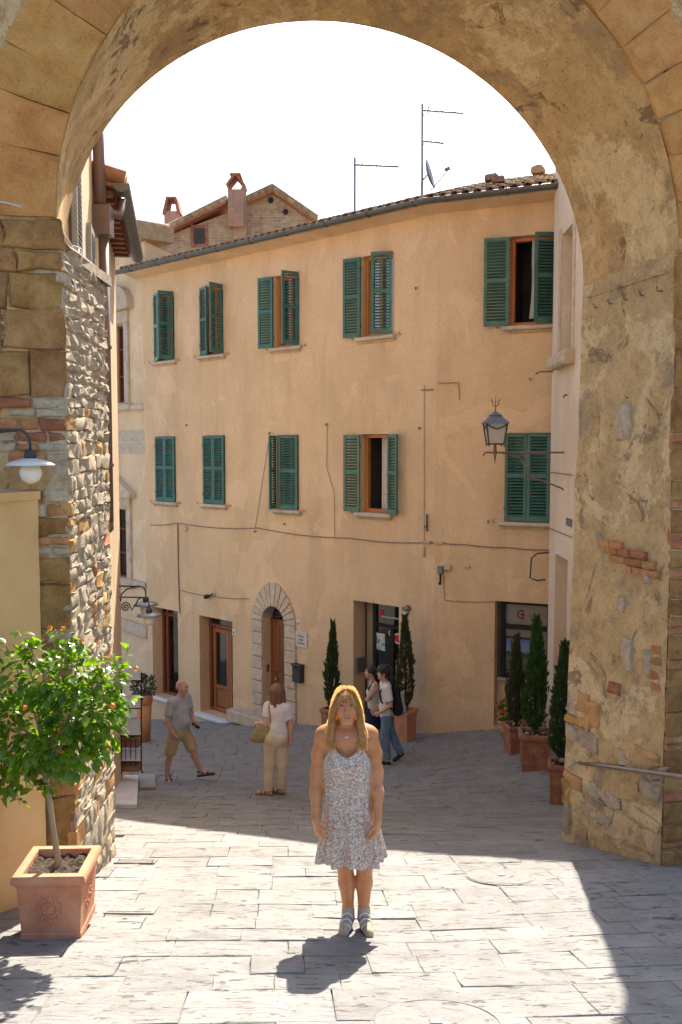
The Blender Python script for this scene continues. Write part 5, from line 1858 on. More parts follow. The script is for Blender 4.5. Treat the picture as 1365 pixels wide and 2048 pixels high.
b.tube([Vector((lpos.x + .52, lpos.y, za - .02)), Vector((lpos.x + .54, lpos.y, za - .42)), Vector((lpos.x + .72, lpos.y, za - .44)), Vector((wx - .12, lpos.y, za - .58)), Vector((wx, lpos.y, za - .7))], .014, 6)
b.build("strut", M_RUST, LT)

# ------------------------------------------------------------------ handrail on the right jamb
hr = thing("handrail", "brown metal handrail fixed along the right pier", "handrail", JR(.6, G(2.4, 8.4), .1))
wpl = Wall(JR_N_bot, JR_F_bot)
p_far, p_near = at(1122, 1520, 9.15), None
s_, h_ = wpl.pix(1340, 1550, .1)
p_near = JR(s_, h_, .10)
dirv = (p_near - p_far)
M_RAIL = mk("brown_rail_paint", [(0.22, 0.165, 0.15), (0.30, 0.235, 0.215)], 6, 0.3, 0.05, spec=.7, metal=.5)
b = MB(); b.tube([p_far, p_far.lerp(p_near, .5), p_near, p_near + dirv * .6], .022, 12); b.build("rail", M_RAIL, hr, True)
for t in (.28, .86):
    p = p_far.lerp(p_near, t)
    b = MB(); b.tube([p, p - U * .07, p - U * .08 + Vector((.16, .03, 0))], .010, 6); b.build("bracket", M_RAIL, hr)

# ------------------------------------------------------------------ drain covers and manholes
M_CASTI = mk("worn_cast_iron", [(0.22, 0.205, 0.19), (0.32, 0.30, 0.28)], 20, 0.6, 0.5, 50, 0.004, spec=.4, metal=.3)
def gfr(cx, cy, rot=0.0):
    c, s = math.cos(rot), math.sin(rot)
    return lambda a, q, d: Vector((cx + a * c - q * s, cy + a * s + q * c, G(cx + a * c - q * s, cy + a * s + q * c) + d))
p = on_ground(272, 1724)
dg = thing("drain_grate", "small slotted drain grate in the paving beside the left pier", "drain grate", p)
f_ = gfr(p.x, p.y, 0)
L, W_ = .18, .075
b = MB()
for a0, a1, q0, q1 in ((-L, L, -W_, -W_ + .015), (-L, L, W_ - .015, W_), (-L, -L + .015, -W_ + .015, W_ - .015), (L - .015, L, -W_ + .015, W_ - .015)):
    b.box(lambda s, h, d: f_(s, h, d), a0, a1, q0, q1, -.02, .012)
b.build("rim", M_CASTI, dg)
b = MB(); b.box(lambda s, h, d: f_(s, h, d), -L + .015, L - .015, -W_ + .015, W_ - .015, -.02, .002); b.build("well", M_BLACK, dg)
for i in range(12):
    a0 = -L + .022 + i * (2 * L - .04) / 12
    b = MB(); b.box(lambda s, h, d: f_(s + h * .3, h, d), a0, a0 + .015, -W_ + .015, W_ - .015, -.01, .011); b.build("slat", M_CASTI, dg)
def cover(px, py, hw, hd, rot, label):
    p = on_ground(px, py)
    f_ = gfr(p.x, p.y, rot)
    t_ = thing("utility_cover", label, "cover", p)
    b = MB(); b.bbox(lambda s, h, d: f_(s, h, d), -hw - .02, hw + .02, -hd - .02, hd + .02, -.02, .008, .004); b.build("frame", M_CASTI, t_)
    b = MB(); b.bbox(lambda s, h, d: f_(s, h, d), -hw, hw, -hd, hd, -.02, .013, .006); b.build("lid", M_PAVE, t_)
cover(265, 1818, .16, .11, 0.0, "rectangular stone utility cover left of the woman")
cover(1320, 1775, .24, .14, .25, "ribbed utility cover in the shade at the foot of the right pier")
def manhole(px, py, r_, label):
    p = on_ground(px, py)
    t_ = thing("manhole_cover", label, "manhole", p, "round manhole covers in the paving")
    n = Vector((0, .25, 1)).normalized()
    c = Vector((p.x, p.y, G(p.x, p.y)))
    b = MB(); b.lathe([(r_ * 1.035, -.03), (r_ * 1.035, .004), (r_ * 1.02, .006), (r_ * 1.012, .0), (r_ * .99, .0)], c, 40, n, (1, 0, 0), False); b.build("ring", M_CASTI, t_)
    b = MB(); b.lathe([(r_ * .985, -.03), (r_ * .985, .004), (r_ * .965, .009), (0.001, .010)], c, 40, n, (1, 0, 0), False); b.build("lid", M_PAVE, t_)
    b = MB(); b.bbox(lambda s, h, d: c + Vector((s, h, -.25 * h + d)), -.03, .03, -.03, .03, .0, .018, .003); b.build("lifting_eye", M_CASTI, t_)
manhole(1003, 1753, .30, "round stone manhole cover right of the woman")
manhole(872, 2048, .31, "round manhole cover at the bottom edge of the picture")

# marble slab and timber board by the left house
def slab_thing(pix, th, name, mat, label, cat, parts=1):
    ps = [on_ground(*q) for q in pix]
    t_ = thing(name, label, cat, sum(ps, Vector()) / 4)
    for k in range(parts):
        def pt(a, q): return ps[0].lerp(ps[1], a).lerp(ps[3].lerp(ps[2], a), q)
        a0, a1 = k / parts + (.01 if k else 0), (k + 1) / parts - (.01 if k < parts - 1 else 0)
        b = MB()
        base = [pt(a0, 0), pt(a1, 0), pt(a1, 1), pt(a0, 1)]
        b.hexa([v + U * .004 for v in base] + [v + U * (th + .004) for v in base])
        b.build("board" if parts > 1 else "slab", mat, t_)
slab_thing([(229, 1617), (274, 1617), (278, 1556), (229, 1556)], .05, "doorstep", M_WHITE, "pale marble doorstep slab beside the left house", "doorstep")
slab_thing([(280, 1579), (312, 1579), (310, 1552), (279, 1552)], .035, "timber_ramp", mk("grey_planks", [(0.30, 0.28, 0.26), (0.42, 0.4, 0.37)], 8, 0.85, 0.3, stretch=(1, .1, 1)), "grey plank ramp lying next to the marble doorstep", "plank ramp", 2)
# ------------------------------------------------------------------ planters and plants
rng = random.Random(51)
def leaf_mat(name, c0, c1, trans=0.45, rough=0.4, rnd=0.35):
    t = NT(name)
    c = t.ramp(t.noise(t.coords(), 14, 3, 0.5), [(0.35, c0), (0.65, c1)])
    c = t.rand(c, rnd, 0.03)
    t.done(c, rough, None, 0.5)
    tr = t.n("ShaderNodeBsdfTranslucent")
    hs = t.n("ShaderNodeHueSaturation")
    hs.inputs["Saturation"].default_value = 1.15
    hs.inputs["Value"].default_value = 1.6
    t.l(c, hs.inputs["Color"])
    t.l(hs.outputs[0], tr.inputs[0])
    mx = t.n("ShaderNodeMixShader")
    mx.inputs[0].default_value = trans
    t.l(t.b.outputs[0], mx.inputs[1])
    t.l(tr.outputs[0], mx.inputs[2])
    t.l(mx.outputs[0], t.out.inputs[0])
    return t.m
M_LEAF = leaf_mat("lantana_leaf", (0.075, 0.155, 0.016), (0.145, 0.26, 0.03), 0.5, 0.3, 0.6)
M_LEAF2 = leaf_mat("cypress_spray", (0.030, 0.075, 0.018), (0.075, 0.145, 0.035), 0.3, 0.6)
M_LEAF3 = leaf_mat("grey_cypress_spray", (0.045, 0.075, 0.033), (0.09, 0.12, 0.055), 0.3, 0.6)
M_LEAFD = leaf_mat("dry_cypress_spray", (0.10, 0.075, 0.03), (0.07, 0.09, 0.035), 0.25, 0.6)
M_BARK = mk("pale_bark", [(0.30, 0.22, 0.13), (0.42, 0.33, 0.21)], 9, 0.9, 0.5, 40, 0.005, stretch=(1, 1, .3))
M_BARKD = mk("dark_bark", [(0.08, 0.055, 0.035), (0.14, 0.1, 0.07)], 9, 0.9, 0.4)
M_ORANGE = mk("orange_petal", [(0.75, 0.20, 0.01), (0.85, 0.32, 0.02)], 20, 0.6, 0)
M_GERAN = mk("red_petal", [(0.62, 0.03, 0.015), (0.75, 0.06, 0.03)], 20, 0.6, 0)
M_PEBBLE = mk("pale_pebble", [(0.42, 0.36, 0.28), (0.58, 0.52, 0.42)], 12, 0.85, 0.2, 40, 0.003, 0.3)

def box_planter(c, w, d, h, rot, mat, label, rosette=False, grp=None, name="terracotta_planter", feet=False, pebbles=0, taper=0.9):
    """square pot: body, rim, base moulding, soil; c is the ground point under its middle"""
    c = Vector(c)
    ca, sa = math.cos(rot), math.sin(rot)
    fr = lambda x, y, z: c + Vector((x * ca - y * sa, x * sa + y * ca, z))
    t_ = thing(name, label, "planter", c, grp)
    def ring(hw, hd, z): return [fr(-hw, -hd, z), fr(hw, -hd, z), fr(hw, hd, z), fr(-hw, hd, z)]
    def loft(rs, name_, cap0=True, cap1=True):
        b = MB()
        vs = [p for r_ in rs for p in r_]
        fs = [(k * 4 + i, k * 4 + (i + 1) % 4, (k + 1) * 4 + (i + 1) % 4, (k + 1) * 4 + i) for k in range(len(rs) - 1) for i in range(4)]
        if cap0: fs.append((3, 2, 1, 0))
        if cap1: fs.append(tuple((len(rs) - 1) * 4 + i for i in range(4)))
        b.add(vs, fs)
        o = b.build(name_, mat, t_)
        return o
    W, Dp = w / 2, d / 2
    loft([ring(W * taper, Dp * taper, -.02), ring(W * taper, Dp * taper, h * .055), ring(W * taper * .97, Dp * taper * .97, h * .07), ring(W * .96, Dp * .96, h * .80), ring(W * .985, Dp * .985, h * .81), ring(W * .985, Dp * .985, h * .835), ring(W * .95, Dp * .95, h * .84)], "body", True, True)
    rim = [ring(W * .985, Dp * .985, h * .836), ring(W * 1.06, Dp * 1.06, h * .86), ring(W * 1.10, Dp * 1.10, h * .905), ring(W * 1.09, Dp * 1.09, h * .965), ring(W * 1.05, Dp * 1.05, h),
           ring(W * .84, Dp * .84, h), ring(W * .82, Dp * .82, h * .985), ring(W * .82, Dp * .82, h * .87)]
    ro = loft(rim, "rim", False, False)
    b = MB()
    b.grid(lambda u, v: fr((u - .5) * 2 * W * .83, (v - .5) * 2 * Dp * .83, h * .90 + .035 * noise.noise(Vector((u * 6 + c.x * 3, v * 6, c.y))) + .02 * noise.noise(Vector((u * 17, v * 17, c.x)))), 14, 14)
    b.build("soil", M_SOIL, t_, False, False)
    for i in range(pebbles):
        p = fr(rng.uniform(-.75, .75) * W, rng.uniform(-.75, .75) * Dp, h * .915)
        b = MB(); r_ = rng.uniform(.022, .045); b.ball(p, (r_, r_ * .8, r_ * .6), 7, 5); b.build("pebble", M_PEBBLE, t_, True)
    if rosette:
        for face in (0, 1):
            zc = h * .46
            o_ = (lambda a, z, dd: fr(a, -Dp * (.955 - .035 * (1 - z / h)) - dd, z)) if face == 0 else (lambda a, z, dd: fr(W * (.955 - .035 * (1 - z / h)) + dd, a, z))
            b = MB(); b.ball(o_(0, zc, -.002), .015, 10, 6); b.build("rosette_boss", mat, t_, True)
            for k in range(14):
                a = 2 * PI * k / 14
                b = MB(); b.ball(o_(.045 * math.cos(a), zc + .045 * math.sin(a), .0), (.009, .009, .009), 6, 4); b.build("rosette_petal", mat, t_, True)
            for k in range(18):
                a = 2 * PI * (k + .5) / 18
                b = MB(); b.ball(o_(.078 * math.cos(a), zc + .078 * math.sin(a), -.002), (.010, .010, .010), 6, 4); b.build("rosette_petal", mat, t_, True)
    return t_, fr

# ---- big planter with the lantana standard, left foreground
fl, frt = on_ground(38, 1872), on_ground(166, 1880)
pc = on_ground(112, 1855)
pw = abs(frt.x - fl.x) * .98
PC = Vector((-1.82, 6.12, 0))
PC = Vector(((fl.x + frt.x) / 2, frt.y + pw / 2, 0))
PC.z = G(PC.x, PC.y - pw / 2) - 0.0
ph = at(110, 1752, PC.y - pw / 2).z - PC.z
lant_p, lfr = box_planter(PC, pw, pw, ph, math.radians(2), M_TERRA, "large square terracotta planter with a rosette at the left", True)

def leaf_shape(L, W, bend=0.25):
    pr = [(0.0, 0.0), (0.18, .62), (0.42, 1.0), (0.7, .72), (1.0, 0.0)]
    vs, fs = [], []
    for t, k in pr:
        y = L * t
        z = -bend * L * t * t
        vs += [(-W * k / 2, y, z + .16 * W * k), (0, y, z), (W * k / 2, y, z + .16 * W * k)]
    for i in range(len(pr) - 1):
        a = i * 3
        fs += [(a, a + 1, a + 4, a + 3), (a + 1, a + 2, a + 5, a + 4)]
    return vs, fs
LV, LF = leaf_shape(0.088, 0.058)
LEAFMESH = bpy.data.meshes.new("leaf")
LEAFMESH.from_pydata(LV, [], LF)
LEAFMESH.materials.append(M_LEAF)
LEAFMESH.polygons.foreach_set("use_smooth", [True] * len(LEAFMESH.polygons))

base = lfr(0.0, 0, ph * .9)
fork = at(92, 1560, PC.y + .02)
TREE = thing("lantana_tree", "lantana shrub on a bare stem with orange flowers in the large planter", "potted shrub", base)
b = MB()
tp = [base - U * .05, base + U * .06, at(108, 1665, PC.y), at(100, 1605, PC.y + .01), fork, fork + Vector((-.01, .02, .16)), fork + Vector((.02, 0, .42))]
b.tube(tp, [.026, .022, .019, .019, .021, .015, .009], 9)
b.build("trunk", M_BARK, TREE, True)
# crown: clumps of leaves through an uneven volume
def crown_pts():
    out = []
    cc = at(105, 1440, PC.y)
    blobs = [(at(95, 1455, PC.y), (.42, .40, .26)), (at(170, 1410, PC.y - .05), (.24, .26, .20)), (at(20, 1470, PC.y + .05), (.30, .30, .22)), (at(130, 1360, PC.y), (.26, .28, .16)),
             (at(55, 1350, PC.y + .1), (.2, .2, .18)), (at(20, 1540, PC.y + .05), (.16, .2, .15)), (at(205, 1440, PC.y), (.12, .2, .22)), (at(150, 1500, PC.y - .1), (.22, .24, .14)), (at(-10, 1400, PC.y + .1), (.2, .25, .25))]
    n = [640, 260, 250, 230, 80, 100, 105, 180, 120]
    for (c, r), k in zip(blobs, n):
        for _ in range(k):
            d = Vector((rng.gauss(0, 1), rng.gauss(0, 1), rng.gauss(0, 1))).normalized()
            rad = rng.uniform(.55, 1.0) ** .6
            out.append((c + Vector((d.x * r[0], d.y * r[1], d.z * r[2])) * rad, d))
    # loose shoots at the top and the right
    for (x0, y0), (x1, y1) in [((140, 1340), (110, 1258)), ((90, 1340), (35, 1262)), ((150, 1350), (165, 1280)), ((215, 1400), (262, 1290)), ((220, 1400), (240, 1320)), ((40, 1350), (12, 1290)), ((190, 1380), (225, 1310)),
                               ((120, 1345), (135, 1268)), ((20, 1540), (40, 1608)), ((10, 1530), (8, 1590)), ((60, 1340), (70, 1275)), ((180, 1370), (150, 1290)), ((235, 1430), (262, 1400)), ((70, 1560), (100, 1585))]:
        a, c = at(x0, y0, PC.y + rng.uniform(-.15, .15)), at(x1, y1, PC.y + rng.uniform(-.1, .1))
        shoots.append((a, c))
        for i in range(20):
            p = a.lerp(c, (i + 1) / 20)
            d = Vector((rng.uniform(-1, 1), rng.uniform(-1, 1), rng.uniform(-.2, .5))).normalized()
            out.append((p + d * .015, d))
    return out
shoots = []
cps = crown_pts()
b = MB()
cen = at(95, 1450, PC.y)
for _ in range(26):
    p, d = rng.choice(cps)
    b.tube([fork + U * rng.uniform(-.02, .2), (fork + U * .15).lerp(p, .5) + U * .03, p], [.011, .007, .003], 5)
for a, c in shoots:
    b.tube([cen.lerp(a, .3), a, c], [.008, .006, .003], 5)
bo = b.build("branches", M_BARK, TREE, True)
bo["kind"] = "stuff"
jobs = []
for p, d in cps:
    o_ = (d + Vector((0, 0, rng.uniform(-.35, .25)))).normalized()
    y = (o_ + Vector((rng.uniform(-.5, .5), rng.uniform(-.5, .5), rng.uniform(-.5, .1)))).normalized()
    z0 = (Vector((0, 0, 1)) + d * .5 + Vector((rng.uniform(-.6, .6), rng.uniform(-.6, .6), 0))).normalized()
    x = y.cross(z0)
    if x.length < 1e-3: continue
    x.normalize()
    z = x.cross(y)
    k = rng.uniform(.45, 1.05)
    jobs.append((p.y, Matrix(((x.x * k, y.x * k, z.x * k, p.x), (x.y * k, y.y * k, z.y * k, p.y), (x.z * k, y.z * k, z.z * k, p.z), (0, 0, 0, 1)))))
jobs.sort(key=lambda j: j[0])
crown = MB()
tl = Vector(TREE["_loc"])
for i, (_, m) in enumerate(jobs):
    if i < 300:
        o = bpy.data.objects.new("leaf", LEAFMESH)
        COL.objects.link(o); o.parent = TREE; o["_loc"] = tuple(tl)
        m.translation = m.translation - tl
        o.matrix_basis = m
    else:
        crown.add([m @ Vector(v) for v in LV], LF)
o = crown.build("crown", M_LEAF, TREE, True, False)
o["kind"] = "stuff"
def floret(p, r, mat, par, name="flower"):
    b = MB()
    for k in range(14):
        d = Vector((rng.gauss(0, 1), rng.gauss(0, 1), rng.gauss(.4, 1))).normalized()
        q = p + d * r * .7
        e1 = d.orthogonal().normalized() * r * .5
        e2 = d.cross(e1)
        b.quad(q - e1, q - e2, q + e1, q + e2)
    return b.build(name, mat, par, False, False)
for px, py in ((100, 1256), (127, 1258), (165, 1282), (273, 1337), (50, 1416), (113, 1458), (205, 1345), (45, 1485), (178, 1365), (226, 1412)):
    floret(at(px, py, PC.y - (.12 if py > 1400 else 0) - (.2 if 1400 < py else 0)), .022, M_ORANGE, TREE)

# ---- cypress columns in pots
def cypress(p, H, R, label, mats, grp, thin=1.0, seed=0):
    r_ = random.Random(seed)
    p = Vector(p)
    t_ = thing("cypress_tree", label, "cypress", p, grp)
    b = MB(); b.tube([p - U * .08, p + U * H * .5, p + U * H * .95], [.03, .02, .005], 7); b.build("trunk", M_BARKD, t_, True)
    lean = Vector((r_.uniform(-.03, .03), r_.uniform(-.03, .03), 0))
    for mi, mat in enumerate(mats):
        b = MB()
        n = int(2100 * thin / len(mats))
        for i in range(n):
            t = r_.random() ** .85
            prof = (min(1, t / .12) ** .7) * (1 - max(0, (t - .25) / .75) ** 1.5) + .02
            a = r_.uniform(0, 2 * PI)
            lump = 1 + .55 * noise.noise(Vector((math.cos(a) * 1.6 + seed, math.sin(a) * 1.6, t * H * 4.5)))
            rad = R * prof * lump * (r_.uniform(.35, 1.05) ** .5)
            q = p + lean * t + Vector((math.cos(a) * rad, math.sin(a) * rad, .06 + t * (H - .06)))
            d = Vector((math.cos(a) * .45 + r_.uniform(-.25, .25), math.sin(a) * .45 + r_.uniform(-.25, .25), 1)).normalized()
            L = r_.uniform(.05, .11) * (1.6 if r_.random() < .06 else 1)
            s = d.cross(Vector((r_.uniform(-1, 1), r_.uniform(-1, 1), .1))).normalized() * L * .17
            b.add([q, q + d * L * .45 + s, q + d * L, q + d * L * .45 - s], [(0, 1, 2, 3)])
            s2 = d.cross(s).normalized() * L * .17
            b.add([q, q + d * L * .45 + s2, q + d * L, q + d * L * .45 - s2], [(0, 1, 2, 3)])
        o = b.build("crown", mat, t_, False, False)
        o["kind"] = "stuff"
    return t_
grpC, grpP = "potted cypresses in the square", "square terracotta pots of the cypresses"
def potted(pxl, pxr, ybase, ytop_pot, ytop_tree, dep, rot, plabel, tlabel, mats, R, mat=None, thin=1.0, seed=1, peb=6):
    c = at((pxl + pxr) / 2, ybase, dep)
    w_ = (pxr - pxl) / F * dep / (abs(math.cos(rot)) + abs(math.sin(rot)) * .9) / 1.1
    c = Vector((c.x, c.y + w_ * .35, 0)); c.z = G(c.x, c.y - w_ * .3)
    h_ = at(pxl, ytop_pot, dep).z - c.z
    h_ = max(.3, min(.6, h_))
    t_, f_ = box_planter(c, w_, w_, h_, rot, mat or M_TERRA_D, plabel, False, grpP, pebbles=peb)
    top = at((pxl + pxr) / 2, ytop_tree, c.y).z
    b0 = f_(0, 0, h_ * .9)
    cypress(b0, top - b0.z, R, tlabel, mats, grpC, thin, seed)
rtA = math.radians(-42)
potted(640, 688, 1452, 1412, 1250, 17.6, rtA, "reddish terracotta pot left of the office door", "slim cypress left of the office door, partly behind the woman", [M_LEAF2, M_LEAF3], .125, seed=2, peb=0)
potted(786, 838, 1464, 1418, 1236, 16.7, rtA, "orange terracotta pot right of the office door", "half dry cypress right of the office door", [M_LEAFD, M_LEAF3], .145, M_TERRA, .7, seed=3, peb=0)
potted(1008, 1062, 1503, 1452, 1276, 14.7, math.radians(10), "terracotta pot at the far end of the row of three on the right", "dark thin cypress at the far end of the row of three", [M_LEAF3, M_LEAFD], .125, seed=4)
potted(1037, 1110, 1533, 1470, 1241, 13.8, math.radians(-8), "middle terracotta pot of the row of three on the right", "tallest green cypress, in the middle pot of the row of three", [M_LEAF2, M_LEAF2], .155, seed=5, thin=1.25)
potted(1094, 1160, 1603, 1530, 1292, 12.3, math.radians(-14), "terracotta pot half hidden by the right pier", "green cypress half hidden by the right pier", [M_LEAF2, M_LEAF3], .15, seed=6, thin=1.2)

# ---- geranium pot in front of the office window
def round_pot(c, r, h, mat, label, grp=None):
    t_ = thing("round_pot", label, "flower pot", c, grp)
    b = MB(); b.lathe([(r * .72, -.02), (r * .95, h * .82)], c, 24); b.build("body", mat, t_, True)
    b = MB(); b.lathe([(r * .95, h * .80), (r * 1.08, h * .84), (r * 1.08, h * .97), (r * .98, h), (r * .88, h), (r * .88, h * .88)], c, 24, None, None, False); b.build("rim", mat, t_, True)
    b = MB(); b.lathe([(r * .88, h * .88), (.001, h * .92)], c, 20, None, None, False); b.build("soil", M_SOIL, t_)
    return t_
def bush(p, r, n, mat, label, name, ls=.05, fl=None, nfl=0):
    t_ = thing(name, label, "plant", p)
    cr = MB()
    st = MB()
    c = Vector(p) + U * r[2] * .9
    for i in range(n):
        d = Vector((rng.gauss(0, 1), rng.gauss(0, 1), rng.gauss(.2, 1))).normalized()
        q = c + Vector((d.x * r[0], d.y * r[1], d.z * r[2])) * rng.uniform(.4, 1)
        y = (d + Vector((rng.uniform(-.6, .6), rng.uniform(-.6, .6), rng.uniform(-.3, .5)))).normalized()
        x = y.orthogonal().normalized() * ls * .32
        L = ls * rng.uniform(.7, 1.3)
        cr.add([q, q + y * L * .5 + x, q + y * L, q + y * L * .5 - x], [(0, 1, 2, 3)])
        if i % 25 == 0:
            st.tube([Vector(p) - U * .03, c.lerp(q, .4), q], [.010, .007, .003], 5)
    o = st.build("stems", M_BARKD, t_, True); o["kind"] = "stuff"
    o = cr.build("foliage", mat, t_, False, False); o["kind"] = "stuff"
    for i in range(nfl):
        d = Vector((rng.gauss(0, 1), rng.gauss(-.6, 1), rng.gauss(.6, .8))).normalized()
        floret(c + Vector((d.x * r[0], d.y * r[1], d.z * r[2])) * 1.0, .045, fl, t_)
    return t_
gp = at(1022, 1462, 15.75); gp.z = G(gp.x, gp.y)
round_pot(gp, .22, .28, M_TERRA, "low orange pot under the office window")
bush(gp + U * .24, (.28, .22, .22), 260, M_LEAF, "red geraniums in the pot under the office window", "geranium", .07, M_GERAN, 12)
# ---- tall round pot with a shrub by the cream house
tp_ = at(289, 1441, 18.6); tp_.z = G(tp_.x, tp_.y)
ht = at(289, 1388, 18.6).z - tp_.z
round_pot(tp_, .17, ht, M_TERRA, "tall orange round pot at the left end of the ochre facade")
bush(tp_ + U * (ht * .9), (.24, .22, .28), 320, leaf_mat("olive_leaf", (.045, .06, .03), (.10, .115, .07), .25, .5), "grey-green shrub in the tall round pot", "potted_bush", .08)

# ---- wire display rack with white boards and flower boxes
YR = 13.9
RK = thing("display_rack", "black wire rack with white boards in front of the left house", "rack", at(262, 1548, YR))
M_BOARD = mk("white_board", [(0.62, 0.62, 0.62), (0.7, 0.7, 0.69)], 3, 0.6, 0)
def rp(px, py, dy=0): return at(px, py, YR + dy)
for px in (243, 283):
    b = MB(); b.tube([rp(px, 1548 if px < 260 else 1540), rp(px, 1345)], .011, 6); b.build("upright", M_BLACK, RK)
    b = MB(); b.tube([rp(px, 1535, .35), rp(px, 1345, .12)], .011, 6); b.build("upright", M_BLACK, RK)
for yt, yb in ((1338, 1360), (1390, 1415), (1440, 1470), (1500, 1522)):
    a_, c_ = rp(244, yt, .08), rp(282, yb, -.02)
    b = MB(); b.hexa([Vector((a_.x, c_.y, c_.z)), Vector((c_.x, c_.y, c_.z)), Vector((c_.x, c_.y + .012, c_.z)), Vector((a_.x, c_.y + .012, c_.z)),
                      Vector((a_.x, a_.y, a_.z)), Vector((c_.x, a_.y, a_.z)), Vector((c_.x, a_.y + .012, a_.z)), Vector((a_.x, a_.y + .012, a_.z))]); b.build("board", M_BOARD, RK)
    b = MB(); b.tube([rp(243, yb + 2), rp(283, yb + 2)], .009, 5); b.build("rail", M_BLACK, RK)
for px in (252, 262, 272):
    b = MB(); b.tube([rp(px, 1478), rp(px, 1532)], .006, 5); b.build("wire", M_BLACK, RK)
b = MB(); b.tube([rp(283, 1540), rp(286, 1546, -.05)], .012, 5); b.build("foot", M_BLACK, RK)
for py, lb in ((1492, "upper"), (1540, "lower")):
    c_ = rp(262, py, .12)
    t_ = thing("flower_trough", "narrow terracotta trough at the " + ("middle" if lb == "upper" else "foot") + " of the wire rack", "planter", c_)
    f_ = lambda s, h, d: c_ + Vector((s, -d, h))
    b = MB(); b.bbox(f_, -.15, .15, 0, .13, -.09, .09, .01); b.build("trough", M_TERRA_D, t_)
    b = MB(); b.bbox(f_, -.16, .16, .13, .155, -.1, .1, .008); b.build("rim", M_TERRA_D, t_)
    if lb == "upper":
        bush(c_ + U * .14, (.15, .08, .07), 90, M_LEAF2, "low dark plant in the trough of the wire rack", "trough_plant", .05)
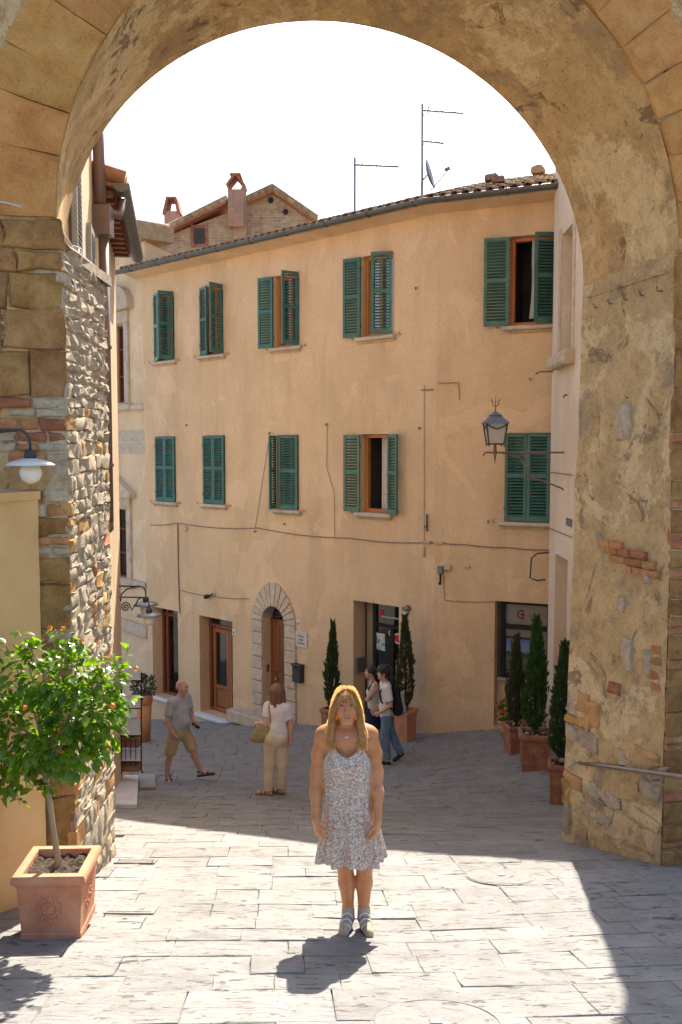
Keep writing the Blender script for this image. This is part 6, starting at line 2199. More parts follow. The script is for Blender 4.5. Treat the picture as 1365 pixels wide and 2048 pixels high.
# ------------------------------------------------------------------ people (smooth implicit surfaces, meshed)
rng = random.Random(61)
class Field:
    def __init__(self, lo, hi, h):
        self.lo, self.h = np.array(lo, float), h
        n = np.ceil((np.array(hi) - self.lo) / h).astype(int) + 1
        self.ax = [self.lo[i] + h * np.arange(n[i]) for i in range(3)]
        self.D = np.full(tuple(n), 9.0, np.float32)
    def _sl(self, lo, hi):
        s = []
        for i in range(3):
            a = max(0, int((lo[i] - self.lo[i]) / self.h) - 1)
            b = min(len(self.ax[i]), int((hi[i] - self.lo[i]) / self.h) + 3)
            s.append(slice(a, max(a, b)))
        return tuple(s)
    def _xyz(self, sl):
        return (self.ax[0][sl[0]][:, None, None], self.ax[1][sl[1]][None, :, None], self.ax[2][sl[2]][None, None, :])
    def put(self, sl, d, k, op):
        c = self.D[sl]
        if op == 'u':
            if k > 0:
                t = np.clip(.5 + .5 * (c - d) / k, 0, 1)
                self.D[sl] = c + (d - c) * t - k * t * (1 - t)
            else:
                self.D[sl] = np.minimum(c, d)
        else:
            t = np.clip(.5 - .5 * (c + d) / max(k, 1e-5), 0, 1)
            self.D[sl] = c + (-d - c) * t + k * t * (1 - t)
    def cap(self, a, b, ra, rb, k=.02, lat=None, flat=1.0, op='u'):
        a, b = np.array(a, float), np.array(b, float)
        R = max(ra, rb) + k * 1.5 + self.h * 2
        sl = self._sl(np.minimum(a, b) - R, np.maximum(a, b) + R)
        if 0 in self.D[sl].shape: return self
        X, Y, Z = self._xyz(sl)
        x, y, z = X - a[0], Y - a[1], Z - a[2]
        ba = b - a
        if lat is not None:
            lx, ly = lat[0], lat[1]
            n = math.hypot(lx, ly); fx, fy = -ly / n, lx / n
            m = 1 / flat - 1
            f = x * fx + y * fy
            x, y = x + fx * f * m, y + fy * f * m
            g = ba[0] * fx + ba[1] * fy
            ba = ba + np.array([fx * g * m, fy * g * m, 0])
        L = max(1e-9, float(ba @ ba))
        t = np.clip((x * ba[0] + y * ba[1] + z * ba[2]) / L, 0, 1)
        d = np.sqrt((x - t * ba[0]) ** 2 + (y - t * ba[1]) ** 2 + (z - t * ba[2]) ** 2) - (ra + (rb - ra) * t)
        self.put(sl, (d * (1 if lat is None else max(.6, flat))).astype(np.float32), k, op)
        return self
    def ell(self, c, r, k=.02, op='u', lat=None):
        c, r = np.array(c, float), np.array(r, float)
        R = float(r.max()) + k * 1.5 + self.h * 2
        sl = self._sl(c - R, c + R)
        if 0 in self.D[sl].shape: return self
        X, Y, Z = self._xyz(sl)
        x, y, z = X - c[0], Y - c[1], Z - c[2]
        if lat is not None:
            n = math.hypot(lat[0], lat[1]); lx, ly = lat[0] / n, lat[1] / n
            x, y = x * lx + y * ly, -x * ly + y * lx
        k0 = np.sqrt((x / r[0]) ** 2 + (y / r[1]) ** 2 + (z / r[2]) ** 2)
        k1 = np.sqrt((x / r[0] ** 2) ** 2 + (y / r[1] ** 2) ** 2 + (z / r[2] ** 2) ** 2)
        d = k0 * (k0 - 1) / np.maximum(k1, 1e-6)
        self.put(sl, d.astype(np.float32), k, op)
        return self
    def cut(self, p, n):           # keep the side where (q-p).n < 0
        X, Y, Z = self._xyz((slice(None),) * 3)
        d = (X - p[0]) * n[0] + (Y - p[1]) * n[1] + (Z - p[2]) * n[2]
        self.D = np.maximum(self.D, d.astype(np.float32))
        return self
    def wobble(self, amp, sx, sy, sz):
        X, Y, Z = self._xyz((slice(None),) * 3)
        self.D = (self.D + amp * (np.sin(X * sx + 3 * Z) * np.sin(Y * sy + 1.3) + .6 * np.sin(Z * sz + X * sx * .5 + Y * sy * .3))).astype(np.float32)
        return self
    def mesh(self):
        D = np.pad(self.D, 1, constant_values=9.0)
        lo = self.lo - self.h
        nx, ny, nz = D.shape
        cr = [(i, j, k) for i in (0, 1) for j in (0, 1) for k in (0, 1)]
        neg = sum((D[i:nx - 1 + i, j:ny - 1 + j, k:nz - 1 + k] < 0).astype(np.int8) for i, j, k in cr)
        act = (neg > 0) & (neg < 8)
        idx = np.argwhere(act)
        val = {c: D[idx[:, 0] + c[0], idx[:, 1] + c[1], idx[:, 2] + c[2]] for c in cr}
        acc, cnt = np.zeros((len(idx), 3)), np.zeros(len(idx))
        for c in cr:
            for ax in range(3):
                if c[ax] == 0:
                    e = list(c); e[ax] = 1; e = tuple(e)
                    v0, v1 = val[c], val[e]
                    m = (v0 < 0) != (v1 < 0)
                    t = v0[m] / (v0[m] - v1[m])
                    p = np.tile(np.array(c, float), (m.sum(), 1))
                    p[:, ax] += t
                    acc[m] += p; cnt[m] += 1
        verts = lo + self.h * (idx + acc / np.maximum(cnt, 1)[:, None])
        ids = -np.ones(act.shape, np.int64)
        ids[act] = np.arange(len(idx))
        faces = []
        s = D < 0
        for ax in range(3):
            o = [a for a in range(3) if a != ax]
            A = np.moveaxis(s, ax, 0)
            m = A[:-1, 1:-1, 1:-1] != A[1:, 1:-1, 1:-1]
            w = np.argwhere(m)
            inside0 = A[:-1, 1:-1, 1:-1][m]
            I = np.moveaxis(ids, ax, 0)
            i, j, k = w[:, 0], w[:, 1], w[:, 2]
            q = np.stack([I[i, j, k], I[i, j + 1, k], I[i, j + 1, k + 1], I[i, j, k + 1]], 1)
            flip = inside0 if ax != 1 else ~inside0
            q[~flip] = q[~flip][:, ::-1]
            faces.append(q)
        f = np.concatenate(faces)
        return verts, f[(f >= 0).all(1)]

def fmesh(F_, name, mat, par, org, lean=None):
    v, f = F_.mesh()
    o3 = np.array(org) - np.array(par["_loc"])
    v = v + o3
    me = bpy.data.meshes.new(name)
    me.from_pydata(v.tolist(), [], f.tolist())
    me.materials.append(mat)
    me.polygons.foreach_set("use_smooth", [True] * len(me.polygons))
    return link(name, me, par, Vector(par["_loc"]))

def skin_mat(name, c0, c1, sss=0.12):
    t = NT(name)
    c = t.ramp(t.noise(t.coords(), 22, 5, 0.6), [(0.35, c0), (0.65, c1)])
    t.b.inputs["Subsurface Weight"].default_value = sss
    t.b.inputs["Subsurface Radius"].default_value = (0.02, 0.008, 0.004)
    return t.done(c, 0.4, t.bump(t.noise(t.coords(), 160, 3), .12, .002), 0.55)
M_SKIN_T = skin_mat("tanned_skin", (0.50, 0.19, 0.068), (0.59, 0.25, 0.098))
M_SKIN_L = skin_mat("light_skin", (0.50, 0.27, 0.18), (0.58, 0.33, 0.23))
def cloth(name, cols, sc1=6, bs=28, bd=.012, rough=.9):
    t = NT(name)
    k = len(cols)
    c = t.ramp(t.noise(t.coords(), sc1, 5, .6), [(.3 + .4 * i / (k - 1), x) for i, x in enumerate(cols)])
    nr = t.bump(t.noise(t.coords((1, 1, .45)), bs * .35, 4, .55, .5), .9, bd * 2)
    nr = t.bump(t.noise(t.coords(), bs * 12, 2), .15, .002, nr)
    return t.done(c, rough, nr, .2)
M_GREYTEE = cloth("heather_grey_cotton", [(0.36, 0.36, 0.365), (0.46, 0.46, 0.465)], 40)
M_KHAKI = cloth("khaki_cotton", [(0.40, 0.29, 0.15), (0.50, 0.38, 0.21)])
M_WTEE = cloth("white_cotton", [(0.62, 0.57, 0.55), (0.72, 0.68, 0.66)])
M_LINEN = cloth("cream_linen", [(0.56, 0.44, 0.29), (0.66, 0.54, 0.38)])
M_JEANS = cloth("faded_denim", [(0.09, 0.15, 0.22), (0.17, 0.25, 0.34)], 9)
M_NAVY = cloth("dark_denim", [(0.010, 0.016, 0.035), (0.022, 0.032, 0.06)], 9)
M_CREAMTOP = cloth("cream_cotton", [(0.52, 0.47, 0.37), (0.62, 0.56, 0.46)])
M_STRAW = cloth("straw_bag_fabric", [(0.24, 0.20, 0.085), (0.36, 0.31, 0.15)], 26, 60, .006)
M_BPACK = cloth("black_nylon", [(0.012, 0.012, 0.014), (0.03, 0.03, 0.034)])
M_SHOE_B = cloth("beige_shoe_fabric", [(0.40, 0.29, 0.20), (0.52, 0.40, 0.29)], 30)
M_SOLE = mk("dark_rubber", [(0.03, 0.027, 0.025), (0.05, 0.045, 0.04)], 6, .8, 0)
M_LEATHER = mk("brown_leather", [(0.17, 0.085, 0.04), (0.24, 0.125, 0.06)], 12, .55, .2)
def hair_mat(name, c0, c1, trans, stretch=(60, 60, 6)):
    t = NT(name)
    v = t.coords(stretch)
    nz = t.noise(v, 1.6, 5, .7)
    c = t.ramp(nz, [(.3, c0), (.7, c1)])
    t.done(c, .38, t.bump(nz, .8, .01), .5)
    tr = t.n("ShaderNodeBsdfTranslucent")
    t.l(c, tr.inputs[0])
    mx = t.n("ShaderNodeMixShader")
    mx.inputs[0].default_value = trans
    t.l(t.b.outputs[0], mx.inputs[1]); t.l(tr.outputs[0], mx.inputs[2])
    t.l(mx.outputs[0], t.out.inputs[0])
    return t.m
M_BLONDE = hair_mat("blonde_hair", (0.55, 0.27, 0.06), (0.92, 0.60, 0.25), .55)
M_LOCK = hair_mat("blonde_locks", (0.62, 0.33, 0.085), (0.95, 0.66, 0.30), .62)
M_BROWNH = hair_mat("brown_hair", (0.13, 0.06, 0.03), (0.26, 0.135, 0.07), .12)
M_BLACKH = hair_mat("black_hair", (0.008, 0.006, 0.005), (0.03, 0.022, 0.018), .05, (30, 30, 30))
M_EYEW = mk("eye_white", [(0.55, 0.52, 0.5)], 3, .3, 0)
M_EYED = mk("iris_dark", [(0.03, 0.022, 0.018)], 3, .2, 0, spec=.6)
M_LIP = mk("lips", [(0.36, 0.11, 0.075), (0.42, 0.135, 0.09)], 9, .4, 0)
M_TEETH = mk("teeth", [(0.66, 0.62, 0.54)], 3, .3, 0)
M_BROW = mk("eyebrow_hair", [(0.16, 0.08, 0.035)], 9, .7, 0)
M_STUBBLE = mk("grey_stubble", [(0.32, 0.22, 0.17), (0.26, 0.19, 0.15)], 30, .8, 0)

def hand(F_, w, d, pn, s=1.0, curl=.5, thumb=1):
    """palm and five fingers; w wrist, d direction of the fingers, pn side the fingers curl to"""
    w, d, pn = Vector(w), Vector(d).normalized(), Vector(pn)
    pn = (pn - d * pn.dot(d)).normalized()
    lat = d.cross(pn) * thumb
    for o in (-.026, -.009, .009, .026):
        F_.cap(w + lat * o * .6 * s, w + d * .078 * s + lat * o * s, .016 * s, .0135 * s, .012)
    for o, L in ((-.03, .058), (-.011, .070), (.010, .074), (.030, .066)):
        a = w + d * .078 * s + lat * o * s
        m = a + (d * math.cos(curl) + pn * math.sin(curl)) * L * .5 * s
        e = m + (d * math.cos(curl * 2.1) + pn * math.sin(curl * 2.1)) * L * .5 * s
        F_.cap(a, m, .0095 * s, .0088 * s, .004); F_.cap(m, e, .0088 * s, .0075 * s, .004)
    a = w + d * .02 * s + lat * .026 * s
    m = a + (d * .75 + lat * .55 + pn * .25).normalized() * .042 * s
    e = m + (d * .95 + lat * .05 + pn * .3).normalized() * .032 * s
    F_.cap(a, m, .0135 * s, .0105 * s, .008); F_.cap(m, e, .0105 * s, .0085 * s, .004)

def head(F_, c, f, s=1.0, jaw=1.0, pitch=0.0):
    """skull, face, nose, chin, ears, eye hollows; c head centre, f facing direction"""
    c, f = Vector(c), Vector((f[0], f[1], 0)).normalized()
    lat = Vector((0, 0, 1)).cross(f) * -1
    lat = Vector((-f.y, f.x, 0))
    fp = f * math.cos(pitch) + Vector((0, 0, math.sin(pitch)))
    up_ = Vector((0, 0, math.cos(pitch))) - f * math.sin(pitch)
    P = lambda x, y, z: c + (lat * x + fp * y + up_ * z) * s
    lt = (lat.x, lat.y)
    F_.ell(P(0, -.012, .022), (.074 * s, .094 * s, .098 * s), .01, lat=lt)
    F_.ell(P(0, .022, -.035), (.060 * s * jaw, .068 * s, .080 * s), .03, lat=lt)
    F_.cap(P(-.02, .072, -.092), P(.02, .072, -.092), .022 * s, .022 * s, .03)
    for sx in (-1, 1):
        F_.ell(P(sx * .036, .062, -.032), (.026 * s, .024 * s, .026 * s), .025)
        F_.ell(P(sx * .031, .096, .012), (.016 * s, .012 * s, .010 * s), .012, 'sub')
        F_.ell(P(sx * .031, .076, .010), (.014 * s, .013 * s, .012 * s), .004)
        F_.ell(P(sx * .076, -.002, -.012), (.010 * s, .020 * s, .030 * s), .006, lat=lt)
    F_.cap(P(-.03, .082, .032), P(.03, .082, .032), .010 * s, .010 * s, .015)
    F_.cap(P(0, .090, .014), P(0, .107, -.022), .008 * s, .0125 * s, .010)
    for sx in (-1, 1):
        F_.ell(P(sx * .012, .096, -.024), (.009 * s, .010 * s, .008 * s), .006)
    F_.cap(P(-.02, .086, -.054), P(.02, .086, -.054), .008 * s, .008 * s, .012)
    return P

def face_bits(P, par, s, org, smile=True, brow=M_BROW, eye_x=(-1, 1)):
    org = Vector(org)
    for sx in eye_x:
        b = MB(); b.ball(org + P(sx * .031, .0845, .010), (.0100 * s, .0060 * s, .0042 * s), 10, 8); b.build("eye", M_EYEW, par, True)
        b = MB(); b.ball(org + P(sx * .031, .0905, .009), (.0048 * s, .0036 * s, .0042 * s), 8, 6); b.build("iris", M_EYED, par, True)
        b = MB(); b.tube([org + P(sx * .017, .0905, .0165), org + P(sx * .030, .0935, .0195), org + P(sx * .044, .086, .0145)], .0026 * s, 5); b.build("eyelid", M_BROW, par, True)
        b = MB(); b.tube([org + P(sx * .013, .0955, .033), org + P(sx * .030, .0965, .039), org + P(sx * .050, .083, .033)], [.0022 * s, .003 * s, .0015 * s], 5); b.build("eyebrow", brow, par, True)
    if smile:
        arc = [(-.030, .081, -.043), (-.017, .0925, -.0555), (0, .0968, -.0595), (.017, .0925, -.0555), (.030, .081, -.043)]
        b = MB(); b.tube([org + P(x, y + .001, z - .004) for x, y, z in arc], [.0015 * s, .0036 * s, .0042 * s, .0036 * s, .0015 * s], 6); b.build("lip", M_LIP, par, True)
        b = MB(); b.tube([org + P(x * .98, y + .001, -.046 + (z + .046) * .45) for x, y, z in arc], [.0015 * s, .0026 * s, .003 * s, .0026 * s, .0015 * s], 6); b.build("lip", M_LIP, par, True)
        b = MB(); b.tube([org + P(x * .8, y - .0005, -.046 + (z + .046) * .75) for x, y, z in arc], [.001 * s, .0030 * s, .0036 * s, .0030 * s, .001 * s], 6); b.build("teeth", M_TEETH, par, True)
    else:
        b = MB(); b.tube([org + P(x, y, -.054) for x, y in ((-.024, .084), (0, .095), (.024, .084))], [.002 * s, .0055 * s, .002 * s], 6); b.build("lip", M_LIP, par, True)

def strands(par, org, paths, r, mat, name="hair_strands"):
    """thin flat locks that let the sun shine through"""
    b = MB()
    for p in paths:
        q = [Vector(org) + Vector(c) for c in p]
        # smooth the path
        fine = []
        for i in range(len(q) - 1):
            p0, p1, p2, p3 = q[max(i - 1, 0)], q[i], q[i + 1], q[min(i + 2, len(q) - 1)]
            for k in range(3):
                t = k / 3
                fine.append(.5 * ((2 * p1) + (p2 - p0) * t + (2 * p0 - 5 * p1 + 4 * p2 - p3) * t * t + (3 * p1 - p0 - 3 * p2 + p3) * t ** 3))
        fine.append(q[-1])
        tw = rng.uniform(-1.0, 1.0)
        vs, fs = [], []
        n = len(fine)
        for i, c in enumerate(fine):
            tg = (fine[min(i + 1, n - 1)] - fine[max(i - 1, 0)]).normalized()
            sd = tg.cross(Vector((math.sin(tw), -math.cos(tw), .2)))
            sd = sd.normalized() if sd.length > 1e-4 else Vector((1, 0, 0))
            w = r * (1.0 if i < n * .7 else 1.0 - .8 * (i - n * .7) / (n * .3))
            vs += [c - sd * w, c + sd * w]
            if i:
                k = 2 * i
                fs.append((k - 2, k - 1, k + 1, k))
        b.add(vs, fs)
    o = b.build(name, mat, par, True, False)
    o["kind"] = "stuff"
    return o

def shoe(F_, heel, toe, r=.042, k=.02):
    heel, toe = Vector(heel), Vector(toe)
    F_.cap(heel, heel.lerp(toe, .45), r * .85, r * .95, k)
    F_.cap(heel.lerp(toe, .45), toe, r * 1.0, r * .78, k)

# ================= woman in the floral dress =================
def woman_front():
    g = on_ground(712, 1858)
    org = Vector((g.x - .062, g.y, g.z + .012))
    T = thing("person", "woman in a short floral strap dress standing in the sunlit archway", "person", org)
    h = .0065
    F_ = Field((-.30, -.26, -.02), (.32, .20, 1.70), h)
    C = F_.cap
    # torso
    L = (1, 0)
    C((.02, 0, .86), (.01, 0, .97), .150, .148, .05, L, .72)
    C((.01, 0, .97), (.0, 0, 1.08), .140, .130, .06, L, .75)
    C((.0, 0, 1.08), (0, .005, 1.26), .140, .138, .06, L, .72)
    for sx in (-1, 1):
        F_.ell((sx * .062, -.068, 1.165), (.062, .050, .060), .04)
        C((sx * .06, .015, 1.380), (sx * .150, .015, 1.345), .036, .050, .05)
        C((sx * .022, .025, 1.425), (sx * .12, .02, 1.372), .026, .034, .045)
    C((0, .015, 1.34), (0, .01, 1.47), .050, .046, .022)
    C((-.10, -.02, 1.32), (.10, -.02, 1.32), .055, .055, .06)
    # arms
    for sx in (-1, 1):
        C((sx * .160, .015, 1.335), (sx * .186, .03, 1.20), .054, .047, .03)
        C((sx * .186, .03, 1.20), (sx * .203, .012, 1.07), .047, .040, .035)
        C((sx * .203, .012, 1.07), (sx * .209, -.05, .96), .040, .037, .035)
        C((sx * .209, -.05, .96), (sx * .208, -.135, .82), .037, .025, .03)
        hand(F_, (sx * .207, -.141, .81), (-sx * .20, -.20, -1), (-sx * .75, .35, 0), 1.05, .5, -sx)
    # legs
    for x0, x1, x2 in ((-.055, -.012, .012), (.115, .122, .116)):
        C((x0, .0, .84), (x1, -.01, .50), .095, .062, .03)
        C((x1, -.012, .50), (x1, -.006, .44), .062, .056, .02)
        C((x1, .0, .44), ((x1 + x2) / 2, .018, .31), .054, .057, .02)
        C(((x1 + x2) / 2, .018, .31), (x2, .015, .12), .056, .036, .02)
        C((x2, .015, .12), (x2, .01, .05), .036, .036, .02)
    hc = Vector((-.004, -.015, 1.535))
    P = head(F_, hc, (.04, -1), 1.02, .99, math.radians(13))
    fmesh(F_, "body", M_SKIN_T, T, org)
    face_bits(P, T, 1.02, org)
    # shoes
    for x2, dx in ((.010, -.035), (.118, .03)):
        S_ = Field((x2 - .09, -.24, -.02), (x2 + .09, .1, .20), .006)
        shoe(S_, (x2, .035, .048), (x2 + dx, -.15, .040))
        S_.cap((x2, .02, .06), (x2, .012, .135), .046, .043, .02)
        S_.cut((0, 0, .016), (0, 0, -1)); S_.cut((0, 0, .152), (0, 0, 1))
        fmesh(S_, "shoe", M_SHOE_B, T, org)
        S_ = Field((x2 - .09, -.24, -.02), (x2 + .09, .1, .1), .006)
        shoe(S_, (x2, .04, .04), (x2 + dx, -.155, .036), .047)
        S_.cut((0, 0, -.012), (0, 0, -1)); S_.cut((0, 0, .02), (0, 0, 1))
        fmesh(S_, "sole", M_SOLE, T, org)
        for k_ in range(3):
            b = MB(); y = -.03 - k_ * .035; z = .112 - k_ * .020
            b.tube([org + Vector((x2 + dx * (.2 + .2 * k_) + .036 * math.cos(a), y, z - .035 + .036 * math.sin(a) * 1.05)) for a in [PI * i / 8 for i in range(9)]], .006, 5); b.build("shoe_strap", M_WHITE, T, True)
    # dress
    prof = [(.475, .224, .178, .030, 0), (.55, .216, .168, .028, 0), (.70, .194, .148, .024, 0), (.82, .180, .140, .016, 0), (.95, .166, .136, .008, 0), (1.04, .160, .134, .006, -.004), (1.12, .160, .146, .002, -.016),
            (1.18, .158, .150, 0, -.02), (1.24, .152, .134, 0, -.012), (1.30, .144, .112, 0, -.004), (1.36, .140, .095, 0, .0)]
    zs = [p[0] for p in prof]
    def sec(z):
        return [float(np.interp(z, zs, [p[i] for p in prof])) for i in range(1, 5)]
    def top(th):                 # th: 0 = image right, -PI/2 = front
        x, y = math.cos(th), math.sin(th)
        ax = abs(x)
        if y < 0:
            if ax < .66: return 1.235 + .085 * (ax / .66) ** 2.2
            return 1.32 - .13 * ((ax - .66) / .34) ** .8
        if ax < .6: return 1.24 + .03 * (ax / .6)
        return 1.27 - .08 * ((ax - .6) / .4) ** .8
    def dress(off):
        def fn(u, v):
            th = 2 * PI * u
            zt = top(th)
            zb = .487 + .010 * math.sin(th * 3 + 1) + .008 * math.sin(th * 7)
            z = zb + (zt - zb) * v
            rx, ry, cx, cy = sec(z)
            k = max(0, (1.02 - z) / .55)
            fold = (.020 * math.sin(th * 9 + 1.1 + z * 2) + .013 * math.sin(th * 15 + 2 - z * 3) + .008 * math.sin(th * 23 + z)) * k ** 1.1
            fold += .004 * math.sin(th * 6 + z * 30) * max(0, 1 - abs(z - 1.05) / .15)
            r_ = 1 + off / rx
            return org + Vector((cx + (rx + fold) * r_ * math.cos(th), cy + (ry + fold) * r_ * math.sin(th), z))
        return fn
    b = MB(); b.grid(dress(0), 150, 70)
    t = NT("floral_print")
    v = t.coords((1, 1, 1))
    vo = t.n("ShaderNodeTexVoronoi"); vo.inputs["Scale"].default_value = 50
    t.l(v, vo.inputs["Vector"])
    cell = t.n("ShaderNodeSeparateColor"); t.l(vo.outputs["Color"], cell.inputs[0])
    pet = t.ramp(cell.outputs[0], [(0, (0.80, .68, .57)), (.30, (.58, .30, .25)), (.45, (.38, .37, .28)), (.58, (.82, .71, .61)), (.76, (.44, .34, .33)), (.93, (.55, .10, .10))], 'CONSTANT')
    spot = t.ramp(vo.outputs["Distance"], [(.30, 1.0), (.42, 0.0)])
    base_ = t.ramp(t.noise(v, 90, 3), [(.4, (.34, .275, .225)), (.55, (.68, .58, .49))])
    c = t.mix(spot, base_, pet)
    t.done(c, .9, t.bump(t.noise(t.coords((1, 1, .3)), 18, 3), .25, .01), .15)
    tr = t.n("ShaderNodeBsdfTranslucent"); t.l(c, tr.inputs[0])
    mx = t.n("ShaderNodeMixShader"); mx.inputs[0].default_value = .15
    t.l(t.b.outputs[0], mx.inputs[1]); t.l(tr.outputs[0], mx.inputs[2]); t.l(mx.outputs[0], t.out.inputs[0])
    M_FLORAL = t.m
    b.build("dress", M_FLORAL, T, True, False)
    for sx in (-1, 1):
        b = MB()
        b.tube([org + Vector(p) for p in ((sx * .103, -.098, 1.315), (sx * .112, -.075, 1.36), (sx * .118, -.03, 1.402), (sx * .118, .02, 1.41), (sx * .11, .06, 1.38), (sx * .09, .10, 1.28))], .0045, 6)
        b.build("strap", M_FLORAL, T, True)
    # necklace
    b = MB(); b.tube([org + Vector((.062 * math.cos(a), -.012 + .062 * math.sin(a) * 1.05, 1.375 - .022 * max(0, -math.sin(a)))) for a in [PI + PI * i / 16 for i in range(17)]], .0022, 5); b.build("necklace", M_BRASS, T, True)
    for dx in (-.007, .007):
        b = MB(); b.ball(org + Vector((dx, -.083, 1.352)), .006, 8, 6); b.build("pearl", M_WHITE, T, True)
    # hair
    H = Field((-.20, -.20, 1.22), (.20, .20, 1.70), .006)
    H.ell(hc + Vector((0, .018, .030)), (.087, .106, .104), .01)
    H.ell(hc + Vector((0, -.105, -.045)), (.067, .098, .104), .012, 'sub')
    for sx in (-1, 1):
        H.cap(hc + Vector((sx * .058, -.048, .085)), hc + Vector((sx * .083, -.040, .0)), .020, .018, .02)
        H.cap(hc + Vector((sx * .083, -.035, .0)), hc + Vector((sx * .094, -.035, -.10)), .018, .023, .02)
        H.cap(hc + Vector((sx * .094, -.038, -.10)), hc + Vector((sx * .108, -.075, -.19)), .024, .028, .02)
        H.cap(hc + Vector((sx * .108, -.075, -.19)), hc + Vector((sx * .104, -.104, -.225)), .025, .010, .02)
        H.cap(hc + Vector((sx * .05, .075, .0)), hc + Vector((sx * .07, .085, -.22)), .05, .045, .03)
    H.cap(hc + Vector((0, .075, .0)), hc + Vector((0, .09, -.24)), .06, .05, .04)
    for i in range(7):            # fringe
        x = -.045 + .015 * i
        H.cap(hc + Vector((x * .8, -.068, .100)), hc + Vector((x * 1.1 - .004, -.098, .074 + .010 * (i % 2))), .011, .006, .008)
    fmesh(H, "hair", M_BLONDE, T, org)
    ps = []
    for i in range(700):
        sx = rng.choice((-1, 1))
        y0 = rng.uniform(-.07, .05)
        o1 = rng.uniform(.0, .016)
        p = [hc + Vector((sx * rng.uniform(0, .02), y0 * .6, .132 + o1 * .5)), hc + Vector((sx * rng.uniform(.045, .06), y0, .108 + o1)), hc + Vector((sx * (.086 + o1), y0 + rng.uniform(-.01, .01), .03)),
             hc + Vector((sx * (.100 + o1 + rng.uniform(-.012, .006)), -.035 + rng.uniform(-.03, .05), -.08)), hc + Vector((sx * (.118 + o1 + rng.uniform(-.03, .012)), -.07 + rng.uniform(-.03, .06), -.18)),
             hc + Vector((sx * (.110 + rng.uniform(-.045, .03)), -.10 + rng.uniform(-.025, .03), -.205 - rng.uniform(0, .055)))]
        ps.append(p)
    for i in range(20):          # fringe strands
        x = rng.uniform(-.055, .055)
        ps.append([hc + Vector((x * .5, -.045, .130)), hc + Vector((x * .8, -.088, .105)), hc + Vector((x * 1.05, -.108, .065)), hc + Vector((x * 1.15, -.111, .050 + rng.uniform(-.008, .02)))])
    strands(T, org, ps, .0026, M_LOCK)
woman_front()

# ================= the other four =================
def px_person(px, py, dep):
    p = at(px, py, dep)
    p.z = G(p.x, p.y)
    return p + Vector((0, 0, .012))

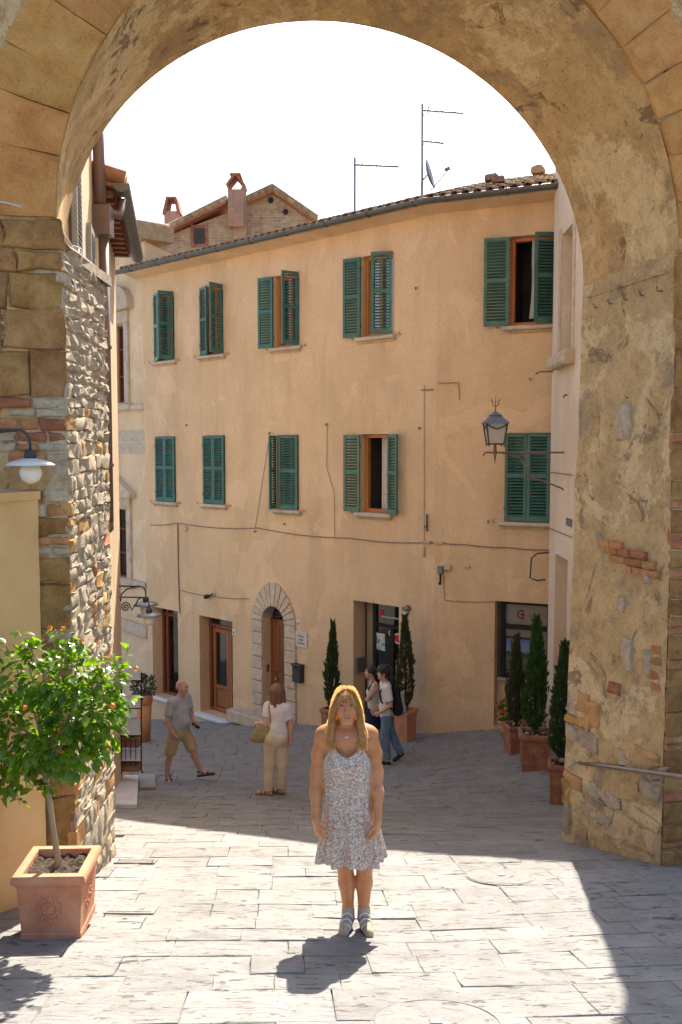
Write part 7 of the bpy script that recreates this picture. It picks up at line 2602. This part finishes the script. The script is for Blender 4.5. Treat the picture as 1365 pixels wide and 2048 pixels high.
def man():
    org = px_person(362, 1560, 14.65)
    T = thing("person", "bald man in grey t-shirt and khaki shorts walking right in the shade", "person", org)
    f = Vector((.87, -.5, 0)); r = Vector((-.5, -.87, 0))
    lat = (r.x, r.y)
    F_ = Field((-.42, -.4, -.02), (.62, .4, 1.70), .009)
    C = F_.cap
    sR, sL = Vector((-.115, -.165, 1.345)), Vector((.085, .165, 1.355))
    def torso(C, e):
        C((-.02, 0, .86), (-.02, 0, .98), .150 + e, .165 + e, .06, lat, .80)
        C((-.02, 0, .98), (-.005, 0, 1.20), .165 + e, .170 + e, .06, lat, .74)
        C(sR + Vector((.05, .03, -.01)), sL + Vector((-.04, -.03, -.01)), .062 + e, .062 + e, .06)
        C(Vector((.07, -.05, 1.0)), Vector((.04, -.03, 1.16)), .10 + e, .09 + e, .06)
    torso(C, 0)
    C((0, 0, 1.33), (.035, -.01, 1.46), .062, .058, .03)
    eR, wR = Vector((-.175, -.215, 1.045)), Vector((-.07, -.235, .84))
    eL, wL = Vector((.15, .20, 1.075)), Vector((.20, .12, .955))
    for s_, e_, w_ in ((sR, eR, wR), (sL, eL, wL)):
        C(s_, e_, .060, .045, .03); C(e_, w_, .045, .030, .02)
    hand(F_, wR, (.55, .0, -.85), (.2, .9, .2), 1.0, .5, -1)
    hand(F_, wL, (.35, -.35, -.8), (.3, -.6, .2), 1.0, .9, 1)
    hR, kR, aR = Vector((-.08, -.085, .83)), Vector((-.155, -.10, .47)), Vector((-.215, -.07, .09))
    hL, kL, aL = Vector((.03, .085, .83)), Vector((.195, .05, .485)), Vector((.325, .035, .14))
    for h_, k_, a_ in ((hR, kR, aR), (hL, kL, aL)):
        C(h_, k_, .092, .060, .03)
        m = k_.lerp(a_, .35) + Vector((-.015, .01, 0))
        C(k_, m, .056, .056, .02); C(m, a_, .056, .036, .02)
    ftR = (aR + Vector((.02, .03, -.05)), aR + Vector((.07, -.15, -.055)))
    ftL = (aL + Vector((-.01, .01, -.06)), aL + Vector((.19, -.05, -.015)))
    for a_, t_ in (ftR, ftL):
        C(a_, t_, .035, .028, .03)
    hc = Vector((.045, -.015, 1.555))
    P = head(F_, hc, (.92, -.4), 1.03, 1.08)
    fmesh(F_, "body", M_SKIN_L, T, org)
    face_bits(P, T, 1.03, org, False, M_STUBBLE)
    H = Field((-.1, -.15, 1.45), (.2, .15, 1.62), .008)
    H.ell(P(0, -.03, -.01), (.081, .082, .042), .01, lat=(.4, .92))
    H.cut(P(0, .02, 0), (.92, -.4, 0))
    fmesh(H, "hair", M_STUBBLE, T, org)
    S_ = Field((-.4, -.4, .7), (.4, .4, 1.5), .010)
    torso(S_.cap, .014)
    S_.cap(sR, eR, .070, .066, .04); S_.cap(sL, eL, .070, .066, .04)
    S_.wobble(.004, 22, 24, 34)
    S_.cut((0, 0, .80), (.05, 0, -1)); 
    S_.ell((.055, -.03, 1.435), (.088, .085, .07), .01, 'sub')
    for s_, e_ in ((sR, eR), (sL, eL)):
        d = (e_ - s_).normalized(); m = s_.lerp(e_, .62)
        X, Y, Z = S_._xyz((slice(None),) * 3)
        pl = (X - m.x) * d.x + (Y - m.y) * d.y + (Z - m.z) * d.z
        near = np.sqrt((X - m.x) ** 2 + (Y - m.y) ** 2 + ((Z - m.z) * .6) ** 2) - .13
        out = np.maximum(-(pl), near) if False else None
        q = e_ + d * .03
        S_.cap(m + d * .085, q, .085, .085, .004, op='sub')
    fmesh(S_, "t_shirt", M_GREYTEE, T, org)
    S_ = Field((-.4, -.4, .40), (.5, .4, .95), .010)
    S_.cap((-.02, 0, .80), (-.02, 0, .92), .155, .16, .04, lat, .82)
    for h_, k_ in ((hR, kR), (hL, kL)):
        S_.cap(h_, h_.lerp(k_, 1.05), .108, .098, .05)
    S_.wobble(.004, 26, 22, 30)
    for h_, k_ in ((hR, kR), (hL, kL)):
        d = (k_ - h_).normalized()
        S_.cap(h_.lerp(k_, 1.0) + d * .09, h_ + (k_ - h_) * 1.6, .12, .12, .004, op='sub')
    fmesh(S_, "shorts", M_KHAKI, T, org)
    for a_, t_ in (ftR, ftL):
        d = (t_ - a_)
        S_ = Field(np.minimum(a_, t_) - .1, np.maximum(a_, t_) + .1, .008)
        S_.cap(a_ - Vector((0, 0, .028)) - d * .1, t_ - Vector((0, 0, .026)) + d * .12, .042, .04, .01)
        up = Vector((0, 0, 1)); dn = d.normalized(); nrm = (up - dn * dn.z).normalized()
        S_.cut(a_ - nrm * .022, tuple(nrm)); S_.cut(a_ - nrm * .052, tuple(-nrm))
        fmesh(S_, "sandal_sole", M_SOLE, T, org)
        sd = dn.cross(nrm)
        for q in (.3, .75):
            c_ = a_.lerp(t_, q)
            b = MB(); b.tube([org + c_ + sd * .040 * math.cos(an) + nrm * (.040 * math.sin(an) - .012) for an in [PI * i / 8 for i in range(9)]], .010, 5); b.build("sandal_strap", M_BLACK, T, True)
        b = MB(); c_ = a_ + nrm * .035; b.tube([org + c_ + sd * .044 * math.cos(an) + dn * .046 * math.sin(an) for an in [2 * PI * i / 12 for i in range(13)]], .009, 5); b.build("sandal_strap", M_BLACK, T, True)
    b = MB()
    c_ = org + wL + Vector((.045, -.045, -.075))
    e1, e2, e3 = Vector((.75, .1, -.55)).normalized() * .075, Vector((.4, -.6, .5)).normalized() * .04, Vector((.2, .7, .4)).normalized() * .008
    b.hexa([c_ + a * e1 + bb * e2 + cc * e3 for cc in (-1, 1) for a, bb in ((-1, -1), (1, -1), (1, 1), (-1, 1))])
    tag(b.build("phone", M_BLACK, None), "black phone in the hand of the bald man", "phone")
man()

def woman_bag():
    org = px_person(552, 1586, 13.0)
    T = thing("person", "woman in white t-shirt and cream trousers seen from behind with a shoulder bag", "person", org)
    lat = (1, -.25)
    F_ = Field((-.36, -.3, -.02), (.36, .34, 1.68), .009)
    C = F_.cap
    sL, sR = Vector((-.115, .04, 1.325)), Vector((.175, -.04, 1.315))
    def torso(C, e):
        C((.0, 0, .90), (.01, 0, 1.02), .160 + e, .145 + e, .06, lat, .76)
        C((.01, 0, 1.02), (.03, .0, 1.24), .138 + e, .150 + e, .06, lat, .74)
        C(sL + Vector((.05, 0, 0)), sR - Vector((.05, 0, 0)), .056 + e, .056 + e, .06)
    torso(C, 0)
    C((.03, 0, 1.33), (.03, .02, 1.46), .052, .05, .03)
    eL, wL = Vector((-.135, -.06, 1.075)), Vector((-.235, .08, 1.055))
    eR, wR = Vector((.235, -.03, 1.06)), Vector((.225, -.02, .81))
    for s_, e_, w_ in ((sL, eL, wL), (sR, eR, wR)):
        C(s_, e_, .050, .043, .03); C(e_, w_, .043, .028, .02)
    hand(F_, wL, (-.8, .5, -.1), (.2, .2, -1), .95, .8, 1)
    hand(F_, wR, (-.12, .05, -1), (-.9, .2, 0), .95, .45, 1)
    hL, kL, aL = Vector((-.075, .0, .86)), Vector((-.085, .01, .47)), Vector((-.105, -.03, .09))
    hR, kR, aR = Vector((.085, .0, .86)), Vector((.10, .02, .47)), Vector((.075, .05, .09))
    feet = []
    for h_, k_, a_ in ((hL, kL, aL), (hR, kR, aR)):
        C(h_, k_, .09, .058, .03); C(k_, a_, .054, .036, .02)
        feet.append((a_ + Vector((.03, -.01, -.05)), a_ + Vector((-.15, .02, -.055))))
        C(*feet[-1], .034, .026, .03)
    hc = Vector((.01, .02, 1.545))
    P = head(F_, hc, (-.75, .66), .98)
    fmesh(F_, "body", M_SKIN_L, T, org)
    H = Field((-.2, -.2, 1.2), (.24, .24, 1.70), .008)
    H.ell(hc + Vector((.012, -.012, .025)), (.098, .098, .10), .01)
    H.ell(P(0, .115, -.04), (.062, .075, .085), .015, 'sub')
    for dx, dy, ln in ((-.06, -.05, .17), (-.02, -.085, .22), (.04, -.08, .25), (.085, -.045, .26), (.09, .02, .22)):
        H.cap(hc + Vector((dx, dy, .02)), hc + Vector((dx * 1.25 + .02, dy * 1.05, -ln)), .042, .024, .03)
    H.wobble(.003, 60, 60, 10)
    fmesh(H, "hair", M_BROWNH, T, org)
    S_ = Field((-.36, -.3, .82), (.36, .34, 1.46), .010)
    torso(S_.cap, .014)
    S_.cap(sL, eL, .064, .062, .03); S_.cap(sR, eR, .064, .062, .03)
    S_.cap((.0, 0, .88), (.01, 0, 1.0), .168, .16, .03, lat, .78)
    S_.wobble(.004, 26, 24, 30)
    S_.cut((0, 0, .895), (0, 0, -1)); S_.ell((.025, .03, 1.42), (.085, .08, .05), .01, 'sub')
    for s_, e_ in ((sL, eL), (sR, eR)):
        d = (e_ - s_).normalized()
        S_.cap(s_.lerp(e_, .55) + d * .08, e_ + d * .05, .08, .08, .004, op='sub')
    fmesh(S_, "t_shirt", M_WTEE, T, org)
    S_ = Field((-.3, -.3, .03), (.3, .3, 1.0), .010)
    S_.cap((0, 0, .84), (.0, 0, .93), .165, .155, .04, lat, .80)
    S_.ell((-.07, -.06, .86), (.095, .095, .10), .04); S_.ell((.08, -.07, .86), (.095, .095, .10), .04)
    for h_, k_, a_ in ((hL, kL, aL), (hR, kR, aR)):
        S_.cap(h_, k_, .108, .086, .03); S_.cap(k_, a_, .086, .070, .03)
    S_.wobble(.004, 20, 24, 26)
    S_.cut((0, 0, .94), (0, 0, 1)); S_.cut((0, 0, .075), (0, 0, -1))
    fmesh(S_, "trousers", M_LINEN, T, org)
    for a_, t_ in feet:
        S_ = Field(np.minimum(a_, t_) - .1, np.maximum(a_, t_) + .1, .008)
        S_.cap(a_ - Vector((0, 0, .02)), t_ - Vector((.015, 0, .02)), .042, .036, .01)
        S_.cut((0, 0, -.01), (0, 0, -1)); S_.cut((0, 0, .024), (0, 0, 1))
        fmesh(S_, "sandal_sole", M_LEATHER, T, org)
        d = (t_ - a_).normalized(); sd = d.cross(Vector((0, 0, 1)))
        for q in (.45, .75):
            c_ = a_.lerp(t_, q)
            b = MB(); b.tube([org + c_ + sd * .04 * math.cos(an) + Vector((0, 0, .036 * math.sin(an) - .008)) for an in [PI * i / 8 for i in range(9)]], .010, 5); b.build("sandal_strap", M_LEATHER, T, True)
    # shoulder bag
    bc = org + Vector((-.165, -.06, .955))
    B = thing("shoulder_bag", "soft olive straw shoulder bag under the arm of the woman in cream trousers", "bag", bc - Vector((0, 0, .15)))
    S_ = Field((-.24, -.15, -.2), (.24, .16, .2), .009)
    S_.cap((-.12, .0, -.07), (.10, .0, -.05), .085, .085, .03, (1, .15), .62)
    S_.cap((-.06, .0, .05), (.07, .0, .07), .055, .055, .06, (1, .15), .5)
    S_.wobble(.004, 30, 26, 40)
    fmesh(S_, "bag", M_STRAW, B, bc)
    b = MB(); b.tube([bc + Vector((.11, -.02, .06)), bc + Vector((.10, -.055, .2)), bc + Vector((.075, -.03, .36)), org + Vector((-.085, .03, 1.40)), org + Vector((-.10, .10, 1.33)), bc + Vector((-.02, .08, .12)), bc + Vector((-.08, .04, .04))], .011, 6)
    b.build("strap", M_STRAW, B, True)
woman_bag()

def boy():
    org = px_person(773, 1530, 15.5)
    T = thing("person", "boy in white t-shirt and blue jeans walking left with a backpack", "person", org)
    lat = (.25, 1)
    F_ = Field((-.40, -.3, -.02), (.48, .3, 1.80), .009)
    C = F_.cap
    sN, sF = Vector((-.0, -.165, 1.40)), Vector((-.04, .165, 1.40))      # near (left) and far shoulder
    def torso(C, e):
        C((.0, 0, .92), (.0, 0, 1.05), .135 + e, .132 + e, .06, lat, .72)
        C((.0, 0, 1.05), (-.01, 0, 1.29), .135 + e, .150 + e, .06, lat, .66)
        C(sN + Vector((0, .05, 0)), sF - Vector((0, .05, 0)), .055 + e, .055 + e, .06)
    torso(C, 0)
    C((-.02, 0, 1.40), (-.045, 0, 1.53), .052, .05, .03)
    eN, wN = Vector((.055, -.22, 1.11)), Vector((-.13, -.23, .985))
    eF, wF = Vector((.02, .21, 1.12)), Vector((-.12, .2, .98))
    for s_, e_, w_ in ((sN, eN, wN), (sF, eF, wF)):
        C(s_, e_, .048, .038, .03); C(e_, w_, .038, .026, .02)
    hand(F_, wN, (-.75, .1, -.65), (-.2, .9, -.2), .95, .8, -1)
    hand(F_, wF, (-.75, -.1, -.65), (-.2, -.9, -.2), .95, .8, 1)
    hN, kN, aN = Vector((.0, -.08, .90)), Vector((-.03, -.09, .50)), Vector((.01, -.09, .09))
    hF, kF, aF = Vector((.01, .08, .90)), Vector((.10, .09, .49)), Vector((.26, .09, .155))
    for h_, k_, a_ in ((hN, kN, aN), (hF, kF, aF)):
        C(h_, k_, .075, .052, .03); C(k_, a_, .050, .036, .02)
    hc = Vector((-.055, 0, 1.625))
    P = head(F_, hc, (-1, -.12), 1.0)
    fmesh(F_, "body", M_SKIN_L, T, org)
    face_bits(P, T, 1.0, org, False, M_BLACKH)
    H = Field((-.26, -.2, 1.45), (.18, .2, 1.82), .008)
    H.ell(hc + Vector((.018, 0, .055)), (.118, .105, .095), .01)
    H.ell(hc + Vector((.055, 0, -.01)), (.075, .085, .09), .03)
    H.ell(P(0, .10, -.055), (.075, .07, .095), .02, 'sub')
    for sx in (-1, 1):
        H.ell(P(sx * .085, .012, -.03), (.03, .03, .045), .01, 'sub')
    r2 = random.Random(5)
    for i in range(70):
        d = Vector((r2.gauss(.1, 1), r2.gauss(0, 1), r2.gauss(.5, .7))).normalized()
        q = hc + Vector((.018 + d.x * .115, d.y * .102, .055 + d.z * .092))
        if (q - P(0, .1, -.05)).length > .10:
            H.ell(q, (.022, .022, .018), .008)
    fmesh(H, "hair", M_BLACKH, T, org)
    S_ = Field((-.4, -.32, .80), (.4, .32, 1.52), .010)
    torso(S_.cap, .018)
    S_.cap((.0, 0, .88), (.0, 0, 1.05), .150, .150, .04, lat, .74)
    S_.cap(sN, eN, .068, .072, .03); S_.cap(sF, eF, .068, .072, .03)
    S_.wobble(.004, 24, 26, 32)
    S_.cut((0, 0, .86), (0, 0, -1)); S_.ell((-.03, 0, 1.475), (.075, .075, .045), .01, 'sub')
    for s_, e_ in ((sN, eN), (sF, eF)):
        d = (e_ - s_).normalized()
        S_.cap(s_.lerp(e_, .66) + d * .09, e_ + d * .06, .09, .09, .004, op='sub')
    fmesh(S_, "t_shirt", M_WTEE, T, org)
    S_ = Field((-.3, -.3, .0), (.45, .3, .98), .010)
    S_.cap((.0, 0, .86), (.0, 0, .92), .135, .135, .04, lat, .78)
    for h_, k_, a_ in ((hN, kN, aN), (hF, kF, aF)):
        S_.cap(h_, k_, .095, .078, .03); S_.cap(k_, a_, .078, .070, .03)
    S_.wobble(.004, 26, 24, 30)
    S_.cut((0, 0, .905), (0, 0, 1))
    S_.cap(aN + Vector((0, 0, -.10)), aN + Vector((0, 0, -.03)), .09, .09, .004, op='sub')
    d = (aF - kF).normalized()
    S_.cap(aF + d * .06, aF + d * .2, .10, .10, .004, op='sub')
    fmesh(S_, "jeans", M_JEANS, T, org)
    for a_, toe, nrm in ((aN, aN + Vector((-.15, -.005, -.05)), Vector((0, 0, 1))), (aF, aF + Vector((-.115, .0, -.115)), Vector((-.62, 0, .78)))):
        heel = a_ + Vector((.03, 0, -.05)) if nrm.z > .9 else a_ + Vector((.035, 0, -.02))
        S_ = Field(np.minimum(heel, toe) - .1, np.maximum(heel, toe) + .1, .008)
        shoe(S_, heel, toe, .044)
        S_.cut(heel - nrm * .02, tuple(-nrm))
        fmesh(S_, "shoe", M_BLACK, T, org)
        S_ = Field(np.minimum(heel, toe) - .1, np.maximum(heel, toe) + .1, .008)
        shoe(S_, heel, toe, .050)
        S_.cut(heel - nrm * .018, tuple(nrm)); S_.cut(heel - nrm * .042, tuple(-nrm))
        fmesh(S_, "sole", M_WHITE, T, org)
    bc = org + Vector((.20, -.02, 1.16))
    B = thing("backpack", "black backpack with pale front panel worn by the boy in jeans", "backpack", bc - Vector((0, 0, .25)))
    S_ = Field((-.2, -.22, -.32), (.24, .22, .32), .010)
    S_.cap((-.02, 0, -.14), (-.02, 0, .13), .145, .12, .04, (0, 1), .55)
    S_.cap((.05, 0, -.15), (.04, 0, .0), .12, .09, .05, (0, 1), .55)
    S_.wobble(.004, 26, 20, 24)
    fmesh(S_, "bag", M_BPACK, B, bc)
    S_ = Field((-.1, -.22, -.32), (.3, .22, .32), .010)
    S_.cap((.10, -.02, -.17), (.06, -.02, .08), .09, .07, .03, (0, 1), .5)
    fmesh(S_, "front_panel", cloth("pale_mesh", [(0.25, 0.27, 0.24), (0.4, 0.42, 0.38)], 30), B, bc)
    for y in (-.115, .10):
        b = MB(); b.tube([bc + Vector((-.08, y, .16)), org + Vector((.03, y, 1.45)), org + Vector((-.06, y * 1.05, 1.43)), org + Vector((-.125, y * 1.08, 1.30)), org + Vector((-.10, y * 1.25, 1.15)), bc + Vector((-.07, y * 1.1, -.17))], .016, 6, True); b.build("strap", M_BPACK, B, True)
    b = MB(); b.tube([bc + Vector((.12, -.1, .02)), bc + Vector((.17, -.1, -.1)), bc + Vector((.15, -.08, -.22))], .006, 5); b.build("cord", M_BLACK, B)
boy()

def girl():
    org = px_person(748, 1521, 16.1)
    T = thing("person", "girl in cream tank top and dark denim skirt walking beside the boy", "person", org)
    lat = (.3, 1)
    F_ = Field((-.36, -.3, -.02), (.36, .3, 1.72), .009)
    C = F_.cap
    sN, sF = Vector((.01, -.15, 1.345)), Vector((-.03, .15, 1.345))
    def torso(C, e):
        C((.0, 0, .88), (.0, 0, 1.0), .140 + e, .120 + e, .06, lat, .74)
        C((.0, 0, 1.0), (-.01, 0, 1.22), .118 + e, .130 + e, .06, lat, .70)
        C(sN + Vector((0, .05, 0)), sF - Vector((0, .05, 0)), .048 + e, .048 + e, .06)
        C((-.07, -.05, 1.17), (-.07, .05, 1.17), .06 + e, .06 + e, .04)
    torso(C, 0)
    C((-.02, 0, 1.34), (-.05, 0, 1.47), .047, .045, .03)
    eN, wN = Vector((-.125, -.20, 1.10)), Vector((.0, -.19, 1.26))
    eF, wF = Vector((.02, .19, 1.07)), Vector((-.06, .17, .86))
    for s_, e_, w_ in ((sN, eN, wN), (sF, eF, wF)):
        C(s_, e_, .045, .038, .03); C(e_, w_, .036, .025, .02)
    hand(F_, wN, (.5, .1, .8), (.2, .8, 0), .9, .8, 1)
    hand(F_, wF, (-.3, 0, -1), (-.4, -.8, 0), .9, .5, 1)
    for hy, kx, ax, ay in ((-.08, -.06, -.12, -.08), (.08, .06, .14, .08)):
        C((.0, hy, .86), (kx, hy, .47), .082, .055, .03); C((kx, hy, .47), (ax, ay, .09), .052, .033, .02)
        C((ax + .02, ay, .045), (ax - .14, ay, .038), .034, .028, .03)
    hc = Vector((-.065, 0, 1.555))
    P = head(F_, hc, (-1, -.1), .95)
    fmesh(F_, "body", M_SKIN_L, T, org)
    face_bits(P, T, .95, org, False, M_BLACKH)
    H = Field((-.2, -.16, 1.42), (.18, .16, 1.70), .008)
    H.ell(hc + Vector((.016, 0, .03)), (.096, .086, .092), .01)
    H.ell(hc + Vector((.095, 0, -.02)), (.05, .05, .06), .03)
    H.ell(P(0, .105, -.035), (.068, .08, .09), .015, 'sub')
    fmesh(H, "hair", M_BLACKH, T, org)
    S_ = Field((-.3, -.3, .82), (.3, .3, 1.45), .010)
    torso(S_.cap, .012)
    S_.wobble(.003, 24, 26, 32)
    S_.cut((0, 0, .90), (0, 0, -1)); S_.ell((-.04, 0, 1.39), (.10, .095, .10), .01, 'sub')
    for s_ in (sN, sF):
        S_.ell(s_ + Vector((0, s_.y * .25, -.01)), (.075, .055, .10), .01, 'sub')
    fmesh(S_, "tank_top", M_CREAMTOP, T, org)
    S_ = Field((-.3, -.3, .40), (.3, .3, 1.0), .010)
    S_.cap((0, 0, .88), (0, 0, .60), .148, .185, .04, lat, .85)
    S_.wobble(.004, 30, 30, 14)
    S_.cut((0, 0, .93), (0, 0, 1)); S_.cut((0, 0, .52), (0, 0, -1))
    fmesh(S_, "skirt", M_NAVY, T, org)
    for ax, ay in ((-.12, -.08), (.14, .08)):
        S_ = Field((ax - .25, ay - .1, -.02), (ax + .12, ay + .1, .12), .008)
        shoe(S_, (ax + .025, ay, .042), (ax - .14, ay, .036), .042)
        S_.cut((0, 0, 0), (0, 0, -1))
        fmesh(S_, "shoe", M_WTEE, T, org)
    b = MB(); b.tube([org + Vector((.06, -.10, 1.36)), org + Vector((-.03, -.115, 1.40)), org + Vector((-.10, -.12, 1.28)), org + Vector((-.05, -.13, 1.08))], .014, 6)
    b.build("bag_strap", M_BPACK, T, True)
girl()
